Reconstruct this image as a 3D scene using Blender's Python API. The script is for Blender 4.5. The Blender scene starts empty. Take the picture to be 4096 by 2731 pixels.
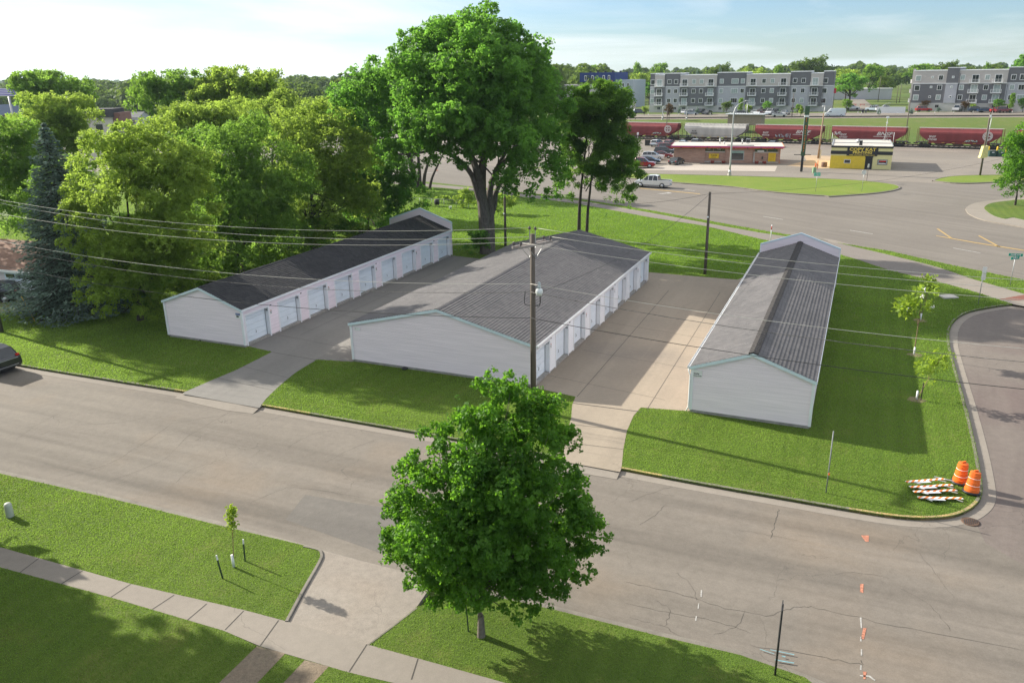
import bpy, bmesh, math, random
import numpy as np
from mathutils import Matrix, Vector
R = math.radians
scene = bpy.context.scene
col = scene.collection

# ------------------------------------------------------------------ camera, world, sun, exposure
F_PX, PITCH, ROLL, TH, CAM_H = 3211.997, 0.322065, -0.0149438, 0.408124, 18.0     # 4096 px wide frame
SUN_AZ, SUN_EL = 147.8, 26.2         # direction TOWARDS the sun, degrees counter-clockwise from +X
_f = np.array([0, math.cos(PITCH), -math.sin(PITCH)]); _u = np.array([0, math.sin(PITCH), math.cos(PITCH)]); _r = np.array([1., 0, 0])
CR = math.cos(ROLL)*_r + math.sin(ROLL)*_u; CU = -math.sin(ROLL)*_r + math.cos(ROLL)*_u; CF = _f
cam = bpy.data.cameras.new('camera'); co = bpy.data.objects.new('camera', cam); col.objects.link(co)
cam.sensor_width = 36; cam.lens = 36*F_PX/4096; cam.clip_end = 20000; cam.clip_start = .1
co.matrix_world = Matrix(((CR[0], CU[0], -CF[0], 0), (CR[1], CU[1], -CF[1], 0), (CR[2], CU[2], -CF[2], CAM_H), (0, 0, 0, 1)))
scene.camera = co
scene.view_settings.view_transform = 'Standard'; scene.view_settings.look = 'None'
scene.view_settings.exposure = 1.10; scene.view_settings.gamma = 1
scene.cycles.max_bounces = 6; scene.cycles.diffuse_bounces = 4; scene.cycles.glossy_bounces = 3
scene.cycles.transmission_bounces = 4; scene.cycles.transparent_max_bounces = 6; scene.cycles.volume_bounces = 1
scene.cycles.use_denoising = True
scene.cycles.denoising_prefilter = 'NONE'
scene.cycles.caustics_reflective = False; scene.cycles.caustics_refractive = False

world = bpy.data.worlds.new('World'); scene.world = world; world.use_nodes = True
wt = world.node_tree; bg = wt.nodes['Background']; bg.inputs[1].default_value = .06
sky = wt.nodes.new('ShaderNodeTexSky'); sky.sky_type = 'NISHITA'; sky.sun_disc = False
sky.sun_elevation = R(SUN_EL); sky.sun_rotation = R(90-SUN_AZ); sky.altitude = 200; sky.air_density = 1.0; sky.dust_density = .35; sky.ozone_density = 3.0
geo = wt.nodes.new('ShaderNodeTexCoord')
def wn(t, **k):
    n = wt.nodes.new(t)
    for a, b in k.items(): setattr(n, a, b)
    return n
sep = wn('ShaderNodeSeparateXYZ'); wt.links.new(geo.outputs['Generated'], sep.inputs[0])
# clouds lie on a flat layer: direction divided by its height above the horizon
zz = wn('ShaderNodeMath', operation='ADD'); zz.inputs[1].default_value = .10; wt.links.new(sep.outputs[2], zz.inputs[0])
zm = wn('ShaderNodeMath', operation='MAXIMUM'); zm.inputs[1].default_value = .03; wt.links.new(zz.outputs[0], zm.inputs[0])
dv = wn('ShaderNodeVectorMath', operation='DIVIDE'); wt.links.new(geo.outputs['Generated'], dv.inputs[0])
cmb = wn('ShaderNodeCombineXYZ')
for i in range(3): wt.links.new(zm.outputs[0], cmb.inputs[i])
wt.links.new(cmb.outputs[0], dv.inputs[1])
nz = wn('ShaderNodeTexNoise'); nz.inputs['Scale'].default_value = .34; nz.inputs['Detail'].default_value = 9; nz.inputs['Roughness'].default_value = .55; nz.inputs['Distortion'].default_value = .6
wt.links.new(dv.outputs[0], nz.inputs['Vector'])
# more cloud towards the sun's side (left of the picture)
sd = (math.cos(R(SUN_AZ)), math.sin(R(SUN_AZ)), .15)
dt = wn('ShaderNodeVectorMath', operation='DOT_PRODUCT'); dt.inputs[1].default_value = sd; wt.links.new(geo.outputs['Generated'], dt.inputs[0])
ml = wn('ShaderNodeMath', operation='MULTIPLY_ADD'); ml.inputs[1].default_value = .30; ml.inputs[2].default_value = -.17; wt.links.new(dt.outputs['Value'], ml.inputs[0])
ad = wn('ShaderNodeMath', operation='ADD'); wt.links.new(nz.outputs[0], ad.inputs[0]); wt.links.new(ml.outputs[0], ad.inputs[1])
rp = wn('ShaderNodeValToRGB'); rp.color_ramp.elements[0].position = .36; rp.color_ramp.elements[1].position = .62
wt.links.new(ad.outputs[0], rp.inputs[0])
mx = wn('ShaderNodeMixRGB'); mx.inputs[2].default_value = (8.2, 8.6, 8.8, 1)
cf = wn('ShaderNodeMath', operation='MULTIPLY'); cf.inputs[1].default_value = .85; wt.links.new(rp.outputs[0], cf.inputs[0])
st = wn('ShaderNodeMixRGB', blend_type='MULTIPLY'); st.inputs[0].default_value = 1; st.inputs[2].default_value = (.84, .97, 1.17, 1); wt.links.new(sky.outputs[0], st.inputs[1])
wt.links.new(cf.outputs[0], mx.inputs[0]); wt.links.new(st.outputs[0], mx.inputs[1])
# bright thin cloud cover added overhead, out of view, to raise the ambient light
rp2 = wn('ShaderNodeValToRGB'); rp2.color_ramp.elements[0].position = .16; rp2.color_ramp.elements[1].position = .5; rp2.color_ramp.elements[1].color = (.85, .85, .85, 1)
wt.links.new(sep.outputs[2], rp2.inputs[0])
mx2 = wn('ShaderNodeMixRGB'); mx2.inputs[2].default_value = (8.1, 8.3, 8.6, 1)
wt.links.new(rp2.outputs[0], mx2.inputs[0]); wt.links.new(mx.outputs[0], mx2.inputs[1]); wt.links.new(mx2.outputs[0], bg.inputs[0])
sun = bpy.data.lights.new('sun', 'SUN'); sun.energy = 4.3; sun.angle = R(.53); sun.color = (1, .94, .82)
so = bpy.data.objects.new('sun', sun); col.objects.link(so)
sdir = Vector((math.cos(R(SUN_EL))*math.cos(R(SUN_AZ)), math.cos(R(SUN_EL))*math.sin(R(SUN_AZ)), math.sin(R(SUN_EL))))
so.rotation_euler = sdir.to_track_quat('Z', 'Y').to_euler()

# ------------------------------------------------------------------ measuring helpers: photo pixel -> point of the place
def ray(x, y): return CF + CR*(x-2048)/F_PX - CU*(y-1365.5)/F_PX
def at(x, y, z=0.):                   # full-size pixel -> point at height z
    d = ray(x, y); return np.array([0, 0, CAM_H]) + d*((z-CAM_H)/d[2])
DS = 4096/2352.
def ad_(x, y, z=0.): return at(x*DS, y*DS, z)
def dep(x, y, Y):                     # point of the ray at world depth Y
    d = ray(x, y); return np.array([0, 0, CAM_H]) + d*(Y/d[1])
def tall(x, y, base):                 # height reached at pixel x,y above a base point
    d = ray(x, y); return CAM_H + d[2]*math.hypot(base[0], base[1])/math.hypot(d[0], d[1]) - base[2]
AU = np.array([math.cos(TH), -math.sin(TH), 0]); AV = np.array([math.sin(TH), math.cos(TH), 0])     # across / along the garage rows
# rising ground beyond the railway
RP0 = np.array([46.7, 222.5]); RD = np.array([.8502, -.5265]); RN = np.array([.5265, .8502])
TP0 = np.array([39.6, 271.7]); TD = np.array([.9397, -.342]); TN = np.array([.342, .9397])
def sst(t): t = np.clip(t, 0, 1); return t*t*(3-2*t)
def hz(x, y):
    x = np.asarray(x, float); y = np.asarray(y, float)
    a = (x-RP0[0])*RN[0]+(y-RP0[1])*RN[1]-6; b = (x-TP0[0])*TN[0]+(y-TP0[1])*TN[1]+4
    zt = np.clip(3.4+(x-40)/100*1.1, 2.6, 4.6)
    f = np.where(b >= 0, 1, np.clip(a, 0, None)/(np.clip(a, 0, None)+np.clip(-b, .01, None)))
    return zt*sst(np.where(a <= 0, 0, f))*sst((x+70)/70)
def atz(x, y):                        # pixel -> ground, wherever the ground is
    z = 0.
    for _ in range(12): p = at(x, y, z); z = float(hz(p[0], p[1]))
    return at(x, y, z)

# ------------------------------------------------------------------ materials
MATS = {}
def nodes(name):
    m = bpy.data.materials.new(name); m.use_nodes = True; MATS[name] = m
    t = m.node_tree; return m, t, t.nodes['Principled BSDF']
def nd(t, k, **kw):
    n = t.nodes.new(k)
    for a, b in kw.items():
        if a in ('operation', 'blend_type', 'feature', 'attribute_name', 'noise_dimensions', 'distance'): setattr(n, a, b)
        else: n.inputs[a.replace('_', ' ')].default_value = b
    return n
def sc(c, k): return (min(c[0]*k, 1), min(c[1]*k, 1), min(c[2]*k, 1), 1)
def mixc(t, fac, a, b, bt='MIX'):
    n = nd(t, 'ShaderNodeMixRGB', blend_type=bt)
    for i, v in enumerate((fac, a, b)):
        if hasattr(v, 'links') or hasattr(v, 'is_output'): t.links.new(v, n.inputs[i])
        else: n.inputs[i].default_value = v
    return n.outputs[0]
def ramp(t, src, a, b, ca=(0, 0, 0, 1), cb=(1, 1, 1, 1)):
    r = t.nodes.new('ShaderNodeValToRGB'); e = r.color_ramp.elements
    e[0].position = a; e[1].position = b; e[0].color = ca; e[1].color = cb; t.links.new(src, r.inputs[0]); return r.outputs[0]
def coord(t, stretch=None, rot=0):
    c = t.nodes.new('ShaderNodeTexCoord'); o = c.outputs['Object']
    if stretch:
        m = t.nodes.new('ShaderNodeMapping'); m.vector_type = 'TEXTURE'; m.inputs['Scale'].default_value = tuple(1/k for k in stretch); m.inputs['Rotation'].default_value = (0, 0, -rot); t.links.new(o, m.inputs[0]); o = m.outputs[0]
    return o
def noise(t, vec, s, d=4, r=.55, dist=0):
    n = nd(t, 'ShaderNodeTexNoise', Scale=s, Detail=d, Roughness=r, Distortion=dist); t.links.new(vec, n.inputs['Vector']); return n.outputs[0]
def bump(t, b, src, st, dist=.02):
    n = nd(t, 'ShaderNodeBump', Strength=st, Distance=dist); t.links.new(src, n.inputs['Height']); t.links.new(n.outputs[0], b.inputs['Normal'])
def M(name, c, rough=.6, metal=0, var=.12, s=3., bmp=0, bs=20, spec=.4, stretch=None, emit=0):
    if name in MATS: return MATS[name]
    m, t, b = nodes(name); v = coord(t, stretch)
    f = ramp(t, noise(t, v, s), .3, .7)
    t.links.new(mixc(t, f, sc(c, 1-var), sc(c, 1+var)), b.inputs['Base Color'])
    b.inputs['Roughness'].default_value = rough; b.inputs['Metallic'].default_value = metal; b.inputs['Specular IOR Level'].default_value = spec
    if bmp: bump(t, b, noise(t, v, bs, 5), bmp)
    return m
def pave(name, base, stain, speck=.25, rot=0, crack=0., streak=.35, tint=None, big=.07):
    m, t, b = nodes(name); v = coord(t); vs = coord(t, (.06, 1, 1), rot)
    c = mixc(t, ramp(t, noise(t, v, big, 5, .6, .5), .35, .68), sc(base, 1), sc(stain, 1))
    if tint: c = mixc(t, mixc(t, 1, ramp(t, noise(t, v, .11, 3), .52, .68), (.6, .6, .6, 1), 'MULTIPLY'), c, sc(tint, 1))
    c = mixc(t, mixc(t, 1, ramp(t, noise(t, vs, .55, 4), .45, .75), (streak, streak, streak, 1), 'MULTIPLY'), c, sc(base, .62))
    c = mixc(t, mixc(t, 1, ramp(t, noise(t, vs, .8, 3, .6, .4), .50, .8), (streak, streak, streak, 1), 'MULTIPLY'), c, sc(base, 1.3))
    g = noise(t, v, 26, 6, .8)
    c = mixc(t, speck, c, ramp(t, g, .25, .75, (.25, .25, .25, 1), (.95, .93, .9, 1)), 'OVERLAY')
    c = mixc(t, speck*.7, c, ramp(t, noise(t, v, 3.1, 5, .7), .3, .7, (.3, .3, .3, 1), (.7, .7, .7, 1)), 'OVERLAY')
    if crack:
        w = nd(t, 'ShaderNodeVectorMath', operation='ADD'); nn = nd(t, 'ShaderNodeTexNoise', Scale=.5, Detail=6.); t.links.new(v, nn.inputs['Vector'])
        sb = nd(t, 'ShaderNodeVectorMath', operation='SCALE', Scale=2.2); t.links.new(nn.outputs['Color'], sb.inputs[0]); t.links.new(v, w.inputs[0]); t.links.new(sb.outputs[0], w.inputs[1])
        for s_, wd, th_ in ((.20, .0026, .50), (.9, .008, .62)):
            vo = nd(t, 'ShaderNodeTexVoronoi', feature='DISTANCE_TO_EDGE', Scale=s_); t.links.new(w.outputs[0], vo.inputs['Vector'])
            cr = ramp(t, vo.outputs[0], wd*.35, wd, (1, 1, 1, 1), (0, 0, 0, 1))
            pm = ramp(t, noise(t, v, .16 if s_ < .5 else .12, 3), th_, th_+.08)
            f = mixc(t, 1, mixc(t, 1, cr, pm, 'MULTIPLY'), (crack, crack, crack, 1), 'MULTIPLY')
            c = mixc(t, f, c, (.035, .032, .03, 1))
    t.links.new(c, b.inputs['Base Color']); b.inputs['Roughness'].default_value = .9; b.inputs['Specular IOR Level'].default_value = .25
    bump(t, b, g, .35, .012); return m
def grassy(name, a, b_, c_, sc1=.12, mow=0):
    m, t, b = nodes(name); v = coord(t)
    c = mixc(t, ramp(t, noise(t, v, sc1, 5, .6), .35, .65), sc(a, 1), sc(b_, 1))
    c = mixc(t, ramp(t, noise(t, v, .45, 4, .65), .52, .78), c, sc(c_, 1))
    c = mixc(t, .55, c, ramp(t, noise(t, v, 7, 6, .8), .25, .75, (.2, .22, .2, 1), (.85, .85, .75, 1)), 'OVERLAY')
    if mow:
        mp = coord(t, (1, 1, 1), TH); wv = nd(t, 'ShaderNodeTexWave', Scale=.32, Distortion=1.2, Detail=2.); t.links.new(mp, wv.inputs['Vector'])
        c = mixc(t, ramp(t, wv.outputs[1], .2, .8, (0, 0, 0, 1), (mow, mow, mow, 1)), c, sc(a, .6))
    t.links.new(c, b.inputs['Base Color']); b.inputs['Roughness'].default_value = .85; b.inputs['Specular IOR Level'].default_value = .15
    bump(t, b, noise(t, v, 16, 6, .8), .8, .06); return m
def leafy(name, dark, light, trans, tf=.35, rough=.5, spec=.35):
    m, t, b = nodes(name)
    a = nd(t, 'ShaderNodeAttribute', attribute_name='tint')
    c = mixc(t, a.outputs['Fac'], sc(dark, 1), sc(light, 1))
    t.links.new(c, b.inputs['Base Color']); b.inputs['Roughness'].default_value = rough; b.inputs['Specular IOR Level'].default_value = spec
    tr = t.nodes.new('ShaderNodeBsdfTranslucent'); t.links.new(mixc(t, a.outputs['Fac'], sc(trans, .75), sc(trans, 1.2)), tr.inputs[0])
    mx = t.nodes.new('ShaderNodeMixShader'); mx.inputs[0].default_value = tf
    t.links.new(b.outputs[0], mx.inputs[1]); t.links.new(tr.outputs[0], mx.inputs[2]); t.links.new(mx.outputs[0], t.nodes['Material Output'].inputs[0]); return m

m_street = pave('street asphalt', (0.160, 0.141, 0.121), (0.192, 0.170, 0.144), .34, rot=R(23), crack=.4, tint=(0.211, 0.165, 0.122), streak=.85)
m_side = pave('side street asphalt', (0.169, 0.146, 0.128), (0.134, 0.109, 0.100), .35, rot=R(-60), crack=.5, tint=(0.126, 0.093, 0.088))
m_ave = pave('avenue asphalt', (0.183, 0.164, 0.142), (0.158, 0.140, 0.122), .2, rot=R(56), crack=.25, streak=.5)
m_lot = pave('parking lot paving', (.225, .198, .168), (.178, .158, .138), .3, rot=R(20), crack=.6)
m_pad = pave('driveway concrete', (0.205, 0.194, 0.179), (0.171, 0.163, 0.152), .22, rot=R(-66), crack=.25, streak=.3, tint=(0.152, 0.141, 0.125), big=.12)
m_padw = pave('warm driveway concrete', (0.304, 0.255, 0.198), (0.255, 0.217, 0.171), .22, rot=R(-66), crack=.22, streak=.3, tint=(0.190, 0.167, 0.144), big=.12)
m_walk = pave('pavement concrete', (0.258, 0.228, 0.194), (0.220, 0.194, 0.167), .25, rot=R(23), crack=.3, streak=.25)
m_drive = pave('gravelly drive concrete', (.255, .228, .198), (.235, .205, .175), .45, rot=R(23), crack=.3, streak=.2, tint=(.26, .21, .165))
m_kerb = pave('kerb concrete', (0.213, 0.194, 0.167), (0.152, 0.137, 0.118), .45, rot=R(23), crack=.5, streak=.3, big=.5)
m_grassi = grassy('island turf', (.13, .19, .028), (.165, .215, .036), (.20, .215, .055), .10)
m_kerby = pave('faded yellow kerb paint', (.46, .32, .14), (.30, .235, .155), .4, streak=.3, big=.9)
m_path = pave('shared path asphalt', (0.210, 0.185, 0.164), (0.182, 0.161, 0.143), .25, rot=R(56), crack=.3)
m_gravel = pave('railway ballast', (.23, .20, .175), (.165, .145, .13), .7, streak=.3)
m_sand = pave('bare sand', (.42, .31, .20), (.34, .25, .165), .3)
m_seam = M('joint filler', (.07, .063, .055), .95)
m_grass = grassy('lawn turf', (.078, .132, .022), (.115, .162, .03), (.165, .175, .048), .12, .2)
m_grassb = grassy('bright lawn turf', (.082, .15, .018), (.10, .17, .024), (.13, .165, .036), .10)
m_terr = grassy('rough ground', (.075, .125, .026), (.12, .15, .035), (.16, .155, .065), .02)
m_grav2 = grassy('drive strip dirt', (.22, .17, .13), (.25, .20, .155), (.15, .15, .08), .4)

m_siding = M('pinkish white vinyl siding', (.86, .76, .79), .55, var=.08, s=1., stretch=(.35, .35, 9.8))
m_trim = M('white painted trim', (.82, .83, .84), .5, var=.05, s=1)
m_fascia = M('pale blue white fascia', (.64, .76, .80), .45, var=.04, s=1)
m_door = M('white garage door', (.78, .85, .90), .45, var=.05, s=.8)
m_found = M('foundation concrete', (.30, .285, .26), .9, var=.2, s=4, bmp=.3)
m_black = M('black plastic', (.02, .02, .022), .5)
m_dark = M('dark steel', (.035, .033, .032), .6, var=.3)
m_steel = M('galvanised steel', (.42, .43, .43), .45, .5, var=.15, s=6)
m_white = M('white paint', (.78, .78, .77), .45, var=.05)
m_glass = M('dark window glass', (.025, .03, .034), .06, spec=.8, var=.2)
m_rubber = M('tyre rubber', (.022, .022, .022), .85)
m_rim = M('wheel rim alloy', (.5, .5, .51), .35, .7)
m_red = M('red lens', (.55, .02, .015), .25)
m_lamp = M('clear lens', (.75, .74, .7), .2)
m_wire = M('weathered aluminium wire', (.55, .53, .47), .5, .1)
m_wireb = M('black cable', (.035, .035, .035), .6)
m_orange = M('safety orange', (.80, .155, .02), .5, var=.08)
m_refl = M('reflective white', (.82, .80, .78), .4, var=.04)
m_yellow = M('sign yellow', (.75, .50, .02), .5, var=.06)
m_green = M('street sign green', (.0, .30, .20), .45, var=.05)
def wood(name, a, b_):
    m, t, b = nodes(name); v = coord(t, (1, 1, .06))
    t.links.new(mixc(t, ramp(t, noise(t, v, 22, 6, .7), .3, .7), sc(a, 1), sc(b_, 1)), b.inputs['Base Color']); b.inputs['Roughness'].default_value = .9
    bump(t, b, noise(t, v, 30, 5, .7), .6, .01); return m
m_pole = wood('weathered pole timber', (.085, .068, .055), (.15, .125, .10))
m_polel = wood('pale pole timber', (.24, .16, .10), (.33, .235, .16))
m_arm = wood('grey crossarm timber', (.22, .19, .175), (.34, .30, .28))
def barkm(name, a, b_):
    m, t, b = nodes(name); v = coord(t, (1, 1, .22))
    n = noise(t, v, 9, 6, .75, .8)
    t.links.new(mixc(t, ramp(t, n, .35, .65), sc(a, 1), sc(b_, 1)), b.inputs['Base Color']); b.inputs['Roughness'].default_value = .95
    bump(t, b, n, 1, .06); return m
m_bark = barkm('furrowed grey bark', (.07, .058, .048), (.19, .165, .14))
m_barkd = barkm('dark bark', (.035, .028, .023), (.085, .068, .055))
m_lcot = leafy('cottonwood leaf', (.045, .115, .018), (.105, .21, .036), (.28, .58, .07), .47, .55, .15)
m_lbox = leafy('box elder leaf', (.095, .155, .024), (.19, .26, .052), (.48, .66, .095), .5, .6, .1)
m_lmid = leafy('grove leaf', (.065, .135, .022), (.14, .23, .046), (.36, .60, .08), .47, .6, .1)
m_loc = leafy('locust leaf', (.045, .105, .02), (.095, .17, .032), (.24, .46, .05), .44, .6, .1)
m_lmap = leafy('maple leaf', (.038, .105, .014), (.098, .20, .028), (.25, .54, .034), .46, .5, .18)
m_lspr = leafy('blue spruce needle', (.11, .17, .13), (.23, .31, .25), (.19, .28, .19), .22, .7, .15)
m_lsap = leafy('young bright leaf', (.16, .26, .025), (.30, .42, .05), (.45, .60, .05), .46)
m_lfar = leafy('far tree leaf', (.06, .115, .024), (.125, .185, .038), (.20, .30, .035), .4, .7, .1)
m_lred = leafy('bronze leaf', (.10, .055, .028), (.16, .105, .045), (.16, .10, .035), .3, .7, .1)
m_blade = leafy('grass blade', (.095, .168, .03), (.165, .236, .054), (.39, .59, .09), .42, .8, .06)
m_bladeb = leafy('sunny grass blade', (.09, .172, .02), (.15, .23, .036), (.36, .57, .06), .44, .8, .06)
m_petal = M('white blossom', (.8, .78, .74), .7)
def roofm(name, a, b_):
    m, t, b = nodes(name); v = coord(t)
    br = nd(t, 'ShaderNodeTexBrick', Scale=1., Mortar_Size=.0, Brick_Width=.32, Row_Height=.2); br.inputs['Color1'].default_value = sc(a, 1); br.inputs['Color2'].default_value = sc(b_, 1); br.offset = .43
    t.links.new(v, br.inputs['Vector'])
    c = mixc(t, .5, br.outputs[0], ramp(t, noise(t, v, 55, 4, .8), .25, .75, (.2, .2, .2, 1), (.8, .8, .8, 1)), 'OVERLAY')
    c = mixc(t, .2, c, ramp(t, noise(t, v, .5, 4, .6), .35, .7, (.3, .3, .3, 1), (.75, .72, .7, 1)), 'OVERLAY')
    t.links.new(c, b.inputs['Base Color']); b.inputs['Roughness'].default_value = .9; b.inputs['Specular IOR Level'].default_value = .25
    bump(t, b, noise(t, v, 60, 3, .8), .5, .01); return m
m_roof = roofm('weathered grey asphalt shingle', (.112, .108, .110), (.150, .143, .144))
m_roofd = roofm('dark asphalt shingle', (.036, .036, .040), (.056, .055, .058))
m_ridge = M('dark ridge cap shingle', (.05, .045, .043), .9, var=.35, s=5, bmp=.5)
m_roofb = roofm('brown asphalt shingle', (.19, .115, .085), (.25, .155, .11))

# ------------------------------------------------------------------ mesh helpers
class MB:
    def __init__(s): s.v = []; s.f = []; s.m = []; s.mats = []; s.xf = None; s.sm = []
    def mi(s, m):
        if m not in s.mats: s.mats.append(m)
        return s.mats.index(m)
    def add(s, vs, fs, m, smooth=False):
        o = len(s.v)
        for p in vs:
            p = Vector(p)
            if s.xf is not None: p = s.xf @ p
            s.v.append(tuple(p))
        k = s.mi(m)
        for f in fs: s.f.append([i+o for i in f]); s.m.append(k); s.sm.append(smooth)
        return s
    def box(s, c, d, m, rz=0, tz=None):
        x, y, z = d[0]/2, d[1]/2, d[2]/2; cs, sn = math.cos(rz), math.sin(rz)
        vs = [(c[0]+a*x*cs-b*y*sn, c[1]+a*x*sn+b*y*cs, c[2]+e*z) for e in (-1, 1) for a, b in ((-1, -1), (1, -1), (1, 1), (-1, 1))]
        return s.add(vs, [(0, 3, 2, 1), (4, 5, 6, 7), (0, 1, 5, 4), (1, 2, 6, 5), (2, 3, 7, 6), (3, 0, 4, 7)], m)
    def bar(s, a, b, w, h, m):        # rectangular bar between two points
        a = Vector(a); b = Vector(b); d = (b-a).normalized(); u = d.cross(Vector((0, 0, 1)))
        u = Vector((1, 0, 0)) if u.length < 1e-4 else u.normalized(); n = u.cross(d)
        vs = [p+u*(i*w/2)+n*(j*h/2) for p in (a, b) for i, j in ((-1, -1), (1, -1), (1, 1), (-1, 1))]
        return s.add(vs, [(0, 1, 2, 3), (7, 6, 5, 4), (0, 4, 5, 1), (1, 5, 6, 2), (2, 6, 7, 3), (3, 7, 4, 0)], m)
    def tube(s, pts, rad, m, n=8, cap=True):
        pts = [Vector(p) for p in pts]; k = len(pts); rad = rad if hasattr(rad, '__len__') else [rad]*k
        vs = []; fs = []; u = None
        for i, p in enumerate(pts):
            d = (pts[min(i+1, k-1)]-pts[max(i-1, 0)]).normalized()
            u = d.orthogonal().normalized() if u is None else (u-d*u.dot(d)).normalized()
            w = d.cross(u)
            for j in range(n):
                a = 2*math.pi*j/n; vs.append(p+(u*math.cos(a)+w*math.sin(a))*rad[i])
        for i in range(k-1):
            for j in range(n): fs.append((i*n+j, i*n+(j+1) % n, (i+1)*n+(j+1) % n, (i+1)*n+j))
        if cap: fs += [tuple(range(n))[::-1], tuple(range((k-1)*n, k*n))]
        return s.add(vs, fs, m, True)
    def lathe(s, c, prof, m, n=16):   # prof: list of (radius, z)
        vs = [(c[0]+r*math.cos(2*math.pi*j/n), c[1]+r*math.sin(2*math.pi*j/n), c[2]+z) for r, z in prof for j in range(n)]
        fs = [(i*n+j, i*n+(j+1) % n, (i+1)*n+(j+1) % n, (i+1)*n+j) for i in range(len(prof)-1) for j in range(n)]
        fs += [tuple(range(n))[::-1], tuple(range((len(prof)-1)*n, len(prof)*n))]
        return s.add(vs, fs, m, True)
    def prism(s, pts, z0, z1, m, bottom=True):
        n = len(pts); a = sum(pts[i][0]*pts[(i+1) % n][1]-pts[(i+1) % n][0]*pts[i][1] for i in range(n))
        if a < 0: pts = pts[::-1]
        vs = [(p[0], p[1], z0) for p in pts]+[(p[0], p[1], z1) for p in pts]
        fs = [tuple(range(n, 2*n))]+[(i, (i+1) % n, n+(i+1) % n, n+i) for i in range(n)]
        if bottom: fs.append(tuple(range(n))[::-1])
        return s.add(vs, fs, m)
    def ext(s, prof, w, m, axis='y'): # side outline (x,z) with half width per point, closed across y
        n = len(prof); w = w if hasattr(w, '__len__') else [w]*n
        vs = [(p[0], -w[i], p[1]) for i, p in enumerate(prof)]+[(p[0], w[i], p[1]) for i, p in enumerate(prof)]
        fs = [tuple(range(n)), tuple(range(n, 2*n))[::-1]]+[(i, n+i, n+(i+1) % n, (i+1) % n) for i in range(n)]
        return s.add(vs, fs, m)
    def build(s, name, parent=None, loc=None, rz=0, bevel=0, fix=True):
        me = bpy.data.meshes.new(name); me.from_pydata(s.v, [], s.f)
        for m in s.mats: me.materials.append(m)
        me.polygons.foreach_set('material_index', s.m); me.polygons.foreach_set('use_smooth', s.sm)
        if fix:
            bm = bmesh.new(); bm.from_mesh(me); bmesh.ops.recalc_face_normals(bm, faces=bm.faces)
            if bevel: bmesh.ops.bevel(bm, geom=[e for e in bm.edges if e.calc_face_angle(0) > .5], offset=bevel, segments=2, affect='EDGES', profile=.6)
            bm.to_mesh(me); bm.free()
        me.update(); o = bpy.data.objects.new(name, me); col.objects.link(o)
        if parent: o.parent = parent
        if loc is not None: o.location = loc
        if rz: o.rotation_euler = (0, 0, rz)
        return o
def tag(o, label=None, cat=None, group=None, kind=None):
    if label: o['label'] = label
    if cat: o['category'] = cat
    if group: o['group'] = group
    if kind: o['kind'] = kind
    return o
def thing(name, label, cat, loc=(0, 0, 0), rz=0, group=None):
    o = bpy.data.objects.new(name, None); col.objects.link(o); o.location = tuple(loc); o.rotation_euler = (0, 0, rz); o.empty_display_size = .3
    return tag(o, label, cat, group)
def kids(o): return [c for c in bpy.data.objects if c.parent == o]
def copy_tree(o, parent=None):
    c = o.copy(); col.objects.link(c); c.parent = parent
    for ch in kids(o): copy_tree(ch, c)
    return c
def raw(name, V, F4, mats, parent=None, mi=None, tint=None):      # big quad meshes straight from arrays
    me = bpy.data.meshes.new(name); nv = len(V); nf = len(F4)
    me.vertices.add(nv); me.vertices.foreach_set('co', np.ascontiguousarray(V, np.float32).ravel())
    k = F4.shape[1]
    me.loops.add(nf*k); me.loops.foreach_set('vertex_index', np.ascontiguousarray(F4, np.int32).ravel())
    me.polygons.add(nf); me.polygons.foreach_set('loop_start', np.arange(0, nf*k, k, dtype=np.int32))
    for m in mats: me.materials.append(m)
    if mi is not None: me.polygons.foreach_set('material_index', np.ascontiguousarray(mi, np.int32))
    if tint is not None:
        a = me.attributes.new('tint', 'FLOAT', 'POINT'); a.data.foreach_set('value', np.ascontiguousarray(tint, np.float32))
    me.update(calc_edges=True); o = bpy.data.objects.new(name, me); col.objects.link(o)
    if parent: o.parent = parent
    return o
FONT_CACHE = {}
def text(body, size, m, parent, loc, xdir, ydir, name='lettering', ex=.004, align='CENTER', bold=0, sx=1, shear=0):
    cu = bpy.data.curves.new('t', 'FONT'); cu.body = body; cu.size = size; cu.align_x = align; cu.align_y = 'CENTER'; cu.extrude = ex; cu.offset = bold; cu.resolution_u = 2; cu.shear = shear
    o = bpy.data.objects.new('t', cu); col.objects.link(o); dg = bpy.context.evaluated_depsgraph_get(); me = bpy.data.meshes.new_from_object(o.evaluated_get(dg)); bpy.data.objects.remove(o); bpy.data.curves.remove(cu)
    me.materials.clear(); me.materials.append(m); me.name = name
    xd = Vector(xdir).normalized(); yd = Vector(ydir).normalized(); zd = xd.cross(yd)
    me.transform(Matrix(((xd[0]*sx, yd[0], zd[0], loc[0]), (xd[1]*sx, yd[1], zd[1], loc[1]), (xd[2]*sx, yd[2], zd[2], loc[2]), (0, 0, 0, 1))))
    o = bpy.data.objects.new(name, me); col.objects.link(o); o.parent = parent; return o
def inside(P, poly):
    x, y = P[:, 0], P[:, 1]; r = np.zeros(len(P), bool); j = len(poly)-1
    for i in range(len(poly)):
        xi, yi = poly[i][:2]; xj, yj = poly[j][:2]
        c = ((yi > y) != (yj > y)) & (x < (xj-xi)*(y-yi)/((yj-yi) if yj != yi else 1e-9)+xi); r ^= c; j = i
    return r
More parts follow.
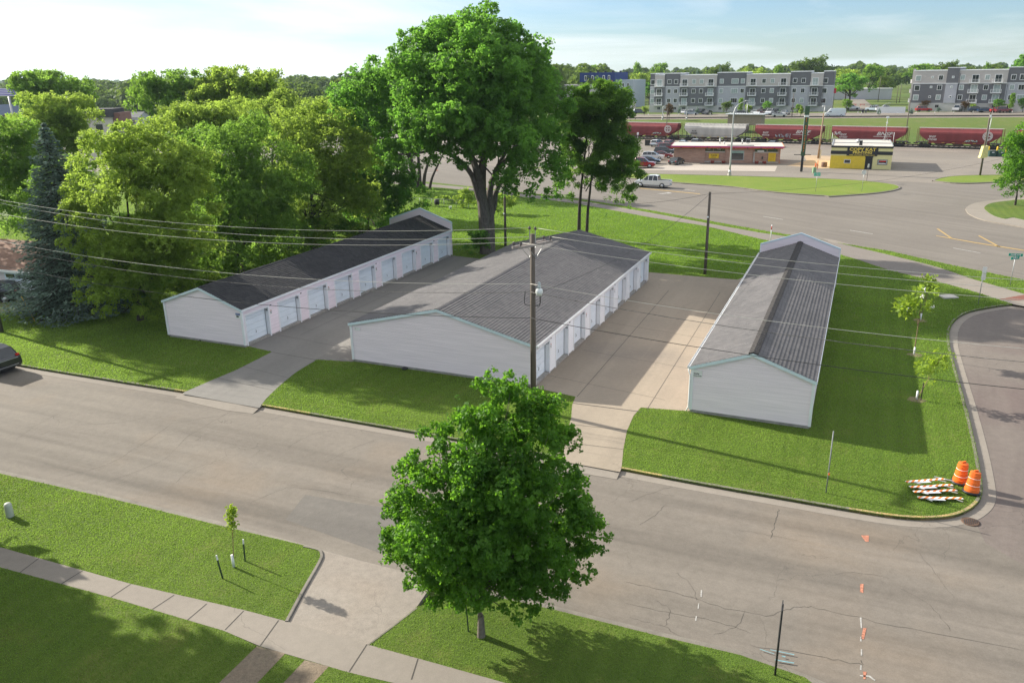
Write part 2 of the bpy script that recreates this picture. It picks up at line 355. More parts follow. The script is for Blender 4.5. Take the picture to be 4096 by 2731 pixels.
def smoothline(P, n=4):               # Catmull-Rom through points
    P = [np.array(p[:2], float) for p in P]; out = []
    for i in range(len(P)-1):
        a, b, c, d = P[max(i-1, 0)], P[i], P[i+1], P[min(i+2, len(P)-1)]
        for k in range(n):
            t = k/n; out.append(.5*((2*b)+(c-a)*t+(2*a-5*b+4*c-d)*t*t+(3*b-a-3*c+d)*t**3))
    return out+[P[-1]]
def offset(P, d):                     # offset an open line to its left by d
    P = [np.array(p[:2], float) for p in P]; o = []
    for i in range(len(P)):
        t = P[min(i+1, len(P)-1)]-P[max(i-1, 0)]; t = t/np.linalg.norm(t); o.append(P[i]+np.array([-t[1], t[0]])*d)
    return o
def sheet(name, pts, z, m, kind='structure', wall=0):
    b = MB(); pts = [tuple(p[:2]) for p in pts]
    if wall: b.prism(pts, z-wall, z, m, bottom=False)
    else:
        a = sum(pts[i][0]*pts[(i+1) % len(pts)][1]-pts[(i+1) % len(pts)][0]*pts[i][1] for i in range(len(pts)))
        if a < 0: pts = pts[::-1]
        b.add([(p[0], p[1], z) for p in pts], [tuple(range(len(pts)))], m)
    me_o = b.build(name, fix=False)
    bm = bmesh.new(); bm.from_mesh(me_o.data); bmesh.ops.triangulate(bm, faces=[f for f in bm.faces if len(f.verts) > 4]); bm.to_mesh(me_o.data); bm.free()
    return tag(me_o, kind=kind)
def ribbon(name, line, w, z0, z1, m, kind='structure', mfun=None, round_=.03):   # raised strip along a line, to its left
    b = MB(); L = [np.array(p[:2]) for p in line]; O = offset(L, w); r0 = offset(L, round_)
    for i in range(len(L)-1):
        mm = mfun(L[i]) if mfun else m
        vs = [(*L[i], z0), (*L[i+1], z0), (*L[i+1], z1-round_), (*L[i], z1-round_), (*r0[i+1], z1), (*r0[i], z1), (*O[i+1], z1), (*O[i], z1), (*O[i+1], z0), (*O[i], z0)]
        b.add(vs, [(0, 1, 2, 3), (3, 2, 4, 5), (5, 4, 6, 7), (7, 6, 8, 9)], mm)
    o = b.build(name, fix=False); return tag(o, kind=kind)

# ------------------------------------------------------------------ ground, roads, lawns
RZ = -.13                              # road level, lawns and slabs at about 0
def grid_ground():
    xs = np.concatenate([[-5000, -3500, -2000, -1000, -600, -400], np.arange(-300, 620, 10), [700, 1000, 2000, 3500, 5000]]).astype(float)
    ys = np.concatenate([[-300, -100, 0, 40, 80, 120, 150], np.arange(180, 520, 6), [600, 800, 1200, 2000, 4000, 6500]]).astype(float)
    X, Y = np.meshgrid(xs, ys); Z = hz(X, Y)-.2
    V = np.stack([X.ravel(), Y.ravel(), Z.ravel()], 1); nx = len(xs)
    i, j = np.meshgrid(np.arange(nx-1), np.arange(len(ys)-1)); a = (j*nx+i).ravel()
    return tag(raw('ground', V, np.stack([a, a+1, a+nx+1, a+nx], 1), [m_terr]), kind='structure')
grid_ground()
WF = lambda L, z=0.: [at(x, y, z)[:2] for x, y in L]
WD = lambda L, z=0.: [ad_(x, y, z)[:2] for x, y in L]
# kerb lines (top edge of the kerb, lawn on the left hand when walked in this order)
kerbL = smoothline([(-75., 66.5)]+WD([(-60, 818), (45, 838), (240, 870), (425, 899)]), 5)
kerbM = smoothline(WD([(600, 930), (800, 965), (990, 998), (1160, 1028), (1250, 1044)]), 5)
kerbR = smoothline(WD([(1425, 1075), (1600, 1108), (1800, 1143), (1950, 1169), (2050, 1184), (2130, 1189), (2195, 1182), (2237, 1162), (2256, 1132), (2251, 1075), (2236, 1000), (2216, 920), (2192, 835), (2180, 780), (2188, 742), (2222, 717), (2282, 704), (2322, 699)]), 5)
aveN = WF([(4096, 1119), (3812, 1061.5), (3557, 1004), (3327, 968), (3046, 921), (2600, 841), (2300, 793), (1873, 745), (1714, 728), (1560, 714)])
aveN += [np.array([-75., 205.])]
block = [np.array(p) for p in kerbL]+[np.array(p) for p in kerbM]+[np.array(p) for p in kerbR]+WF([(4060, 1212), (4200, 1190)])+aveN+[np.array([-90., 150.])]
lawn = sheet('lawn', block, 0, m_grass, wall=.3)
back = WF([(1560, 745), (1873, 762), (2300, 813), (2600, 872), (2823, 907), (3040, 958), (3250, 1000)])+WF([(3050, 1090), (2600, 1075), (2330, 960), (2060, 970), (1815, 1010), (1500, 960)])
sheet('back_lawn', back, .005, m_grassb)
# asphalt sheets
sheet('parking_lot', [(-120, 120), (-20, 60), (140, 20), (190, 60), (160, 158), (110.3+14, 183.1+3), (46.7-6, 222.5-2), (-60, 280), (-150, 300)], RZ-.012, m_lot)
ave = aveN[:-1]+[np.array([-70, 230.]), np.array([-30, 235.])]+WF([(1700, 645), (2300, 678), (2630, 692), (2918, 699), (3200, 706), (3420, 716), (3700, 728), (3860, 736), (4096, 728)])+[np.array([150., 110.]), np.array([150., -40.]), np.array([75, 20.])]
sheet('avenue', ave, RZ-.008, m_ave)
sheet('side_street', [(17, 32.5), (12, 24), (20, -5), (95, -20), (95, 60), (60, 70), (41, 68), (30, 60)], RZ-.004, m_side)
nearkerb = WD([(-400, 975), (-60, 1060), (0, 1075), (250, 1131), (500, 1191), (740, 1256), (870, 1292), (1040, 1333), (1270, 1385), (1500, 1441), (1700, 1487), (1860, 1545), (1990, 1600), (2300, 1720)])
street = [(-80., 70.)]+[tuple(p) for p in kerbL]+[tuple(p) for p in kerbM]+[tuple(p) for p in kerbR[:35]]+WD([(2265, 1240), (2352, 1290), (2600, 1330)])+[(25, 12)]+[tuple(p) for p in nearkerb[::-1]]
sheet('street', street, RZ, m_street)
# gutters: concrete pan in front of each kerb
def gutter(line, w, name='gutter', m=m_walk, z=RZ+.008): return ribbon(name, [p for p in offset(line, -w)], w, z-.03, z, m, round_=.003)
for i, l in enumerate((kerbL, kerbM, kerbR)): gutter(l, .55)
yel = [at(*p)[:2] for p in ((3600, 2065), (3750, 2070), (3850, 2040), (3480, 2045), (2520, 1890), (720, 1555), (1075, 1630), (1140, 1640))]
def kcol(p): return m_kerby if min(np.linalg.norm(p-np.array(y)) for y in yel) < 1.05 else m_kerb
for l in (kerbL, kerbM, kerbR): ribbon('kerb', l, .16, RZ-.1, .012, m_kerb, mfun=kcol)
# concrete pads between the garages
pad1 = WD([(572, 796), (625, 808), (590, 826), (540, 851), (480, 876), (424, 900), (420, 905), (596, 937), (601, 929), (612, 915), (640, 888), (680, 855), (728, 826), (808, 831)])+WF([(1440, 1440), (2020, 1050), (1914, 1035), (1812, 1023), (1700, 1040), (1003, 1380)])
sheet('driveway', pad1, .012, m_pad)
pad2 = WD([(1225, 890), (1322, 911), (1314, 930), (1312, 960), (1300, 1000), (1272, 1032), (1240, 1050), (1424, 1084), (1428, 1072), (1432, 1030), (1440, 990), (1455, 955), (1472, 936), (1582, 944), (1640, 900), (1750, 620)])+WF([(2950, 1119), (2800, 1107), (2592, 1089), (2570, 1100), (2400, 1200)])
sheet('driveway', pad2, .012, m_padw)
for E in (WD([(424, 900), (480, 914), (540, 927), (598, 934)]), WD([(1240, 1047), (1300, 1058), (1360, 1068), (1426, 1079)])):
    b = MB(); O = offset(E, -.75); b.add([(*p, .0125) for p in offset(E, .12)]+[(*p, RZ+.013) for p in O], [(i, i+4, i+5, i+1) for i in range(3)], m_walk); tag(b.build('driveway_ramp'), kind='structure')
seam = MB()
def sm_(a, b, w=.035, z=.0175):
    a = np.array(a[:2]); b = np.array(b[:2]); t = (b-a)/np.linalg.norm(b-a); n = np.array([-t[1], t[0]])*w/2
    seam.add([(*(a-n), z), (*(b-n), z), (*(b+n), z), (*(a+n), z)], [(0, 1, 2, 3)], m_seam)
sm_(at(2308, 1587), at(2675, 1162)); sm_(at(2590, 1635), at(2880, 1170), .03)
for a, b in (((2185, 1500), (2660, 1600)), ((2330, 1400), (2790, 1480)), ((2430, 1290), (2850, 1360)), ((2520, 1200), (2880, 1255))): sm_(at(*a), at(*b), .025)
sm_(ad_(1316, 926), ad_(1471, 946), .09)
for a, b in (((1312, 975), (1440, 988)), ((1290, 1015), (1433, 1032))): sm_(ad_(*a), ad_(*b), .03)
sm_(ad_(626, 809), ad_(727, 827), .05); sm_(ad_(690, 770), ad_(1000, 625), .03)
for a, b in (((560, 842), (662, 868)), ((500, 868), (627, 897)), ((640, 770), (800, 800)), ((760, 720), (880, 742)), ((860, 680), (960, 690))): sm_(ad_(*a), ad_(*b), .028)
tag(seam.build('joint_seams', fix=False), kind='structure')
# shared path beside the avenue
pathN = WF([(1560, 722), (1723, 737), (1875, 751), (2300, 801), (2600, 851), (3040, 931), (3295, 963), (3333, 968), (3557, 1020), (3748, 1068), (3875, 1112)])
pathS = WF([(1560, 735), (1723, 748), (1875, 763), (2300, 815), (2600, 870), (2823, 905), (3040, 956), (3365, 1020), (3557, 1081), (3767, 1131)])
sheet('shared_path', smoothline(pathN, 3)+smoothline(pathS, 3)[::-1], .012, m_path)
sheet('pavement', WF([(3875, 1112), (4096, 1176), (4250, 1215), (4150, 1235), (4054, 1218), (3875, 1160), (3767, 1131)]), .013, m_walk)
sheet('tactile_strip', WF([(4096, 1180), (4150, 1195), (4075, 1203), (3995, 1197)]), .022, M('rust red tactile paving', (.19, .075, .05), .8))
sheet('pavement', WF([(3290, 955), (3340, 962), (3400, 978), (3330, 972)]), .014, m_walk)
# near side: verges, pavement, driveway
vergeA = WD([(-300, 1010), (0, 1087), (250, 1143), (500, 1205), (700, 1252), (737, 1262), (741, 1272), (736, 1290), (661, 1426), (560, 1400), (300, 1340), (0, 1256), (-300, 1175)])
sheet('verge_lawn', vergeA, 0, m_grass, wall=.3)
walk = WD([(-300, 1175), (0, 1256), (300, 1340), (560, 1400), (665, 1428), (840, 1478), (1010, 1525), (1180, 1573), (1400, 1635), (1400, 1720), (1000, 1590), (800, 1543), (597, 1483), (515, 1448), (250, 1370), (0, 1302), (-300, 1222)])
sheet('pavement', walk, .004, m_walk, wall=.3)
house = WD([(-300, 1222), (0, 1302), (250, 1370), (515, 1448), (590, 1482), (500, 1568), (440, 1640), (-300, 1700)])
sheet('front_lawn', house, 0, m_grass, wall=.3)
sheet('verge_lawn', WD([(590, 1482), (597, 1484), (800, 1543), (1000, 1591), (1000, 1700), (440, 1660), (500, 1568)]), 0, m_grass, wall=.3)
for P in ([(590, 1483), (655, 1500), (560, 1600), (470, 1600)], [(700, 1515), (755, 1530), (690, 1600), (620, 1600)]):
    sheet('drive_strip', WD(P), .005, m_grav2)
driveN = WD([(741, 1262), (870, 1296), (1000, 1330), (955, 1394), (843, 1479), (663, 1428), (736, 1292)])
sheet('near_driveway', driveN, -.03, m_drive, wall=.2)
vergeB = WD([(957, 1393), (985, 1385), (1150, 1372), (1275, 1400), (1500, 1456), (1700, 1503), (1850, 1555), (1880, 1580), (1950, 1680), (1400, 1720), (1400, 1635), (1180, 1573), (1010, 1525), (845, 1481)])
sheet('verge_lawn', vergeB, 0, m_grass, wall=.3)
ribbon('kerb', [np.array(p[:2]) for p in nearkerb][::-1], .48, RZ-.05, RZ+.05, m_kerb, round_=.02)
ribbon('kerb', smoothline(WD([(700, 1252), (735, 1260), (743, 1272), (738, 1290), (700, 1357), (663, 1427)]), 4)[::-1], .13, RZ-.05, .03, m_kerb, mfun=kcol)
ribbon('kerb', WD([(843, 1479), (900, 1436), (955, 1394)])[::-1], .09, -.1, .012, m_kerb)
for a, b in (((90, 1281), (45, 1315)), ((190, 1310), (140, 1341)), ((300, 1341), (255, 1371)), ((400, 1366), (350, 1399)), ((475, 1386), (430, 1424)), ((560, 1402), (517, 1446)), ((640, 1424), (598, 1482)), ((843, 1479), (802, 1542)), ((960, 1512), (945, 1560))):
    p, q = ad_(*a)[:2], ad_(*b)[:2]; t = (q-p)/np.linalg.norm(q-p); n = np.array([-t[1], t[0]])*.02
    sheet('joint_seam', [p-n, q-n, q+n, p+n], .009, m_seam)
# asphalt repair patch and sandy patch on the street
sheet('asphalt_patch', WD([(655, 1187), (700, 1130), (960, 1172), (985, 1245), (870, 1262)]), RZ+.004, pave('patched asphalt', (.146, .134, .12), (.134, .123, .112), .3, rot=R(23), crack=.2))
# islands of the avenue
isl = WF([(2100, 668), (2300, 676), (2537, 694), (2628, 696.5), (2918, 703.5), (3200, 711.8), (3407, 720), (3552, 734.6), (3594, 747), (3573, 759), (3490, 772), (3324, 784), (3300, 782), (3105, 768), (2939, 747), (2815, 737), (2665, 726), (2300, 690)])
isl = smoothline(isl+[isl[0]], 3)
sheet('island_lawn', isl, 0, m_grassi, wall=.3)
ribbon('kerb', isl[::-1], -.28, RZ-.1, .0, m_kerb, round_=-.03)
isl2 = smoothline(WF([(3736, 722.8), (3764, 712.6), (3815, 705), (3917, 701), (4096, 699), (4300, 698), (4300, 718), (4096, 721), (3991, 727), (3876, 732), (3802, 730), (3736, 722.8)]), 3)
sheet('island_lawn', isl2, 0, m_grassi, wall=.3); ribbon('kerb', isl2[::-1], -.28, RZ-.1, 0, m_kerb, round_=-.03)
cw = smoothline(WF([(4400, 780), (4096, 789), (4045, 794), (3943, 804), (3892, 814), (3864, 830), (3866, 843), (3880, 857), (3940, 880), (4096, 908), (4400, 970)]), 3)
sheet('pavement', cw, -.02, m_walk, wall=.2)
sheet('corner_lawn', smoothline(WF([(4400, 790), (4096, 798), (4045, 802), (3968, 812), (3938, 828), (3945, 842), (3975, 862), (4020, 875), (4050, 870), (4100, 880), (4400, 945)]), 3), .01, m_grass, wall=.2)
# bare sand and concrete aprons on the lots
sheet('sand_patch', WF([(3215, 618), (3330, 622), (3322, 668), (3290, 672), (3240, 668), (3150, 660), (3225, 640)]), RZ+.004, m_sand)
sheet('apron', WF([(2690, 655), (3110, 662), (3100, 683), (2560, 678)]), RZ+.002, pave('pale apron concrete', (.42, .37, .32), (.36, .32, .28), .2, crack=.6))
# painted marks
m_wp = M('worn white road paint', (.36, .345, .32), .8, var=.35, s=9); m_yp = M('worn yellow road paint', (.42, .28, .10), .7, var=.2, s=4); m_op = M('orange survey paint', (.42, .175, .11), .8, var=.45, s=14); m_bp = M('blue survey paint', (.16, .30, .33), .7, var=.2, s=8)
def mark(name, P, m, z=RZ+.006): return sheet(name, [at(*p, z)[:2] for p in P], z, m)
mark('white_arrow', [(2625, 775), (2655, 773), (2668, 771), (2672, 769), (2690, 773), (2672, 775), (2668, 774), (2650, 776)], m_wp)
for a, b, w in (((2730, 757), (2780, 764), .5), ((3053, 866), (3132, 878), .7), ((3400, 921), (3492, 936), .8), ((3812, 992), (3922, 1012), .9), ((1690, 690), (1750, 694), .6)):
    mark('lane_line', [(a[0], a[1]-w), (b[0], b[1]-w), (b[0], b[1]+w), (a[0], a[1]+w)], m_wp)
for P in ([(3746, 915), (3752, 914), (3810, 953), (3803, 954)], [(3912, 943), (3918, 942), (4003, 988), (3995, 989)], [(3745, 942), (3900, 969), (4096, 1000), (4096, 1003), (3900, 972), (3745, 944)], [(2560, 752), (2800, 775), (2800, 777), (2560, 754)]): mark('yellow_line', P, m_yp)
for P in ([(3444, 2140), (3476, 2140), (3474, 2165), (3462, 2165)], [(3441, 2334), (3454, 2334), (3453, 2370), (3440, 2366)], [(3453, 2510), (3466, 2510), (3456, 2555), (3444, 2553)], [(3452, 2683), (3466, 2685), (3462, 2715), (3454, 2714)]): mark('survey_mark', P, m_op, RZ+.008)
for P in ([(3439, 2468), (3446, 2468), (3448, 2510), (3443, 2510)], [(3441, 2545), (3447, 2545), (3446, 2564), (3440, 2562)], [(3443, 2595), (3449, 2595), (3449, 2621), (3443, 2620)], [(3441, 2657), (3447, 2658), (3446, 2678), (3439, 2676)], [(2803, 2358), (2809, 2358), (2807, 2386), (2801, 2385)], [(2793, 2411), (2797, 2411), (2795, 2433), (2790, 2433)], [(2783, 2462), (2788, 2462), (2785, 2482), (2780, 2481)],
          [(3438, 2698), (3480, 2700), (3502, 2718), (3499, 2722), (3476, 2705), (3442, 2703)]): mark('survey_mark', P, m_wp, RZ+.008)
for P in ([(3040, 2593), (3097, 2612), (3097, 2614), (3040, 2596)], [(3080, 2595), (3178, 2615), (3176, 2618), (3082, 2598)], [(3128, 2620), (3143, 2623), (3140, 2627), (3126, 2624)], [(3100, 2635), (3178, 2648), (3174, 2652), (3100, 2639)]): mark('survey_mark', P, m_bp, RZ+.06)
# cracks that the photo shows plainly on the street
m_crack = M('crack', (.07, .063, .055), .95)
cr = MB(); rng = random.Random(3)
def crack(P, w=.03):
    w *= .42
    P = smoothline([at(x, y, RZ)[:2] for x, y in P], 6); n = len(P)
    P = [p+np.array([rng.uniform(-.05, .05), rng.uniform(-.05, .05)]) for p in P]
    ws = [w*rng.uniform(.4, 1.2) for _ in P]; ws[0] = ws[-1] = .004
    A = [o+(p-o)*0 for p, o in zip(P, P)]
    L = [p+(q-p)*(k/w) for p, q, k in zip(P, offset(P, w/2), ws)]; Rr = [p+(q-p)*(k/w) for p, q, k in zip(P, offset(P, -w/2), ws)]
    for i in range(n-1): cr.add([(*Rr[i], RZ+.005), (*Rr[i+1], RZ+.005), (*L[i+1], RZ+.005), (*L[i], RZ+.005)], [(0, 1, 2, 3)], m_crack)
m_w0 = .6
crack([(2500, 2325), (2700, 2370), (2900, 2430), (3055, 2460), (3120, 2447), (3200, 2425), (3300, 2438), (3500, 2485), (3700, 2525), (4096, 2600)], .05)
crack([(3115, 2035), (3105, 2080), (3090, 2120), (3085, 2155)], .06); crack([(2955, 2120), (3050, 2135), (3200, 2160)], .03)
crack([(3000, 2580), (3260, 2620), (3350, 2640), (3440, 2655), (3450, 2640)], .05); crack([(2500, 2410), (2700, 2455), (2850, 2480), (3000, 2530)], .04)
crack([(230, 1910), (420, 1860), (560, 1780), (680, 1700)], .03); crack([(400, 1935), (640, 1845), (760, 1740), (930, 1640)], .03); crack([(1300, 1850), (1420, 1790), (1500, 1760)], .03); crack([(650, 1700), (900, 1660), (1050, 1640)], .03)
for P in ([(60, 1760), (150, 1700), (260, 1640)], [(700, 1930), (760, 1880), (850, 1850)], [(300, 1700), (480, 1690), (600, 1665)], [(1150, 1790), (1240, 1740), (1330, 1720)], [(2560, 2100), (2620, 2060), (2660, 2020)], [(2700, 2290), (2760, 2330), (2790, 2400)], [(2520, 2470), (2640, 2500), (2720, 2540)], [(2850, 2540), (2950, 2500), (2980, 2440)], [(3300, 2300), (3420, 2290), (3560, 2310)], [(3600, 2350), (3720, 2420), (3800, 2520)], [(2620, 2400), (2680, 2440), (2660, 2500)], [(1290, 1600), (1400, 1660), (1450, 1730)]): crack(P, .03)
crack([(1000, 2010), (1120, 1960), (1190, 1950), (1450, 1990)], .035); crack([(3660, 2190), (3740, 2290), (3820, 2390)], .02); crack([(2510, 1960), (2620, 1970), (2700, 1985)], .03); crack([(2515, 2010), (2570, 1985), (2690, 1945)], .03)
tag(cr.build('street_cracks', fix=False), kind='structure')
# storm drain
g = MB(); dc = at(3882, 2087, RZ); dr_ = at(3910, 2078, RZ)
g.lathe((dc[0], dc[1], RZ), [(.36, -.02), (.36, .022), (.30, .026), (.0, .026)], M('rusty iron', (.10, .06, .04), .8, var=.35, s=9), 20)
for i in range(-3, 4): g.box((dc[0]+i*.085, dc[1], RZ+.03), (.03, .52-abs(i)*.07, .012), m_dark, R(-25))
tag(g.build('storm_drain'), 'round rusty storm drain grate in the gutter at the lawn corner', 'drain')

# ------------------------------------------------------------------ garages
S18 = 1.8
GAR = {'L': (-25.314, -21.293, 23.103, 40.689), 'M': (-16.513, -9.219, 23.273, 38.693), 'R': (-4.097, -.517, 23.097, 40.340)}
GZ = {'L': (2.78, 4.07), 'M': (2.68, 4.28), 'R': (2.72, 3.87)}
def lapwall(b, a, c, z0, ztop, m, lap=.102, outn=(0, 0, 0), clip=None):
    """lap siding from a to c; clip(t) gives the roof height along the wall (0..1)"""
    a = np.array(a[:2]); c = np.array(c[:2]); n = np.array(outn[:2]); z = z0
    while z < ztop-.01:
        z1 = min(z+lap, ztop); ts = (0, 1)
        if clip:
            k = [t for t in np.linspace(0, 1, 401) if clip(t) >= z1-.005]
            if not k: break
            ts = (k[0], k[-1])
        p = a+(c-a)*ts[0]; q = a+(c-a)*ts[1]; o = n*.024
        b.add([(*(p+o), z), (*(q+o), z), (*(q+n*.006), z1-.010), (*(p+n*.006), z1-.010), (*(q-n*.012), z1-.009), (*(p-n*.012), z1-.009), (*(q-n*.012), z1), (*(p-n*.012), z1)], [(0, 1, 2, 3), (3, 2, 4, 5), (5, 4, 6, 7)], m)
        b.add([(*(p-n*.012), z), (*(q-n*.012), z), (*(q+o), z), (*(p+o), z)], [(0, 1, 2, 3)], m)
        z = z1
def garage(key, name, label, doors=None, first=0, parapet=False, ridge=None, roofmat=None, sign=None, gutter_left=False):
    u0, u1, v0, v1 = [k*S18 for k in GAR[key]]; ze, zr = GZ[key]; W = u1-u0; Lg = v1-v0
    o = AU*u0+AV*v0; root = thing(name, label, 'garage', o, -TH, None)
    # local frame: x across (towards +AU), y along the row
    ins = .10; b = MB(); zb = .16
    # core walls
    b.box((W/2-(.2 if doors else 0), Lg/2, ze/2-.1), (W-2*ins-(.46 if doors else .03), Lg-2*ins-.03, ze-.2), m_siding)
    um = W/2; rise = zr-ze
    rh = lambda t: ze+rise*(1-abs(2*t-1))-.05
    lapwall(b, (ins, ins), (W-ins, ins), zb, zr, m_siding, outn=(0, -1), clip=rh)
    b.add([(ins, ins+.012, .1), (W-ins, ins+.012, .1), (W-ins, ins+.012, ze-.06), (um, ins+.012, zr-.06), (ins, ins+.012, ze-.06)], [(0, 1, 2, 3, 4)], m_siding)
    b.add([(W-ins, Lg-ins, .0), (ins, Lg-ins, .0), (ins, Lg-ins, ze-.06), (um, Lg-ins, zr-.06), (W-ins, Lg-ins, ze-.06)], [(0, 1, 2, 3, 4)], m_siding)
    b.build('wall', root, fix=False) if doors else None
    if not doors:
        lapwall(b, (W-ins, ins), (W-ins, Lg-ins), zb, ze-.05, m_siding, outn=(1, 0)); lapwall(b, (ins, Lg-ins), (ins, ins), zb, ze-.05, m_siding, outn=(-1, 0)); b.build('wall', root, fix=False)
    f = MB(); f.box((W/2, Lg/2, .03), (W-2*ins+.02, Lg-2*ins+.02, .26), m_found); f.build('foundation', root)
    # roof: real stepped shingle courses, each lapping over the one below
    for side in (0, 1):
        r = MB(); sx = (lambda x: x) if side == 0 else (lambda x: W-x)
        n = int(round(um/.2)); rr = random.Random(side+ord(key[0]))
        ov = .03
        for i in range(n):
            xa = -ov+(um+ov)*i/n; xb = -ov+(um+ov)*(i+1)/n; za = ze+rise*(xa/um); zb_ = ze+rise*(xb/um)
            t = .027+rr.uniform(-.004, .004); seg = 14
            ys = [-.04+(Lg+.08)*k/seg for k in range(seg+1)]
            for k in range(seg):
                d1, d2 = rr.uniform(-.003, .003), rr.uniform(-.003, .003)
                vs = [(sx(xa), ys[k], za+t+d1), (sx(xa), ys[k+1], za+t+d2), (sx(xb), ys[k+1], zb_+.003), (sx(xb), ys[k], zb_+.003), (sx(xa), ys[k], za-.004), (sx(xa), ys[k+1], za-.004)]
                r.add(vs, [(0, 3, 2, 1) if side == 0 else (0, 1, 2, 3), (4, 0, 1, 5)], roofmat or m_roof)
        r.build('roof_slope', root, fix=False)
    rc = MB(); rw, rt = (.24, .075) if ridge == 'thick' else (.13, .03); k = 0; y = -.04
    while y < Lg+.02:
        y2 = min(y+.28, Lg+.04); dz = rise/um*rw
        for s in (-1, 1):
            rc.add([(um, y, zr+rt+.012), (um, y2, zr+rt), (um+s*rw, y2, zr+rt-dz), (um+s*rw, y, zr+rt-dz+.012), (um+s*rw, y2, zr-dz-.01), (um+s*rw, y, zr-dz-.01)], [(0, 1, 2, 3), (3, 2, 4, 5)], m_ridge if ridge == 'thick' else (roofmat or m_roof))
        rc.add([(um-rw, y, zr-dz), (um+rw, y, zr-dz), (um+rw, y, zr+rt-dz+.012), (um, y, zr+rt+.012), (um-rw, y, zr+rt-dz+.012)], [(0, 1, 2, 3, 4)], m_ridge if ridge == 'thick' else (roofmat or m_roof))
        y += .28
    rc.build('ridge_cap', root, fix=False)
    fa = MB()
    for y in (-.05, ):
        for (xa, za), (xb, zb2) in (((-.05, ze-.02), (um, zr-.012)), ((um, zr-.012), (W+.05, ze-.02))):
            fa.add([(xa, y, za-.17), (xb, y, zb2-.17), (xb, y, zb2), (xa, y, za), (xa, y+.12, za-.17), (xb, y+.12, zb2-.17), (xb, y+.12, zb2), (xa, y+.12, za)], [(0, 1, 2, 3), (7, 6, 5, 4), (0, 4, 5, 1), (3, 2, 6, 7), (0, 3, 7, 4), (1, 5, 6, 2)], m_fascia)
    fa.build('rake_fascia', root)
    for x in (-.035, W+.035): e = MB(); e.box((x, Lg/2, ze-.085), (.07, Lg+.06, .14), m_trim); e.build('eave_fascia', root)
    for x in (ins-.005, W-ins+.005):
        for y in (ins-.005, Lg-ins+.005): tr = MB(); tr.box((x, y, (ze-.2+zb)/2+.02), (.15, .15, ze-.3), m_trim); tr.build('corner_trim', root)
    if parapet:
        p = MB(); h = .74; y0 = Lg-.06
        for s in (0, 1):
            for q in range(8):
                za = h*q/8; z2 = h*(q+1)/8; X = lambda x: x if s == 0 else W-x
                p.add([(X(-.02), y0-.016, ze+za), (X(um), y0-.016, zr+za), (X(um), y0-.002, zr+z2), (X(-.02), y0-.002, ze+z2), (X(-.02), y0-.002, ze+za), (X(um), y0-.002, zr+za)], [(0, 1, 2, 3), (4, 5, 1, 0)], m_siding)
        p.add([(-.02, y0+.13, .1), (W+.02, y0+.13, .1), (W+.02, y0+.13, ze+h), (um, y0+.13, zr+h), (-.02, y0+.13, ze+h)], [(4, 3, 2, 1, 0)], m_siding)
        for x in (-.02, W+.02): p.add([(x, y0, .1), (x, y0+.13, .1), (x, y0+.13, ze+h), (x, y0, ze+h)], [(0, 1, 2, 3)], m_siding)
        p.build('parapet', root, fix=False)
        cp = MB()
        for (xa, za), (xb, zb2) in (((-.07, ze+h), (um, zr+h)), ((um, zr+h), (W+.07, ze+h))):
            cp.add([(xa, y0-.04, za-.07), (xb, y0-.04, zb2-.07), (xb, y0-.04, zb2+.05), (xa, y0-.04, za+.05), (xa, y0+.17, za-.07), (xb, y0+.17, zb2-.07), (xb, y0+.17, zb2+.05), (xa, y0+.17, za+.05)], [(0, 1, 2, 3), (7, 6, 5, 4), (0, 4, 5, 1), (3, 2, 6, 7), (0, 3, 7, 4), (1, 5, 6, 2)], m_fascia)
        for x in (-.03, W+.03): cp.box((x, y0+.065, ze-.05+h/2-.1), (.1, .2, h+.2), m_trim)
        cp.build('parapet_coping', root)
    if gutter_left or key == 'M':
        gg = MB(); x = -.11 if gutter_left else W+.11
        gg.box((x, Lg/2, ze-.11), (.12, Lg+.1, .012), m_white); gg.box((x-.055 if gutter_left else x+.055, Lg/2, ze-.05), (.012, Lg+.1, .12), m_white); gg.box((x, -.044, ze-.05), (.098, .012, .118), m_white)
        if gutter_left:
            gg.tube([(x, .02, ze-.12), (x+.02, .0, ze-.3), (-.0, -.02, ze-.5), (-.0, -.02, .35), (-.1, -.06, .1)], .04, m_white, 6)
        gg.build('gutter', root)
    if doors:
        bay = Lg/doors; dw = 2.38 if doors == 9 else 2.36; dh = 2.22; xw = W-ins; jd = .32
        wl = MB()
        # header and piers between the doors, siding on each
        edges = []
        off0 = (.42 if key == 'L' else .16); pitch = (Lg-off0-dw-(.40 if key == 'L' else .34))/(doors-1)
        for i in range(doors): edges.append((off0+i*pitch, off0+i*pitch+dw))
        lapwall(wl, (xw, ins), (xw, Lg-ins), dh+.14, ze-.14, m_siding, outn=(1, 0))
        wl.box((xw-jd/2-.01, Lg/2, (dh+ze)/2-.02), (jd, Lg-2*ins, ze-dh-.06), m_siding)
        prev = ins
        for ya, yb in edges+[(Lg-ins, None)]:
            if ya-prev > .05:
                lapwall(wl, (xw, prev), (xw, ya), .12, dh+.14, m_siding if key == 'L' else m_trim, outn=(1, 0))
                wl.box((xw-jd/2-.01, (prev+ya)/2, dh/2), (jd, ya-prev, dh), m_trim)
            prev = yb
        wl.build('door_wall', root, fix=False)
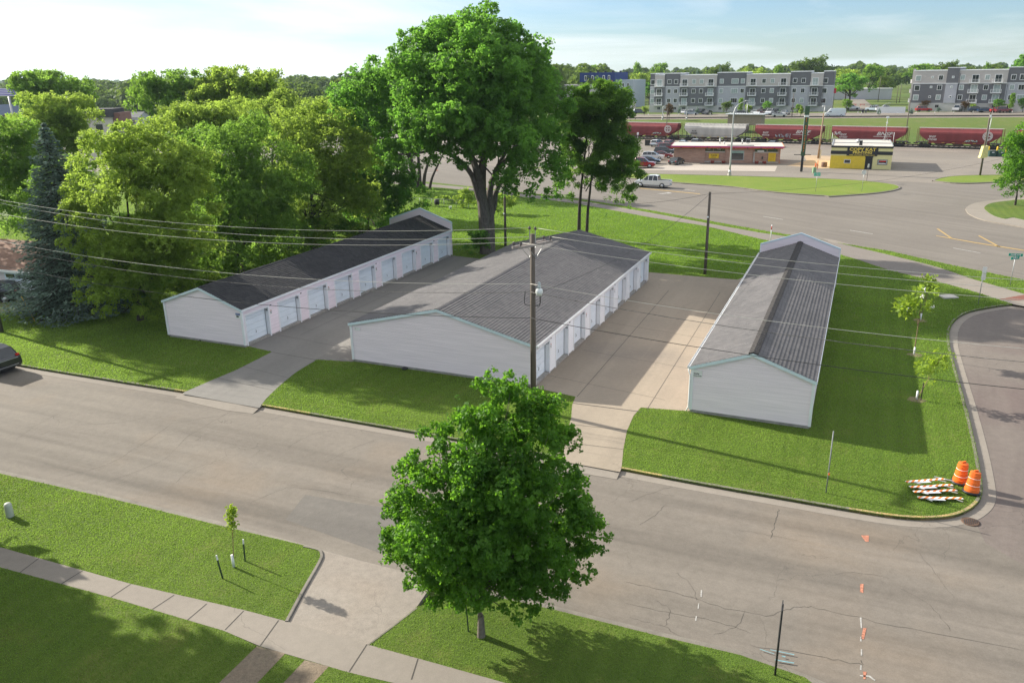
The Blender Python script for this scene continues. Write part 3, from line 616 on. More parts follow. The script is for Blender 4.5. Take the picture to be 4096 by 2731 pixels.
        for i, (ya, yb) in enumerate(edges):
            d = MB(); x = xw-jd; ps = 5
            for k in range(ps):
                za = .03+k*(dh-.03)/ps; zb2 = .03+(k+1)*(dh-.03)/ps
                d.box((x+.02, (ya+yb)/2, (za+zb2)/2), (.05, yb-ya, zb2-za-.018), m_door)
                for q in (1, 2): d.box((x+.047, (ya+yb)/2, za+(zb2-za)*q/3), (.006, yb-ya-.02, .012), m_door)
            d.box((x-.01, (ya+yb)/2, dh/2), (.03, yb-ya, dh), M('door shadow gap', (.25, .26, .27), .7))
            for y in (ya+.02, yb-.02): d.box((x+.05, y, dh/2), (.03, .045, dh-.02), M('grey rubber door seal', (.26, .27, .29), .8))
            d.box((x+.05, (ya+yb)/2, dh-.02), (.03, yb-ya-.1, .045), MATS['grey rubber door seal']); d.box((x+.05, (ya+yb)/2, .035), (.05, yb-ya-.1, .05), MATS['grey rubber door seal'])
            do = d.build('garage_door', root)
            hd = MB(); hd.tube([(x+.06, (ya+yb)/2-.02, .62), (x+.10, (ya+yb)/2, .66), (x+.10, (ya+yb)/2, .78), (x+.06, (ya+yb)/2-.02, .82)], .014, m_dark, 6); hd.build('handle', do); hd = MB(); hd.box((x+.06, (ya+yb)/2+.1, .10), (.05, .1, .06), m_dark); hd.build('latch', do)
            fr = MB(); fr.box((xw+.02, (ya+yb)/2, dh+.05), (.05, yb-ya+.24, .10), m_trim)
            for y in (ya-.06, yb+.06): fr.box((xw+.018, y, dh/2+.02), (.045, .115, dh-.04), m_trim)
            fo = fr.build('door_frame', root)
            text(str(first-i), .2, m_black, root, (xw-.12, yb-.006, dh-.22), (1, 0, 0), (0, 0, 1), 'door_number', .003, bold=.006)
            if i % 3 == 1 or i == 0: v = MB(); v.box((xw+.02, yb+.3, dh+.06), (.02, .16, .07), m_dark); v.build('vent', root)
            if i % 2 == 0 and i < doors-1:
                pl = MB(); pl.box((xw+.022, yb+.28, dh-.42), (.012, .2, .42), m_white); pl.box((xw+.03, yb+.28, dh-.32), (.006, .12, .05), m_red); pl.box((xw+.03, yb+.28, dh-.42), (.006, .15, .05), m_dark); pl.box((xw+.03, yb+.28, dh-.52), (.006, .13, .04), m_dark); pl.build('notice_plate', root)
    return root, W, Lg, ze, zr
gL, WL, LL, zeL, zrL = garage('L', 'garage_row', 'long white garage row with nine doors and dark roof, under the grove of trees', doors=9, first=36, parapet=True, roofmat=m_roofd)
gM, WM, LM, zeM, zrM = garage('M', 'garage_row', 'widest white garage row with low grey roof, directly behind the utility pole', doors=8, first=17)
gR, WR, LR, zeR, zrR = garage('R', 'garage_row', 'narrow white garage row with thick dark ridge, closest to the side street', parapet=True, ridge='thick', gutter_left=True)
for g_ in (gL, gM, gR): g_['group'] = 'white storage garage rows'
# small signs and fittings fixed to the gables
def gsign(root, x, z, w, h, draw):
    b = MB(); b.box((x, .065, z), (w, .03, h), m_white); s = b.build('wall_sign', root); draw(s, x, z); return s
def dL(s, x, z):
    b = MB(); b.box((x, .044, z+.11), (.40, .012, .14), M('sign blue', (.02, .06, .30), .5)); b.box((x-.05, .044, z-.06), (.2, .012, .1), m_dark); b.build('sign_panel', s); text('NOTICE', .09, m_white, s, (x, .036, z+.11), (1, 0, 0), (0, 0, 1))
gsign(gL, WL-.38, 2.30, .46, .44, dL)
gsign(gM, .58, 2.32, .42, .2, lambda s, x, z: text('I', .14, m_dark, s, (x-.15, .048, z), (1, 0, 0), (0, 0, 1)))
gsign(gR, .36, 2.32, .52, .4, lambda s, x, z: (text('Security', .11, m_dark, s, (x-.06, .046, z), (1, 0, 0), (0, 0, 1), bold=.004), text('Cameras In Use', .075, m_dark, s, (x, .046, z-.12), (1, 0, 0), (0, 0, 1), bold=.003)))
b = MB(); b.lathe((0, 0, 0), [(.14, 0), (.2, .02), (.2, .1), (.13, .13)], m_black, 14)
tag(b.build('bait_box', loc=tuple(ad_(930, 848, 0))), 'round black box on the grass against the widest gable wall', 'bait box')
b = MB(); b.lathe((0, 0, 0), [(.2, 0), (.22, .03), (.2, .07), (.1, .12)], m_black, 12)
tag(b.build('downpipe_splash', loc=tuple(ad_(464, 781, 0))), 'flat black drain outlet at the foot of the gable under the grove', 'drain outlet')

# ------------------------------------------------------------------ poles and wires
P2 = at(2134, 1640); P1 = at(5, 1328); STEP = P2[:2]-P1[:2]; P3 = np.array([*(P2[:2]+STEP), 0]); ld = STEP/np.linalg.norm(STEP); ln = np.array([math.cos(R(43)), math.sin(R(43))])
# the crossarms point away from the garages
def arm_pt(base, a, h, fwd=0): q = base[:2]+ln*a+ld*fwd; return (*q, h)
HP = 10.0
def cross_pole(base, label, lamp=False):
    root = thing('utility_pole', label, 'utility pole', base, 0, 'timber poles carrying the street wires')
    L = lambda a, h, f=0: tuple(np.array(arm_pt(base, a, h, f))-np.array([base[0], base[1], 0]))
    b = MB(); b.tube([(0, 0, -.3), (0, 0, 5), (0, 0, HP)], [.175, .155, .125], m_pole, 12); b.build('pole', root)
    for f in (-.19, .19):
        b = MB(); b.bar(L(-1.22, HP-.55, f), L(1.22, HP-.55, f), .10, .13, m_arm); b.build('crossarm', root)
        b = MB()
        for s in (-1, 1): b.bar(L(s*.62, HP-.6, f), L(0, HP-1.25, f), .035, .012, m_steel)
        b.build('brace', root)
    for a, f in ((-1.1, -.19), (-1.1, .19), (1.1, -.19), (1.1, .19)):
        p = L(a, HP-.49, f); b = MB(); b.lathe(p, [(.018, 0), (.018, .09), (.07, .10), (.085, .15), (.05, .17), (.06, .21), (.03, .24)], M('brown glazed insulator', (.075, .06, .055), .25), 10); b.build('insulator', root)
    for f in (-.16, .16):
        p = L(0, HP-.45, f); b = MB(); b.box((p[0], p[1], HP-.15), (.035, .035, .75), m_steel, math.atan2(ld[1], ld[0])); b.lathe((p[0], p[1], HP+.22), [(.018, 0), (.07, .03), (.085, .09), (.05, .11), (.06, .15), (.03, .18)], MATS['brown glazed insulator'], 10); b.build('insulator', root)
    if lamp:
        q = np.array([.8, -.6]); q = q/np.linalg.norm(q)*.42
        b = MB(); b.tube([(0, 0, 7.05), (q[0]*.6, q[1]*.6, 7.15), (q[0], q[1], 7.2)], .03, m_steel, 8); b.lathe((q[0], q[1], 6.82), [(.09, .3), (.1, .42), (.075, .44), (.075, .62), (.04, .66)], M('lamp housing grey', (.42, .46, .45), .5), 14)
        b.lathe((q[0], q[1], 6.72), [(.03, 0), (.15, .03), (.2, .22), (.17, .36), (.09, .42)], M('milky lamp refractor', (.7, .72, .7), .25), 16); b.build('lamp_head', root)
        b = MB()
        rr = random.Random(5)
        for k in range(5):
            a0 = -.5 if k % 2 else .45; pts = [tuple(np.array([*(ld*(a0+rr.uniform(-.12, .12))), 6.95-k*.03])), tuple(np.array([*(ld*a0*.9), 6.35-rr.uniform(0, .25)])), (0.14, -.14, 6.3-rr.uniform(0, .2))]
            b.tube([(*p[:2], p[2]) for p in np.array(smoothline3(pts))], .012, m_wireb, 5)
        b.build('slack_cable', root)
        b = MB(); b.box((-.13, -.12, 2.2), (.02, .05, 2.6), m_dark, 0); b.build('ground_guard', root)
    return root
def smoothline3(P, n=5):
    P = [np.array(p, float) for p in P]; out = []
    for i in range(len(P)-1):
        a, b, c, d = P[max(i-1, 0)], P[i], P[i+1], P[min(i+2, len(P)-1)]
        for k in range(n):
            t = k/n; out.append(.5*((2*b)+(c-a)*t+(2*a-5*b+4*c-d)*t*t+(3*b-a-3*c+d)*t**3))
    return out+[P[-1]]
cross_pole(P2, 'tall timber utility pole with double crossarm standing before the widest gable', True)
cross_pole(P1, 'timber pole foot at the left frame edge on the sunny lawn')
cross_pole(P3, 'timber utility pole beyond the side street carrying the wires onward')
def wire(a, b, sag, label, r=.0105, m=None, n=26, name='power_line', wig=0):
    a = np.array(a, float); b = np.array(b, float); pts = []
    for i in range(n+1):
        t = i/n; p = a+(b-a)*t; p[2] -= sag*4*t*(1-t)
        if wig: p[2] += wig*math.sin(i*2.4)
        pts.append(tuple(p))
    mb = MB(); mb.tube(pts, r, m or m_wire, 5); o = mb.build(name, fix=False); return tag(o, label, 'wire', 'overhead wires')
for A, B, side, sags in ((P1, P2, 'to the left frame edge', (1.1, 1.05, 1.1)), (P2, P3, 'across the right garage row', (1.0, 1.0, 1.0))):
    for k, (a, nm) in enumerate(((1.1, 'rear conductor from the far arm tip'), (0., 'topmost conductor from the pole top'), (-1.1, 'front conductor from the near arm tip'))):
        h = HP+.33 if a == 0 else HP-.28
        wire(arm_pt(A, a, h, .18), arm_pt(B, a, h, -.18), sags[k], 'pale %s, running %s' % (nm, side))
    wire(arm_pt(A, -.17, 7.35), arm_pt(B, -.17, 7.35), 1.0, 'neutral wire just above the pole lamp, running %s' % side, .012)
    wire(arm_pt(A, -.17, 6.9), arm_pt(B, -.17, 6.9), 1.15, 'twisted service cable at the pole lamp, running %s' % side, .015, M('twisted cable', (.16, .15, .14), .6, var=.6, s=6) , 40, wig=.008)
    wire(arm_pt(A, -.17, 5.45), arm_pt(B, -.17, 5.45), .95, 'lowest black communication cable, running %s' % side, .017, m_wireb, wig=.006)
b = MB(); PB = at(2819.5, 1097)
b.tube([(0, 0, -.3), (0, 0, 7.6)], [.15, .105], m_pole, 10); rt = thing('utility_pole', 'short dark timber pole on the grass behind the concrete court', 'utility pole', PB, 0, 'short service poles'); b.build('pole', rt)
b = MB(); b.lathe((-.1, -.14, 5.35), [(.05, -.08), (.09, -.03), (.09, .05), (.05, .08)], m_white, 10); b.build('meter', rt)
PC = at(2022, 985); b = MB(); b.tube([(0, 0, -.3), (0, 0, 6.7)], [.15, .11], m_pole, 10); rt = thing('utility_pole', 'short timber pole with floodlights beside the big cottonwood trunk', 'utility pole', PC, 0, 'short service poles'); b.build('pole', rt)
b = MB(); b.tube([(0, 0, 6.05), (-.35, -.1, 6.1), (-.6, -.1, 6.0)], .03, m_steel, 6); b.box((-.62, -.12, 5.93), (.22, .2, .14), m_white, .3); b.box((-.1, -.2, 5.85), (.2, .16, .14), m_white, -.3); b.build('floodlight', rt)
b = MB(); b.lathe((-.1, -.16, 3.6), [(.05, -.08), (.1, -.03), (.1, .05), (.05, .08)], m_white, 10); b.build('meter', rt)
topB = (PB[0], PB[1], 7.45)
wire(topB, (P2[0]+.1, P2[1], 6.75), .9, 'dark drop cable from the short pole down to the lamp pole', .014, m_wireb)
wire(topB, tuple(np.array([PC[0], PC[1], 6.2])), 1.3, 'dark drop cable between the two short poles', .013, m_wireb)
wire(topB, (PB[0]+50, PB[1]+30, 8.5), 1.2, 'thin drop cable leaving the short pole over the avenue', .011, m_wireb)

# ------------------------------------------------------------------ trees
def unit(v): return v/np.maximum(np.linalg.norm(v, axis=-1, keepdims=True), 1e-9)
def leaves(rng, C, Rd, n, size, up=.35, aspect=.62, outw=1., jit=.8, low=.35, shell=.55, per=9, spread=1.15, lj=.34):
    """n leaves in sprays (leaves of one twig lie nearly in one plane), sprays over clumps with centres C and radii Rd"""
    ns = max(1, n//per); w = Rd**2; ci = rng.choice(len(C), ns, p=w/w.sum())
    d = unit(rng.normal(size=(ns, 3))); flip = (d[:, 2] < 0) & (rng.random(ns) > low); d[flip, 2] *= -1
    rad = Rd[ci]*(shell+(1.08-shell)*rng.random(ns)**.55)*(1+.16*np.abs(rng.normal(size=ns)))
    P = C[ci]+d*rad[:, None]*np.array([1, 1, .82])
    N = unit(d*outw*.8+np.array([0, 0, up])+rng.normal(size=(ns, 3))*jit)
    ct = rng.normal(.5, .16, len(C)); tint = ct[ci]+rng.normal(0, .2, ns)
    k = np.repeat(np.arange(ns), per); n = len(k); N = N[k]; A = unit(np.cross(N, rng.normal(size=(n, 3))))
    P = P[k]+A*(size*spread*np.sqrt(rng.random(n)))[:, None]+N*(rng.normal(0, .22, n)*size)[:, None]
    N = unit(N+rng.normal(size=(n, 3))*lj); T = unit(np.cross(N, rng.normal(size=(n, 3)))); B = np.cross(N, T)
    s = size*(.6+.7*rng.random(n))[:, None]
    V = np.empty((n, 4, 3)); V[:, 0] = P-T*s*.5; V[:, 1] = P+B*s*aspect*.5-T*s*.06; V[:, 2] = P+T*s*.5-N*s*.12; V[:, 3] = P-B*s*aspect*.5-T*s*.06
    tint = np.clip(tint[k]+rng.normal(0, .1, n), 0, 1)
    return V.reshape(-1, 3), np.repeat(tint, 4)
def clumps(rng, lobes, n, k=(.20, .38), fill=.25, flat=0.):
    """clump balls over the skin of each lobe (cx,cy,cz,rx,ry,rz)"""
    lobes = np.array(lobes, float); a = (lobes[:, 3]*lobes[:, 4]*lobes[:, 5])**(2/3); cnt = np.maximum(3, (n*a/a.sum())).astype(int); C = []; Rr = []
    for l, m in zip(lobes, cnt):
        d = unit(rng.normal(size=(m, 3))); d[:, 2] = np.where((d[:, 2] < -.2) & (rng.random(m) < .6), -d[:, 2], d[:, 2])
        rr = np.where(rng.random(m) < fill, rng.random(m)*.7, .72+.34*rng.random(m))
        C.append(l[:3]+d*rr[:, None]*l[3:6]); Rr.append((l[3]*l[4]*l[5])**(1/3)*rng.uniform(k[0], k[1], m))
    return np.concatenate(C), np.concatenate(Rr)
def limbs(b, paths, m, n=7):
    for P, r0, r1 in paths:
        P = smoothline3(P, 4); k = len(P); b.tube([tuple(p) for p in P], [r0+(r1-r0)*(i/(k-1))**.8 for i in range(k)], m, n)
def auto_limbs(rng, C, base, fork, r0, cnt, spread=.35):
    """main stem to the fork, then curved limbs out to a choice of clumps"""
    top = C[:, 2].max(); paths = [([base+np.array([0, 0, -.2]), base+(fork-base)*.5+rng.normal(0, .08, 3)*[1, 1, 0], fork, fork+(np.array([C[:, 0].mean(), C[:, 1].mean(), top])-fork)*.75], r0, r0*.12)]
    far = rng.permutation(len(C))[:cnt]
    for i in far:
        e = C[i]; t = rng.uniform(-.25, .45)
        s = fork+(np.array([C[:, 0].mean(), C[:, 1].mean(), top])-fork)*max(t, 0)*.8 if t > 0 else base+(fork-base)*(1+t)
        mid = s*.5+e*.5+np.array([0, 0, -.08*np.linalg.norm(e-s)*spread*3])+rng.normal(0, .03, 3)*np.linalg.norm(e-s)
        paths.append(([s, s*.7+mid*.3+np.array([0, 0, .05]), mid, e], r0*rng.uniform(.22, .45), r0*.04))
    return paths
def tree(name, label, cat, base, lobes, nclump, nleaf, size, lm, bark=None, r0=.2, fork=None, limbcnt=14, seed=0, paths=None, group=None, k=(.20, .38), extra=None, **kw):
    rng = np.random.default_rng(seed); base = np.array(base, float)
    lob = [(l[0]-base[0], l[1]-base[1], l[2]-base[2], *l[3:6]) for l in lobes]
    C, Rr = clumps(rng, lob, nclump, k)
    ok = C[:, 2] > .12; C = C[ok]; Rr = np.minimum(Rr[ok], np.maximum(C[:, 2], .15))
    V, t = leaves(rng, C, Rr, nleaf, size, **kw)
    root = thing(name, label, cat, base, 0, group)
    raw('crown', V, np.arange(len(V)).reshape(-1, 4), [lm], root, tint=t)
    b = MB()
    if paths: limbs(b, [([np.array(p)-base for p in P], a, c) for P, a, c in paths], bark or m_bark)
    if fork is None: fork = np.array([0, 0, C[:, 2].min()*.6+C[:, 2].max()*.15])
    else: fork = np.array(fork)-base
    pp = auto_limbs(rng, C, np.zeros(3), fork, r0, limbcnt)
    limbs(b, pp[1:] if paths else pp, bark or m_barkd)
    b.build('trunk', root, fix=False)
    if extra: extra(root)
    return root
def lobes_px(Y, L):                    # lobes measured on the photo (2352 px wide): x, y, rx, ry, depth offset, depth radius factor
    out = []
    for l in L:
        x, y, rx, ry = l[:4]; dy = l[4] if len(l) > 4 else 0
        p = dep(x*DS, y*DS, Y+dy); s = (Y+dy)/F_PX*DS*1.02
        out.append((*p, rx*s, (l[5] if len(l) > 5 else 1)*(rx+ry)*.5*s, ry*s))
    return out
def pl(Y, pts): return [dep(p[0]*DS, p[1]*DS, Y+(p[2] if len(p) > 2 else 0)) for p in pts]

# big cottonwood beside the middle garages
bc = ad_(1117, 582); Y = bc[1]
paths = [(pl(Y, [(1118, 586), (1112, 500), (1106, 440), (1108, 380), (1112, 320), (1105, 230), (1090, 120)]), .78, .12),
         (pl(Y+.6, [(1127, 586), (1126, 490), (1125, 440), (1140, 390, 1), (1170, 330, 2), (1190, 240, 2)]), .55, .1),
         (pl(Y, [(1106, 470), (1096, 440), (1082, 400), (1050, 365), (1005, 345), (960, 352), (910, 355)]), .42, .07),
         (pl(Y, [(1108, 440), (1092, 390), (1072, 330), (1050, 260), (1020, 180)]), .40, .07),
         (pl(Y+1, [(1130, 470), (1140, 440), (1160, 405), (1200, 370), (1240, 350), (1275, 345)]), .34, .05),
         (pl(Y+1, [(1128, 420), (1150, 380), (1190, 345), (1225, 310), (1250, 250)]), .34, .06),
         (pl(Y-1, [(1104, 410), (1080, 350), (1045, 300), (990, 250), (950, 200)]), .32, .05),
         (pl(Y-1.5, [(1110, 380), (1130, 310), (1150, 240), (1165, 150)]), .30, .05),
         (pl(Y+1, [(1128, 500), (1138, 470), (1142, 420), (1145, 360)]), .25, .06)]
LB = [(1075, 105, 85, 75), (1000, 120, 62, 60, -1), (1165, 165, 80, 70, -1), (1235, 150, 42, 50, 1), (970, 215, 85, 80, -3), (1090, 215, 110, 95, -4), (1215, 245, 75, 85, 0), (900, 225, 75, 65, 1), (845, 230, 60, 65, 2), (1000, 290, 95, 60, -3), (1165, 300, 75, 75, -4), (1255, 330, 48, 75, 0), (1230, 405, 60, 45, -1), (1180, 395, 45, 45, -3), (1085, 300, 60, 50, -5), (905, 300, 65, 50, 1), (955, 345, 55, 35, 0), (1110, 45, 30, 30), (1045, 60, 30, 30), (1268, 425, 26, 35), (1180, 440, 22, 22, -2), (1175, 200, 40, 40, -6), (1190, 330, 32, 40, -7), (1120, 150, 60, 60, -4), (790, 260, 35, 60, 3), (1150, 100, 50, 45, 0), (1150, 425, 35, 28, -1), (1215, 445, 42, 24, -1), (1265, 450, 24, 26, 0), (1290, 390, 28, 50, 1), (1000, 345, 45, 26, -2), (1060, 350, 40, 22, -4), (1010, 320, 60, 35, -6), (1150, 365, 45, 35, -6), (1205, 380, 40, 40, -5), (1240, 300, 40, 50, -4), (940, 130, 35, 50, 0), (1060, 395, 30, 22, -7), (905, 150, 20, 22), (952, 72, 20, 24), (1195, 82, 24, 24), (1262, 116, 20, 22), (1290, 225, 20, 30), (868, 160, 24, 26), (1300, 330, 18, 26), (1225, 110, 18, 26), (1090, 360, 40, 30, -7), (1150, 400, 35, 26, -7), (1075, 330, 65, 45, -7), (1120, 310, 65, 55, -8), (1040, 300, 65, 55, -9), (1165, 320, 55, 55, -9), (960, 300, 55, 60, -7), (1020, 270, 60, 60, -8), (1075, 300, 50, 50, -8), (1147, 180, 60, 60, -7), (1090, 140, 60, 55, -6), (1100, 200, 90, 80, 6), (1000, 220, 80, 80, 6), (1180, 220, 80, 80, 6), (960, 380, 40, 24, -2), (1180, 340, 50, 40, -7), (1035, 355, 35, 25, -7), (900, 350, 50, 40, 1), (870, 395, 40, 40, 3), (1275, 270, 35, 55, 0)]
tree('cottonwood_tree', 'tallest tree, a spreading cottonwood with thick furrowed trunk behind the widest garages', 'tree', bc, lobes_px(Y, LB), 760, 250000, .25, m_lcot, m_bark, .5, fork=dep(1112*DS, 330*DS, Y), limbcnt=22, seed=1, paths=paths, k=(.20, .40), up=.25, low=.6, aspect=.85)
# shrub growth at its foot
tree('bush', 'leafy bush hugging the foot of the big cottonwood trunk', 'bush', ad_(1106, 585), lobes_px(ad_(1106, 585)[1], [(1100, 550, 26, 28), (1090, 565, 22, 18), (1118, 562, 16, 20)]), 26, 5000, .17, m_lcot, m_barkd, .04, limbcnt=5, seed=2)
tree('bush', 'rounded bush growing behind the cottonwood, beside the short floodlight pole', 'bush', ad_(1150, 492), lobes_px(ad_(1150, 492)[1], [(1150, 470, 26, 22), (1170, 462, 20, 18), (1140, 482, 16, 10)]), 24, 4500, .18, m_lbox, m_barkd, .04, limbcnt=5, seed=3)
tree('bush', 'pale bush by the chain link fence near the cottonwood', 'bush', ad_(1072, 478), lobes_px(ad_(1072, 478)[1], [(1068, 458, 22, 20), (1080, 470, 14, 10)]), 18, 3000, .18, m_lbox, m_barkd, .04, limbcnt=5, seed=4)
# pair of slender locusts
bl = ad_(1340, 549); Y = bl[1]
tree('locust_tree', 'slender two stemmed locust with airy drooping foliage next to the cottonwood', 'tree', bl, lobes_px(Y, [(1385, 235, 55, 45), (1330, 265, 45, 50), (1415, 280, 40, 50), (1370, 310, 55, 45), (1330, 340, 40, 45), (1405, 345, 45, 45), (1430, 400, 34, 40), (1395, 415, 30, 35), (1330, 400, 25, 30), (1445, 440, 22, 22), (1390, 465, 12, 25), (1340, 220, 30, 30), (1300, 300, 25, 40), (1420, 350, 45, 50, -1), (1360, 390, 40, 45, -1), (1310, 380, 28, 45, 0), (1440, 395, 32, 50, 0), (1400, 250, 50, 50), (1440, 455, 26, 28), (1300, 420, 22, 40, 1), (1405, 440, 24, 36, -1)]), 320, 120000, .23, m_loc, m_barkd, .14, fork=dep(1345*DS, 400*DS, Y), limbcnt=30, seed=5,
     paths=[(pl(Y, [(1329, 550), (1331, 480), (1335, 430), (1341, 380), (1350, 300), (1370, 220)]), .24, .04), (pl(Y, [(1347, 552), (1350, 485), (1355, 440), (1362, 390), (1390, 320), (1410, 270)]), .21, .04), (pl(Y, [(1345, 440), (1370, 400), (1400, 385), (1435, 395), (1450, 420)]), .07, .02)], k=(.16, .34), low=.75, aspect=.45, shell=.3)
# multi stemmed dark tree behind, by the avenue
bm_ = ad_(965, 432); Y = bm_[1]
tree('dark_stemmed_tree', 'dark multi stemmed tree between the cottonwood and the avenue', 'tree', bm_, lobes_px(Y, [(900, 190, 60, 45), (870, 240, 70, 50), (930, 290, 60, 50), (850, 310, 70, 50), (800, 270, 50, 60), (960, 330, 50, 30), (990, 300, 40, 40)]), 150, 30000, .45, m_lcot, m_barkd, .3, fork=dep(950*DS, 380*DS, Y), limbcnt=16, seed=6,
     paths=[(pl(Y, [(958, 440), (950, 400), (940, 360), (920, 300), (890, 220)]), .55, .1), (pl(Y, [(965, 440), (963, 390), (960, 340), (965, 280)]), .4, .1), (pl(Y, [(972, 440), (976, 400), (985, 370), (995, 330), (1005, 290)]), .36, .08), (pl(Y, [(985, 445), (992, 410), (1008, 375), (1020, 350)]), .3, .08), (pl(Y, [(950, 420), (935, 390), (920, 370)]), .3, .1)])

# the grove on the left
def grove(label, base, Y, L, nc, nl, size, lm, seed, r0=.22, name='box_elder_tree', lc=14, group='trees of the grove', **kw):
    return tree(name, label, 'tree', base, lobes_px(Y, L), nc, nl, size, lm, m_barkd, r0, limbcnt=lc, seed=seed, group=group, **kw)
gk = dict(up=.4, low=.45)
grove('pale yellow green tree whose boughs sweep down to the lawn beside the blue spruce', (-29.2, 60.6, 0), 59.3, [(300, 640, 90, 70, -.5), (255, 690, 60, 45, -2), (320, 715, 50, 28, -2), (425, 640, 60, 55, 3), (350, 600, 90, 80, -1), (270, 370, 80, 75, 0), (205, 420, 55, 60, 1), (340, 330, 85, 55, 2), (215, 520, 60, 70, -1), (320, 450, 100, 90, -1), (300, 570, 90, 75, -1), (225, 610, 55, 55, -1.5), (275, 665, 60, 45, -2), (245, 715, 34, 28, -2), (215, 690, 40, 34, -2), (200, 650, 45, 40, -1.5), (180, 580, 40, 45, -2), (175, 530, 38, 40, -1), (290, 720, 40, 22, -2), (400, 560, 90, 90, -2), (370, 645, 70, 45, -1.5), (400, 400, 80, 80, 0), (175, 470, 28, 28, 0), (335, 690, 45, 30, -1.5), (430, 470, 70, 80, 0)], 520, 150000, .17, m_lbox, 11, .32, lc=40, k=(.15, .30), **gk)
grove('broad mid green tree in the middle of the grove above the dark roof end', ad_(560, 640), 72, [(500, 380, 85, 75), (575, 340, 80, 60, 2), (560, 460, 100, 90), (500, 540, 80, 80, -2), (435, 345, 65, 55, 4), (465, 450, 75, 80, 2), (440, 540, 55, 70, 2), (620, 540, 80, 70, 0), (460, 620, 60, 45, -3), (640, 420, 80, 80, 2), (560, 620, 60, 40, -2)], 440, 125000, .19, m_lmid, 12, .3, lc=30, k=(.16, .31), **gk)
grove('tall yellow tipped tree standing over the middle of the dark garage roof', ad_(720, 600), 82, [(690, 330, 75, 65), (750, 300, 70, 55, 2), (780, 380, 85, 80), (700, 430, 80, 80, -1), (700, 520, 80, 60, -1), (800, 470, 70, 70), (640, 310, 50, 45, 2)], 330, 85000, .21, m_lbox, 13, .3, lc=26, k=(.17, .33), **gk)
grove('dark leafed tree leaning over the far end of the dark garage roof', ad_(850, 545), 92, [(840, 400, 65, 70), (890, 420, 60, 55), (935, 455, 50, 45, -1), (850, 480, 70, 45, -1), (900, 505, 50, 25, -4), (950, 505, 30, 18, -5), (800, 420, 50, 60)], 230, 56000, .23, m_lcot, 14, .28, lc=20, k=(.18, .35))
grove('small dark tree squeezed between the grove and the dark roof edge', ad_(640, 640), 76, [(620, 590, 55, 35), (700, 560, 55, 35, 2), (760, 530, 50, 30, 5)], 60, 14000, .24, m_lmid, 15, .16, lc=10)
grove('bushy green tree rising behind the pale tree, with small dead twigs', ad_(470, 560), 92, [(400, 290, 60, 40), (460, 290, 70, 45), (530, 280, 60, 40), (420, 350, 70, 50)], 190, 55000, .21, m_lbox, 16, .25, lc=16, **gk)
grove('wide yellow green tree behind the middle of the grove', ad_(640, 520), 98, [(590, 290, 60, 45), (650, 270, 55, 45), (720, 270, 50, 40), (660, 330, 70, 50)], 190, 55000, .22, m_lbox, 17, .25, lc=14, **gk)
grove('tree with bare slanting limbs showing through its thin crown', ad_(430, 470), 122, [(345, 205, 45, 36), (395, 215, 45, 40), (440, 200, 40, 30), (420, 250, 55, 35), (330, 240, 35, 30)], 110, 17000, .36, m_lmid, 18, .3, lc=34, k=(.18, .34), **gk)
grove('leafy tree left of a pair, on the second row of the grove', ad_(520, 450), 120, [(500, 200, 42, 32), (490, 240, 50, 36), (545, 215, 36, 32)], 90, 16000, .36, m_lbox, 19, .25, lc=10, **gk)
grove('highest pointed tree of the second row of the grove', ad_(600, 450), 118, [(570, 205, 40, 40), (615, 200, 42, 36), (600, 245, 60, 36), (640, 240, 32, 30)], 110, 18000, .36, m_lbox, 20, .25, lc=12, **gk)
grove('small rounded pale tree next to the white trailer', ad_(730, 430), 112, [(735, 255, 30, 26), (700, 262, 28, 22), (720, 290, 45, 25)], 60, 9000, .32, m_lbox, 21, .2, lc=8, **gk)
grove('dark green tree behind the brown roofed garage', ad_(30, 520), 88, [(30, 330, 60, 55), (10, 400, 70, 70), (70, 400, 50, 60), (20, 480, 70, 60), (95, 460, 45, 60)], 210, 55000, .21, m_lmid, 22, .3, lc=16, **gk)
grove('pale topped round tree above the tip of the blue spruce', ad_(150, 480), 100, [(110, 255, 55, 36), (160, 270, 55, 45), (172, 310, 38, 40), (120, 320, 70, 55), (60, 300, 40, 40), (165, 350, 40, 40)], 230, 65000, .22, m_lbox, 23, .3, lc=16, **gk)
grove('spreading green tree with a flat top, in front of the billboard', ad_(110, 400), 135, [(80, 185, 45, 24), (110, 200, 55, 26), (60, 215, 45, 24), (165, 215, 45, 26), (195, 235, 30, 24), (130, 240, 70, 28)], 150, 24000, .38, m_lmid, 24, .3, lc=14, **gk)
grove('dark shaded tree below the pale topped round tree', ad_(110, 560), 82, [(150, 430, 60, 60), (100, 500, 60, 60), (170, 500, 60, 60, 3)], 80, 18000, .27, m_lmid, 25, .25, lc=10)
for x, y, w, h, l in ((430, 640, 60, 40, 'dark bush under the pale tree, behind the gable corner'), (300, 660, 55, 40, 'dark bush between the blue spruce and the pale tree'), (520, 610, 60, 38, 'low bush behind the dark garage roof, closest to the street'), (610, 585, 60, 36, 'low bush midway along the back of the dark garage roof'), (700, 560, 60, 34, 'low bush farther along the back of the dark garage roof'), (560, 520, 60, 60, 'tall dark bush deep inside the grove'), (330, 560, 60, 60, 'tall dark bush behind the pale tree'), (800, 545, 50, 30, 'low bush by the far end of the dark garage roof')):
    Yb = 63+ (x-300)*.055+(690-y)*.03; grove(l, (*dep(x*DS, y*DS, Yb)[:2], 0), Yb, [(x, y, w, h), (x+w*.6, y+h*.3, w*.6, h*.7, 1), (x-w*.6, y+h*.2, w*.6, h*.7, 1)], 60, 16000, .2, m_lmid, int(x)+y, .08, name='bush', lc=6, group='bushes under the grove')
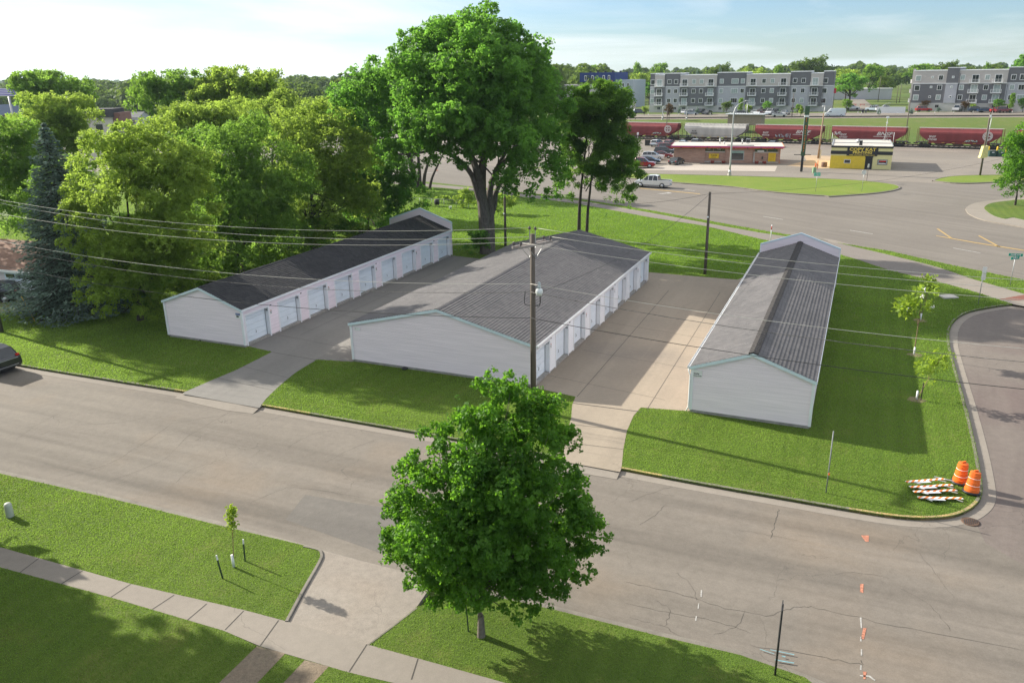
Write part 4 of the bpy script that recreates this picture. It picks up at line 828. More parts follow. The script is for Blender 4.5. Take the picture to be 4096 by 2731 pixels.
# blue spruce
def conifer(name, label, base, h, rad, lm, tiers, per, size, seed, group=None):
    rng = np.random.default_rng(seed); P = []; N = []; T = []; S = []; paths = [([np.array([0, 0, -.2]), np.array([0, 0, h*.5]), np.array([0, 0, h*.98])], h*.016, .02)]
    for i in range(tiers):
        f = i/(tiers-1); z = h*(.035+.95*f**.95); Rm = rad*(1-f)**.82*(.86+.28*rng.random())+.12; nb = max(5, int(16*(1-f)+6))
        for j in range(nb):
            a = 2*math.pi*(j+rng.random()*.8)/nb; L = Rm*rng.uniform(.72, 1.12); n = int(per*(.35+L/rad)); t = rng.random(n)**.62
            droop = -.32*L*t**1.5+.16*L*t**4; dirv = np.array([math.cos(a), math.sin(a), 0]); side = np.array([-dirv[1], dirv[0], 0])
            w = (rng.random(n)-.5)*2*(.30*L*(1-t*.75)+.06)
            p = dirv*(t*L)[:, None]+side*w[:, None]; p[:, 2] += z+droop+rng.normal(0, .07, n)-abs(w)*.18
            P.append(p); d = unit(dirv[None]*1.0+side[None]*(np.sign(w)*.75)[:, None]+np.array([0, 0, -.12])+rng.normal(0, .25, (n, 3))); T.append(d); N.append(unit(np.array([0, 0, 1.])+rng.normal(0, .5, (n, 3)))); S.append(size*(.6+.7*rng.random(n)))
            if j % 2 == 0: paths.append(([np.array([0, 0, z]), dirv*L*.5+np.array([0, 0, z-.08*L]), dirv*L*.95+np.array([0, 0, z-.2*L])], .03+.012*L, .01))
    P = np.concatenate(P); T = np.concatenate(T); N = np.concatenate(N); S = np.concatenate(S)[:, None]; B = unit(np.cross(N, T)); n = len(P)
    V = np.empty((n, 4, 3)); V[:, 0] = P-T*S*.5; V[:, 1] = P+B*S*.22; V[:, 2] = P+T*S*.5; V[:, 3] = P-B*S*.22
    root = thing(name, label, 'tree', base, 0, group); raw('crown', V.reshape(-1, 3), np.arange(4*n).reshape(-1, 4), [lm], root, tint=np.repeat(np.clip(rng.normal(.5, .25, n), 0, 1), 4))
    b = MB(); limbs(b, paths, m_barkd, 6); b.build('trunk', root, fix=False); return root
conifer('spruce_tree', 'tall blue green spruce beside the brown roofed garage', ad_(182, 713), 15.0, 5.0, m_lspr, 50, 74, .27, 31)

# trees outside the left frame edge: only their shade lies in the picture
tree('shade_tree', 'big tree beyond the left frame edge whose shade reaches the garage lawns', 'tree', (-58, 77, 0), [(-58, 77, 20.5, 5, 5, 4), (-55, 75, 18, 4, 4, 4), (-60, 80, 18, 6, 5, 5), (-58, 77, 13, 5, 5, 5)], 120, 30000, .5, m_lmid, m_barkd, .4, limbcnt=10, seed=81)
tree('shade_tree', 'broad yard tree beyond the left frame edge, shading the near lawn', 'tree', (-33.5, 27.5, 0), [(-33.5, 27.5, 9, 5.5, 5.5, 5), (-30.2, 29.8, 11, 3.8, 3.8, 3.4), (-29.8, 29.3, 13.2, 3, 3, 2.6), (-31, 30, 7, 4, 4, 3.5), (-36, 26, 8, 5, 5, 4), (-31, 24, 9, 5, 5, 5), (-30, 26, 12, 4, 4, 3), (-33, 21, 7, 5, 5, 5), (-30.5, 18, 8, 4, 5, 5), (-30, 26.5, 6, 4, 4, 4), (-28, 21, 6, 4, 4, 4), (-26.5, 23.5, 4.5, 3.2, 3.2, 3), (-27, 16, 6, 4, 5, 5), (-28, 20, 10, 4, 4, 3)], 300, 110000, .85, m_lmid, m_barkd, .35, limbcnt=10, seed=82)
# street maple in front
bmz = ad_(1105, 1461); Y = bmz[1]
tree('maple_tree', 'round dark green maple standing alone on the verge across the street from the garages', 'tree', bmz, lobes_px(Y, [(1170, 905, 70, 38, .8), (1118, 868, 14, 34, .5), (1195, 890, 20, 30, .8), (1060, 930, 22, 32, .4), (1235, 945, 75, 50, .8), (1130, 960, 90, 60, .3), (1060, 1030, 75, 65, -.2), (1200, 1020, 105, 75, .2), (1280, 1000, 38, 75, .8), (1290, 1090, 40, 55, .5), (1000, 1110, 95, 75, -.4), (1120, 1120, 130, 90, -.9), (1240, 1130, 100, 90, -.3), (930, 1190, 62, 75, .2), (1030, 1230, 130, 95, -.9), (1180, 1240, 140, 95, -1.0), (1300, 1200, 80, 80, .2), (1350, 1215, 40, 40, .5), (960, 1300, 85, 70, 0), (1090, 1330, 130, 60, -.5), (1220, 1330, 110, 60, -.2), (1270, 1290, 80, 60, .4), (1120, 1200, 120, 120, 1.2), (1020, 1370, 70, 28, 0), (1230, 1385, 50, 22, 0), (900, 1150, 25, 30, .2), (1300, 1030, 34, 60, .5), (1352, 1235, 50, 60, .3), (1325, 1305, 52, 50, .2), (1250, 1350, 60, 45, -.3), (1322, 1130, 36, 60, .3), (1150, 885, 60, 45, .6), (1010, 1010, 50, 50, .2), (960, 1080, 50, 50, .2), (890, 1220, 30, 50, .2), (1060, 1385, 95, 30, -.2), (1160, 1392, 95, 28, -.6), (1290, 1340, 60, 45, .3), (930, 1270, 62, 70, .3), (1330, 1270, 50, 50, .5), (985, 1350, 60, 35, .2), (1100, 1300, 150, 80, .8), (1200, 1390, 70, 26, .2)]), 760, 165000, .10, m_lmap, M('smooth grey maple bark', (.17, .14, .115), .95, var=.3, s=8, bmp=.6), .17, fork=bmz+np.array([0, 0, 1.5]), limbcnt=40, seed=41, k=(.18, .34), up=.45, low=.75, jit=.6, aspect=.85)
b = MB(); q = ad_(1076, 1449); b.bar((0, 0, 0), (-.06, 0, 1.2), .04, .04, M('green steel stake', (.025, .05, .03), .6)); tag(b.build('stake', loc=tuple(q)), 'thin green stake standing beside the maple trunk', 'stake', 'green tree stakes')
# young trees
def sapling(label, base, L, nl, size, lm, seed, guard=None, r0=.03, lean=(0, 0), name='young_tree', sleeve=True, blossom=0, group=None, mulch=1):
    def ex(root):
        if sleeve:
            b = MB(); b.tube([(0, 0, 0), (lean[0]*.25, lean[1]*.25, .55)], .055, m_white, 10); b.build('trunk_guard', root)
        if mulch:
            m = MB(); rq = random.Random(seed); P = [(.5*rq.uniform(.7, 1.15)*math.cos(a*.45), .5*rq.uniform(.7, 1.15)*math.sin(a*.45), .014) for a in range(14)]; m.add(P+[(0, 0, .05)], [(i, (i+1) % 14, 14) for i in range(14)], M('dry mulch', (.19, .16, .085), .95, var=.35, s=12, bmp=.6)); m.build('mulch_ring', root)
        if blossom:
            rng = np.random.default_rng(9); b = MB()
            for i in range(blossom):
                c = root_c[rng.integers(len(root_c))]
                for k in range(5): q = c+rng.normal(0, .09, 3); b.box(tuple(q), (.07, .05, .06), m_petal, rng.random()*3)
            b.build('blossom', root)
    base = np.array(base, float); lob = lobes_px(base[1], L); root_c = [np.array(l[:3])-base+np.array([0, -l[4]*.7, l[5]*.7]) for l in lob]
    top = max(lob, key=lambda l: l[2]); tp = np.array(top[:3])
    return tree(name, label, 'young tree', base, lob, max(12, 7*len(L)), nl, size, lm, M('young tan bark', (.24, .17, .09), .85, var=.2), r0, fork=base+(tp-base)*.55, limbcnt=9, seed=seed, extra=ex, paths=[([base, base+(tp-base)*.4, tp], r0, r0*.3)], group=group, k=(.35, .6), low=.8, up=.2, aspect=.55)
sapling('spindly feathery sapling closest to the two orange barrels, staked', ad_(2105, 918), [(2140, 850, 28, 30), (2165, 815, 18, 16), (2115, 850, 16, 14), (2125, 880, 14, 10), (2150, 835, 20, 20)], 800, .17, m_lsap, 51)
sapling('young catalpa with big bright leaves and white blossom on the corner lawn', ad_(2099, 815), [(2110, 690, 28, 22), (2100, 705, 32, 20), (2130, 715, 22, 18), (2120, 670, 20, 12), (2078, 718, 12, 10)], 420, .33, m_lsap, 52, blossom=4, r0=.045)
sapling('thin sapling farthest along the corner lawn, behind the catalpa', ad_(2114, 736), [(2133, 655, 16, 14), (2138, 640, 12, 8), (2128, 670, 10, 10)], 500, .2, m_lsap, 53)
sapling('small bright sapling between two green stakes on the verge', ad_(537, 1302), [(533, 1172, 14, 10), (530, 1190, 15, 12), (535, 1205, 12, 12), (524, 1182, 8, 7), (541, 1184, 8, 8)], 520, .12, m_lsap, 54, r0=.026, mulch=0)
b = MB(); b.box((0, 0, .55), (.04, .04, 1.1), m_barkd); tag(b.build('stake', loc=tuple(ad_(2115, 920))), 'dark wooden stake beside the feathery sapling near the barrels', 'stake', 'dark wooden stakes')
for (x, y), l, ln_ in (((512, 1328), 'leaning green stake beside the small verge sapling', (-.12, .05)), ((563, 1288), 'upright green stake on the street side of the small verge sapling', (.03, 0))):
    b = MB(); b.bar((0, 0, -.05), (ln_[0], ln_[1], .78), .045, .045, MATS['green steel stake']); b.bar((ln_[0], ln_[1], .78), (ln_[0]*1.2, ln_[1]*1.2, .98), .046, .046, m_white); tag(b.build('stake', loc=tuple(ad_(x, y))), l, 'stake', 'green tree stakes')
# tree on the far street corner at the right edge
bt = at(4060, 821); tree('corner_tree', 'round leafy tree on the far street corner behind the pale kerb', 'tree', bt, lobes_px(bt[1], [(2330, 360, 36, 30), (2350, 330, 40, 40), (2325, 400, 42, 34), (2375, 380, 60, 60), (2320, 430, 30, 18), (2360, 435, 40, 16), (2375, 310, 30, 40)]), 150, 30000, .24, m_lmap, m_barkd, .18, limbcnt=14, seed=61, low=.5)

# ------------------------------------------------------------------ vehicles
CARS = {
 'sedan': dict(w=.90, wr=.33, ax=(-1.38, 1.38), lo=[(-2.32, .32), (-2.36, .68), (-2.25, .95), (-1.75, 1.0), (1.0, .97), (1.9, .84), (2.25, .68), (2.34, .32)], gh=[(-1.85, .98), (-1.15, 1.40), (-.3, 1.46), (.3, 1.40), (1.15, .95)], pil=(-.55, .25)),
 'suv': dict(w=.97, wr=.37, ax=(-1.42, 1.45), lo=[(-2.35, .38), (-2.42, .75), (-2.38, 1.05), (-2.2, 1.1), (1.05, 1.1), (2.0, 1.0), (2.35, .82), (2.42, .4)], gh=[(-2.28, 1.08), (-2.05, 1.66), (-1.2, 1.76), (.1, 1.72), (1.15, 1.08)], pil=(-1.2, -.3)),
 'pickup': dict(w=1.0, wr=.42, ax=(-1.75, 1.85), lo=[(-2.9, .48), (-2.95, 1.0), (-2.9, 1.18), (-.75, 1.18), (-.7, 1.2), (1.3, 1.2), (2.6, 1.13), (2.85, .95), (2.9, .5)], gh=[(-1.0, 1.2), (-.9, 1.90), (-.3, 1.98), (.75, 1.94), (1.62, 1.2)], pil=(-.15, .6)),
 'minivan': dict(w=1.0, wr=.35, ax=(-1.5, 1.55), lo=[(-2.45, .35), (-2.58, .62), (-2.55, 1.02), (-2.42, 1.08), (1.4, 1.05), (2.2, .9), (2.5, .7), (2.57, .35)], gh=[(-2.44, 1.05), (-2.02, 1.64), (-1.5, 1.74), (.4, 1.71), (1.75, 1.03)], pil=(-1.2, .1)),
 'van': dict(w=1.02, wr=.36, ax=(-1.75, 1.95), lo=[(-2.95, .42), (-2.98, 1.3), (-2.9, 2.45), (-2.5, 2.55), (1.0, 2.52), (1.35, 2.42), (2.1, 1.45), (2.75, 1.2), (2.95, .9), (2.98, .42)], gh=[(1.1, 1.4), (1.12, 2.1), (1.42, 2.15), (2.0, 1.48)], pil=())}
def car(kind, label, x, y, head, color, name=None, cat=None, group='parked cars', full=True, plate=True, pos=None):
    d = CARS[kind]; p = pos if pos is not None else atz(x, y)
    p = np.array([p[0], p[1], float(hz(p[0], p[1]))+(RZ if hz(p[0], p[1]) < .3 else .0)])
    root = thing(name or {'pickup': 'pickup_truck', 'van': 'cargo_van', 'minivan': 'minivan'}.get(kind, 'parked_car'), label, cat or {'pickup': 'pickup truck', 'van': 'van', 'minivan': 'minivan'}.get(kind, 'car'), p, head, group)
    cn = 'car paint %.2f %.2f %.2f' % color; paint = MATS.get(cn)
    if not paint:
        paint = M(cn, color, .28, .25, var=.03, spec=.6); paint.node_tree.nodes['Principled BSDF'].inputs['Coat Weight'].default_value = .6
    w = d['w']; b = MB(); lo = d['lo']; zmx = max(z for _, z in lo)
    wid = [w*(.94 if z < .5 else 1 if z < 1.02 else .965-.07*max(0, z-1.3)) for _, z in lo]
    b.ext(lo, wid, paint)
    x0, x1 = lo[0][0], lo[-1][0]; gh = d['gh']; zt = max(z for _, z in gh); zb = gh[0][1]
    gw = lambda z: w*(.91-.21*(z-zb)/(zt-zb))
    if kind == 'pickup':
        b.box((-1.95, 0, 1.2), (1.8, 1.66, .03), M('dark bed liner', (.03, .03, .032), .8))
        for s in (-1, 1): b.box((-1.95, s*.93, 1.23), (1.95, .12, .07), paint)
    if kind != 'van':
        roof = [q for q in gh[1:-1]]
        b.add([(q[0], s*gw(q[1]), q[1]+.012) for s in (-1, 1) for q in roof]+[(q[0], s*gw(q[1])*1.01, q[1]-.07) for s in (-1, 1) for q in roof],
              [(0, 1, 2, 5, 4, 3), (0, 6, 7, 1), (1, 7, 8, 2), (3, 4, 10, 9), (4, 5, 11, 10), (0, 3, 9, 6), (2, 8, 11, 5)] if len(roof) == 3 else [tuple(range(len(roof)))+tuple(range(2*len(roof)-1, len(roof)-1, -1))], paint)
        for s in (-1, 1):
            for (a, c) in ((gh[0], gh[1]), (gh[-1], gh[-2])): b.bar((a[0], s*gw(a[1])*1.005, a[1]), (c[0], s*gw(c[1])*1.005, c[1]), .07, .05, paint)
            for xp in d['pil']: b.bar((xp, s*gw(zb)*1.008, zb), (xp-.06, s*gw(zt-.04)*1.008, zt-.04), .03, .07, paint)
    b.box(((x0+x1)/2, 0, .34), (x1-x0-.5, w*1.86, .14), m_black)
    b.build('body', root, bevel=.035 if full else 0)
    g = MB(); g.ext(gh, [gw(z)*(1 if kind != 'van' else 1.13) for _, z in gh], m_glass); g.build('window', root)
    for ax in d['ax']:
        for s in (-1, 1):
            r = d['wr']; t = MB(); t.tube([(ax, s*(w-.22), r), (ax, s*(w+.015), r)], r, m_rubber, 14); to = t.build('wheel', root)
            if full: k = MB(); k.tube([(ax, s*(w-.02), r), (ax, s*(w+.028), r)], r*.62, m_rim, 12); k.build('rim', to)
    zl = .72 if kind in ('sedan',) else .92
    if full:
        for s in (-1, 1):
            h = MB(); h.box((x1-.13, s*w*.74, zl-.02), (.26, w*.34, .15), m_lamp); h.build('headlight', root)
            h = MB(); h.box((x0+.05, s*w*.83, zl+.08), (.16, w*.24, .22 if kind != 'minivan' else .34), m_red); h.build('taillight', root)
        m = MB(); m.box((x0-.01, 0, .5), (.12, w*1.8, .18), m_dark if kind != 'pickup' else m_steel); m.build('bumper', root)
        if plate: m = MB(); m.box((x0-.065, 0, .82 if kind == 'minivan' else .66), (.02, .32, .16), M('pale blue plate', (.35, .5, .55), .5)); m.build('number_plate', root)
        for s in (-1, 1): m = MB(); m.box((gh[-1][0]-.35, s*(w+.1), zb+.1), (.12, .2, .14), paint); m.build('mirror', root)
    return root
C_RED, C_DKRED, C_WHITE, C_SILV, C_NAVY, C_BLK, C_GREY, C_DGREY = (.32, .012, .02), (.22, .012, .02), (.74, .75, .76), (.48, .50, .52), (.02, .035, .065), (.014, .014, .017), (.16, .17, .18), (.05, .055, .055)
hl = math.atan2(*(at(3117, 654.6)-at(2694, 649))[[1, 0]])
mv = car('minivan', 'dark minivan parked at the kerb, only its tail inside the left frame edge', 0, 0, math.atan2(.41, -.91), (.012, .012, .02), group=None, pos=ad_(-36, 848, RZ))
m = MB(); m.box((-2.585, 0, .98), (.03, 1.5, .035), m_steel); m.box((-2.6, 0, .55), (.03, 1.4, .03), m_steel); m.build('chrome_strip', mv)
car('pickup', 'red crew cab pickup at the front of the parked row', 2562, 668, hl, C_RED)
car('sedan', 'dark navy sedan between the red pickup and the white suv', 2597, 652, hl, C_NAVY)
car('suv', 'large white suv in the parked row', 2612, 637, hl, C_WHITE)
car('sedan', 'dark red low car just behind the large white suv', 2650, 630, hl, C_DKRED)
car('suv', 'dark blue grey suv beside the brick shop corner', 2658, 615, hl, (.05, .075, .09))
car('suv', 'dark red long suv half hidden by the brick shop roof', 2672, 600, hl, C_DKRED)
car('suv', 'silver suv seen from behind near the railway ballast', 2630, 584, hl+1.2, C_SILV)
car('suv', 'maroon suv seen from behind, next to the silver one', 2682, 585, hl+1.2, C_DKRED)
car('sedan', 'pale blue car mostly hidden by the flat shop roof', 2735, 583, hl+1.2, (.45, .55, .62))
car('suv', 'dark suv with roof rack parked behind the shop roof', 2789, 580, hl+1.25, C_GREY)
car('sedan', 'dull green grey sedan parked before the brick wall', 2706, 655, hl+1.25, C_DGREY)
car('sedan', 'blue car whose roof peeps over the shop roof by its right end', 3092, 586, hl+1.2, (.16, .25, .33))
car('sedan', 'grey car partly behind the locust foliage on the lot', 2493, 584, hl+1.3, C_SILV)
car('pickup', 'silver white pickup driving along the avenue by the grass island', 2612, 746, math.atan2(.53, -.85)+.1, (.80, .80, .80), group=None, plate=True)
# ------------------------------------------------------------------ railway: ballast, rails, hopper cars
ra = math.atan2(RD[1], RD[0])
def rp(s, t, z=0): return (*(RP0+RD*s+RN*t), z)
bb = MB()
for t in (1.1, 6.2): bb.add([rp(-150, t-3.4, -.16), rp(150, t-3.4, -.16), rp(150, t-1.7, .18), rp(-150, t-1.7, .18), rp(150, t+1.7, .18), rp(-150, t+1.7, .18), rp(150, t+3, -.16), rp(-150, t+3, -.16)], [(0, 1, 2, 3), (3, 2, 4, 5), (5, 4, 6, 7)], m_gravel)
bb.add([rp(-150, -12, -.118), rp(40, -8, -.118), rp(150, -5, -.118), rp(150, 9, -.112), rp(-150, 9, -.112)], [(0, 1, 2, 3, 4)], m_gravel)
tag(bb.build('ballast', fix=False), kind='structure')
def track(name, label, f, L0, L1, off, z):
    root = thing(name, label, 'railway track', (0, 0, 0)); b = MB()
    for t in (-.72, .72):
        for s in np.arange(L0, L1, 12.): b.bar(f(s, off+t), f(min(s+12, L1), off+t), .075, .16, m_dark)
    b.build('rail', root); b = MB()
    for s in np.arange(L0, L1, 1.1): b.bar(f(s, off-1.25, -.13), f(s, off+1.25, -.13), .24, .12, m_barkd)
    tag(b.build('sleepers', root), kind='stuff')
track('railway_track', 'railway track that carries the grain train', lambda s, t, dz=0: rp(s, t, .33+dz), -130, 130, 1.1, 0)
track('railway_track', 'empty railway track just beyond the grain train', lambda s, t, dz=0: rp(s, t, .33+dz), -130, 130, 6.2, 0)
def tp(s, t, dz=0):
    q = TP0+TD*s+TN*t; c = TP0+TD*s; return (q[0], q[1], float(hz(c[0], c[1]))+.12+dz)
track('railway_track', 'railway track on top of the grassy bank below the apartments', tp, -60, 190, 0, 0)
bb = MB()
for s in range(-60, 190, 10): bb.add([tp(s, -2.2, -.42), tp(s+10, -2.2, -.42), tp(s+10, -1.4, -.06), tp(s, -1.4, -.06), tp(s+10, 1.6, -.06), tp(s, 1.6, -.06)], [(0, 1, 2, 3), (3, 2, 4, 5)], m_gravel)
tag(bb.build('ballast', fix=False), kind='structure')
def emblem(parent, x, z, y, r, m):
    b = MB(); n = 40
    def ring(ra_, rb_):
        for i in range(n):
            a, c = 2*math.pi*i/n, 2*math.pi*(i+1)/n
            b.add([(x+rr*math.cos(t), y, z+rr*math.sin(t)) for rr, t in ((ra_, a), (rb_, a), (rb_, c), (ra_, c))], [(0, 1, 2, 3)], m)
    ring(r*.84, r); ring(r*.62, r*.78)
    for a in range(4): b.box((x+math.cos(a*math.pi/2)*r*.4, y, z+math.sin(a*math.pi/2)*r*.4), ((.16 if a % 2 else .46)*r*1.4, .008, (.46 if a % 2 else .16)*r*1.4), m)
    return b.build('emblem', parent, fix=False)
def hopper(label, s, color, marks, brand, graffiti=0, light=False):
    p = rp(s, 1.1, .33); root = thing('hopper_car', label, 'railway car', p, ra, 'grain hopper cars of the train'); Lh = 8.8
    cm = M('wagon paint %.2f %.2f' % color[:2], color, .7, var=.16, s=.6, stretch=(1, 1, .25))
    trim = M('grey running board', (.45, .43, .40), .6); b = MB()
    # body lofted over its length: curved sides, end sheets sloping in under the deck
    sec = [(1.0, 1.02), (1.36, 1.12), (1.52, 1.6), (1.57, 2.4), (1.56, 3.1), (1.50, 3.42), (1.42, 3.50), (1.05, 3.98), (.55, 4.22)]
    def half(z): return 5.4+ (Lh-.55-5.4)*min(1, max(0, (z-1.05)/1.75)**.75) if z < 2.8 else Lh-.55
    ring = [(-w, z) for w, z in sec]+[(w, z) for w, z in sec[::-1]]; n = len(ring); vs = []
    for t in (-1, -.75, -.5, -.25, 0, .25, .5, .75, 1): vs += [(t*half(z), w, z) for w, z in ring]
    fs = [(i*n+j, i*n+(j+1) % n, (i+1)*n+(j+1) % n, (i+1)*n+j) for i in range(8) for j in range(n)]+[tuple(range(n)), tuple(range(8*n, 9*n))[::-1]]
    b.add(vs, fs, cm)
    for t in np.arange(-6.6, 6.7, 1.65): b.add([(t-.03, -1.585, 1.65), (t+.03, -1.585, 1.65), (t+.03, -1.565, 3.3), (t-.03, -1.565, 3.3)], [(0, 1, 2, 3)], cm)
    b.box((0, 0, 1.0), (12.6, 2.9, .16), cm); b.box((0, -1.5, 1.12), (11.6, .10, .2), cm)
    b.build('body', root)
    b = MB(); b.box((0, 0, 4.32), (2*Lh-.5, .75, .05), trim)
    for t in np.arange(-Lh+.6, Lh-.3, .95): b.box((t, 0, 4.27), (.07, 1.9, .06), trim)
    for s2 in (-1, 1): b.bar((-Lh+.5, s2*1.0, 4.3), (Lh-.5, s2*1.0, 4.3), .12, .05, trim)
    b.build('running_board', root)
    dk = m_dark
    for t in (-3.6, 0, 3.6):
        b = MB(); b.add([(t-1.5, -1.3, 1.0), (t+1.5, -1.3, 1.0), (t+1.5, 1.3, 1.0), (t-1.5, 1.3, 1.0), (t-.55, -.95, .36), (t+.55, -.95, .36), (t+.55, .95, .36), (t-.55, .95, .36)], [(0, 1, 5, 4), (1, 2, 6, 5), (2, 3, 7, 6), (3, 0, 4, 7), (4, 5, 6, 7)], M('hopper bay grime', (.10, .075, .06) if not light else (.2, .17, .14), .8)); b.box((t, 0, .34), (1.3, 1.9, .1), dk); b.build('discharge_bay', root)
    for s2 in (-1, 1):
        b = MB(); b.box((s2*(Lh-1.2), 0, 1.02), (2.4, 2.7, .14), dk); b.box((s2*(Lh+.15), 0, .82), (.9, .3, .24), dk)
        for yy in (-1.45, 1.45):
            for xx in (Lh-.08, Lh-.55, Lh-1.3): b.bar((s2*xx, yy, .5 if xx > Lh-.3 else 1.05), (s2*xx, yy, 4.2 if xx > Lh-1 else 2.6), .07, .07, cm if not light else dk)
            for zz in np.arange(.55, 4.1, .42): b.bar((s2*(Lh-.08), yy, zz), (s2*(Lh-.55), yy, zz), .035, .035, cm if not light else dk)
            b.bar((s2*(Lh-1.9), yy, 1.1), (s2*(Lh-.55), yy, 2.9), .06, .06, cm if not light else dk)
        b.build('end_cage', root)
        b = MB()
        for yy in (-1.0, 1.0): b.ext([(s2*6.9-1.25, .35), (s2*6.9-.9, .62), (s2*6.9+.9, .62), (s2*6.9+1.25, .35), (s2*6.9+.35, .22), (s2*6.9-.35, .22)], .07, dk); b.v[-12:] = [(x, y+yy, z) for x, y, z in b.v[-12:]]
        b.box((s2*6.9, 0, .62), (.5, 2.2, .2), dk); tk = b.build('truck', root)
        for ax in (-.88, .88):
            w = MB()
            for yy in (-.78, .78): w.tube([(s2*6.9+ax, yy-.06, .42), (s2*6.9+ax, yy+.06, .42)], .42, M('steel wheel', (.09, .075, .065), .5, .5, s=8), 16)
            w.tube([(s2*6.9+ax, -.8, .42), (s2*6.9+ax, .8, .42)], .08, dk, 6); w.build('wheelset', tk)
    b = MB()
    for t in (-5.2, -3.1, -1, 1.1, 3.2, 5.3): b.box((t, -1.565, 1.12), (.55, .012, .09), M('yellow reflector', (.6, .38, .05), .4))
    b.build('reflector', root)
    mt = m_dark if light else M('faded white stencil', (.62, .58, .54), .7)
    if marks: text(marks, .62, mt, root, (-5.45, -1.60, 2.1), (1, 0, 0), (0, .03, 1), 'stencil', align='CENTER', bold=.012)
    if brand == 'wordmark':
        text('BNSF', 1.1, mt, root, (3.6, -1.60, 2.75), (1, 0, 0), (0, 0, 1), 'logo', bold=.03, sx=1.35, shear=.35); b = MB(); b.add([(1.2, -1.60, 2.08), (5.2, -1.60, 2.08), (5.35, -1.6, 2.2), (1.4, -1.6, 2.2)], [(0, 1, 2, 3)], mt); b.build('logo_bar', root)
    if brand == 'emblem': emblem(root, 5.6, 2.75, -1.615, 1.0, mt)
    if graffiti:
        rr = random.Random(graffiti); b = MB(); gm = M('graffiti paint %d' % graffiti, ((.35, .48, .52), (.6, .58, .56), (.35, .48, .45))[graffiti % 3], .6); x0 = (-2.6, -7.3, 1.5)[graffiti % 3]; ww = (3.6, 1.2, 2.4)[graffiti % 3]; zc = (1.75, 2.7, 1.6)[graffiti % 3]
        for k in range(7):
            xc = x0+ww*k/7; pts = [(xc+rr.uniform(-.35, .35), -1.62, zc+rr.uniform(-.42, .42)*(1 if graffiti % 3 < 2 else .5)) for _ in range(6)]; b.tube([tuple(p) for p in smoothline3(pts, 4)], .035, gm, 4)
        b.build('graffiti', root, fix=False)
    return root
MAR = (.19, .034, .036)
hopper('maroon hopper car half hidden behind the locust tree', -9.6, MAR, None, 'emblem', 2)
hopper('light grey hopper car of the train', 8.85, (.42, .40, .37), 'AOK\n202085', None, 0, True)
hopper('maroon hopper car with pale blue graffiti behind the brick shop', 27.7, MAR, 'BNSF\n497318', 'wordmark', 3)
hopper('maroon hopper car behind the yellow print shop', 46.4, MAR, 'BNSF\n477507', 'wordmark', 1)
hopper('maroon hopper car right of the print shop with the round emblem', 65.8, MAR, 'BNSF\n476568', 'emblem', 2)
hopper('maroon hopper car cut off by the right frame edge', 85.1, MAR, None, None, 1)

# ------------------------------------------------------------------ shops across the avenue
def brickm(name, a, b_, mor, w=.6, h=.2):
    m, t, b = nodes(name); v = coord(t)
    mp = t.nodes.new('ShaderNodeMapping'); mp.inputs['Rotation'].default_value = (R(90), 0, 0); t.links.new(v, mp.inputs[0])
    br = nd(t, 'ShaderNodeTexBrick', Scale=1., Mortar_Size=.012, Brick_Width=w, Row_Height=h); br.inputs['Color1'].default_value = sc(a, 1); br.inputs['Color2'].default_value = sc(b_, 1); br.inputs['Mortar'].default_value = sc(mor, 1)
    t.links.new(mp.outputs[0], br.inputs['Vector']); t.links.new(br.outputs[0], b.inputs['Base Color']); b.inputs['Roughness'].default_value = .9; return m
m_brick = brickm('long tan pink brick', (.36, .20, .145), (.48, .29, .21), (.38, .31, .26), .9, .16)
m_flat = pave('pale gravel flat roof', (.52, .49, .45), (.44, .41, .375), .25, streak=.2, big=.4)
A, Bq = at(2694, 649, RZ), at(3117, 654.6, RZ); W = np.linalg.norm(Bq-A); h0 = math.atan2(*(Bq-A)[[1, 0]])
sh = thing('photo_shop', 'low brick shop with magenta roof edge and orange end wall', 'shop', A, h0); D = 8.5; H = 3.35
b = MB(); b.box((W/2, D/2, H/2-.1), (W, D, H-.2), m_brick); b.box((W*.178, -.12, H/2-.25), (W*.245, .24, H-.5), m_brick); b.box((W*.62, -.12, H/2-.25), (W*.25, .24, H-.5), m_brick); b.build('wall', sh)
m_or = M('orange painted brick', (.62, .17, .035), .8, var=.1); m_mag = M('magenta roof edge', (.42, .035, .17), .6)
b = MB(); b.box((W+.015, D/2, H/2-.1), (.05, D, H-.2), m_or); b.box((W+.06, D*.3, 1.3), (.06, .8, .9), m_dark); b.build('end_wall', sh)
b = MB(); b.box((W/2, D/2-.4, H-.02), (W+1.2, D+1.6, .16), m_flat); b.build('roof', sh)
b = MB(); b.box((W/2, -1.22, H-.04), (W+1.2, .05, .30), m_mag); b.box((W/2, -1.0, H-.28), (W+.9, .05, .22), m_or); b.box((-.62, D/2-.4, H-.04), (.05, D+1.6, .3), m_mag); b.box((W+.62, D/2-.4, H-.1), (.05, D+1.6, .42), m_or); b.build('roof_edge', sh)
for i in range(8): b = MB(); b.box((W*(.07+i*.125), -.75, H-.28), (.16, .8, .2), m_dark); b.build('beam', sh)
m_sign = M('dark sign panel', (.05, .05, .05), .4)
for xa, xb, za, zb in ((.285, .375, 2.35, 3.0), (.38, .485, 2.35, 3.0), (.765, .875, 2.3, 2.95), (.885, .975, 2.3, 2.95)):
    b = MB(); b.box((W*(xa+xb)/2, -.04, (za+zb)/2), (W*(xb-xa), .08, zb-za), m_glass); wo = b.build('window', sh)
    if xb < .5: text("Laney's" if xa < .3 else 'Fine photo\n& Video', .28 if xa < .3 else .2, m_white, wo, (W*(xa+xb)/2, -.09, (za+zb)/2+.05), (1, 0, 0), (0, 0, 1), 'lettering', .004)
b = MB(); b.box((W*.82, -.1, 2.42), (W*.06, .06, .3), m_white); b.build('air_conditioner', sh)
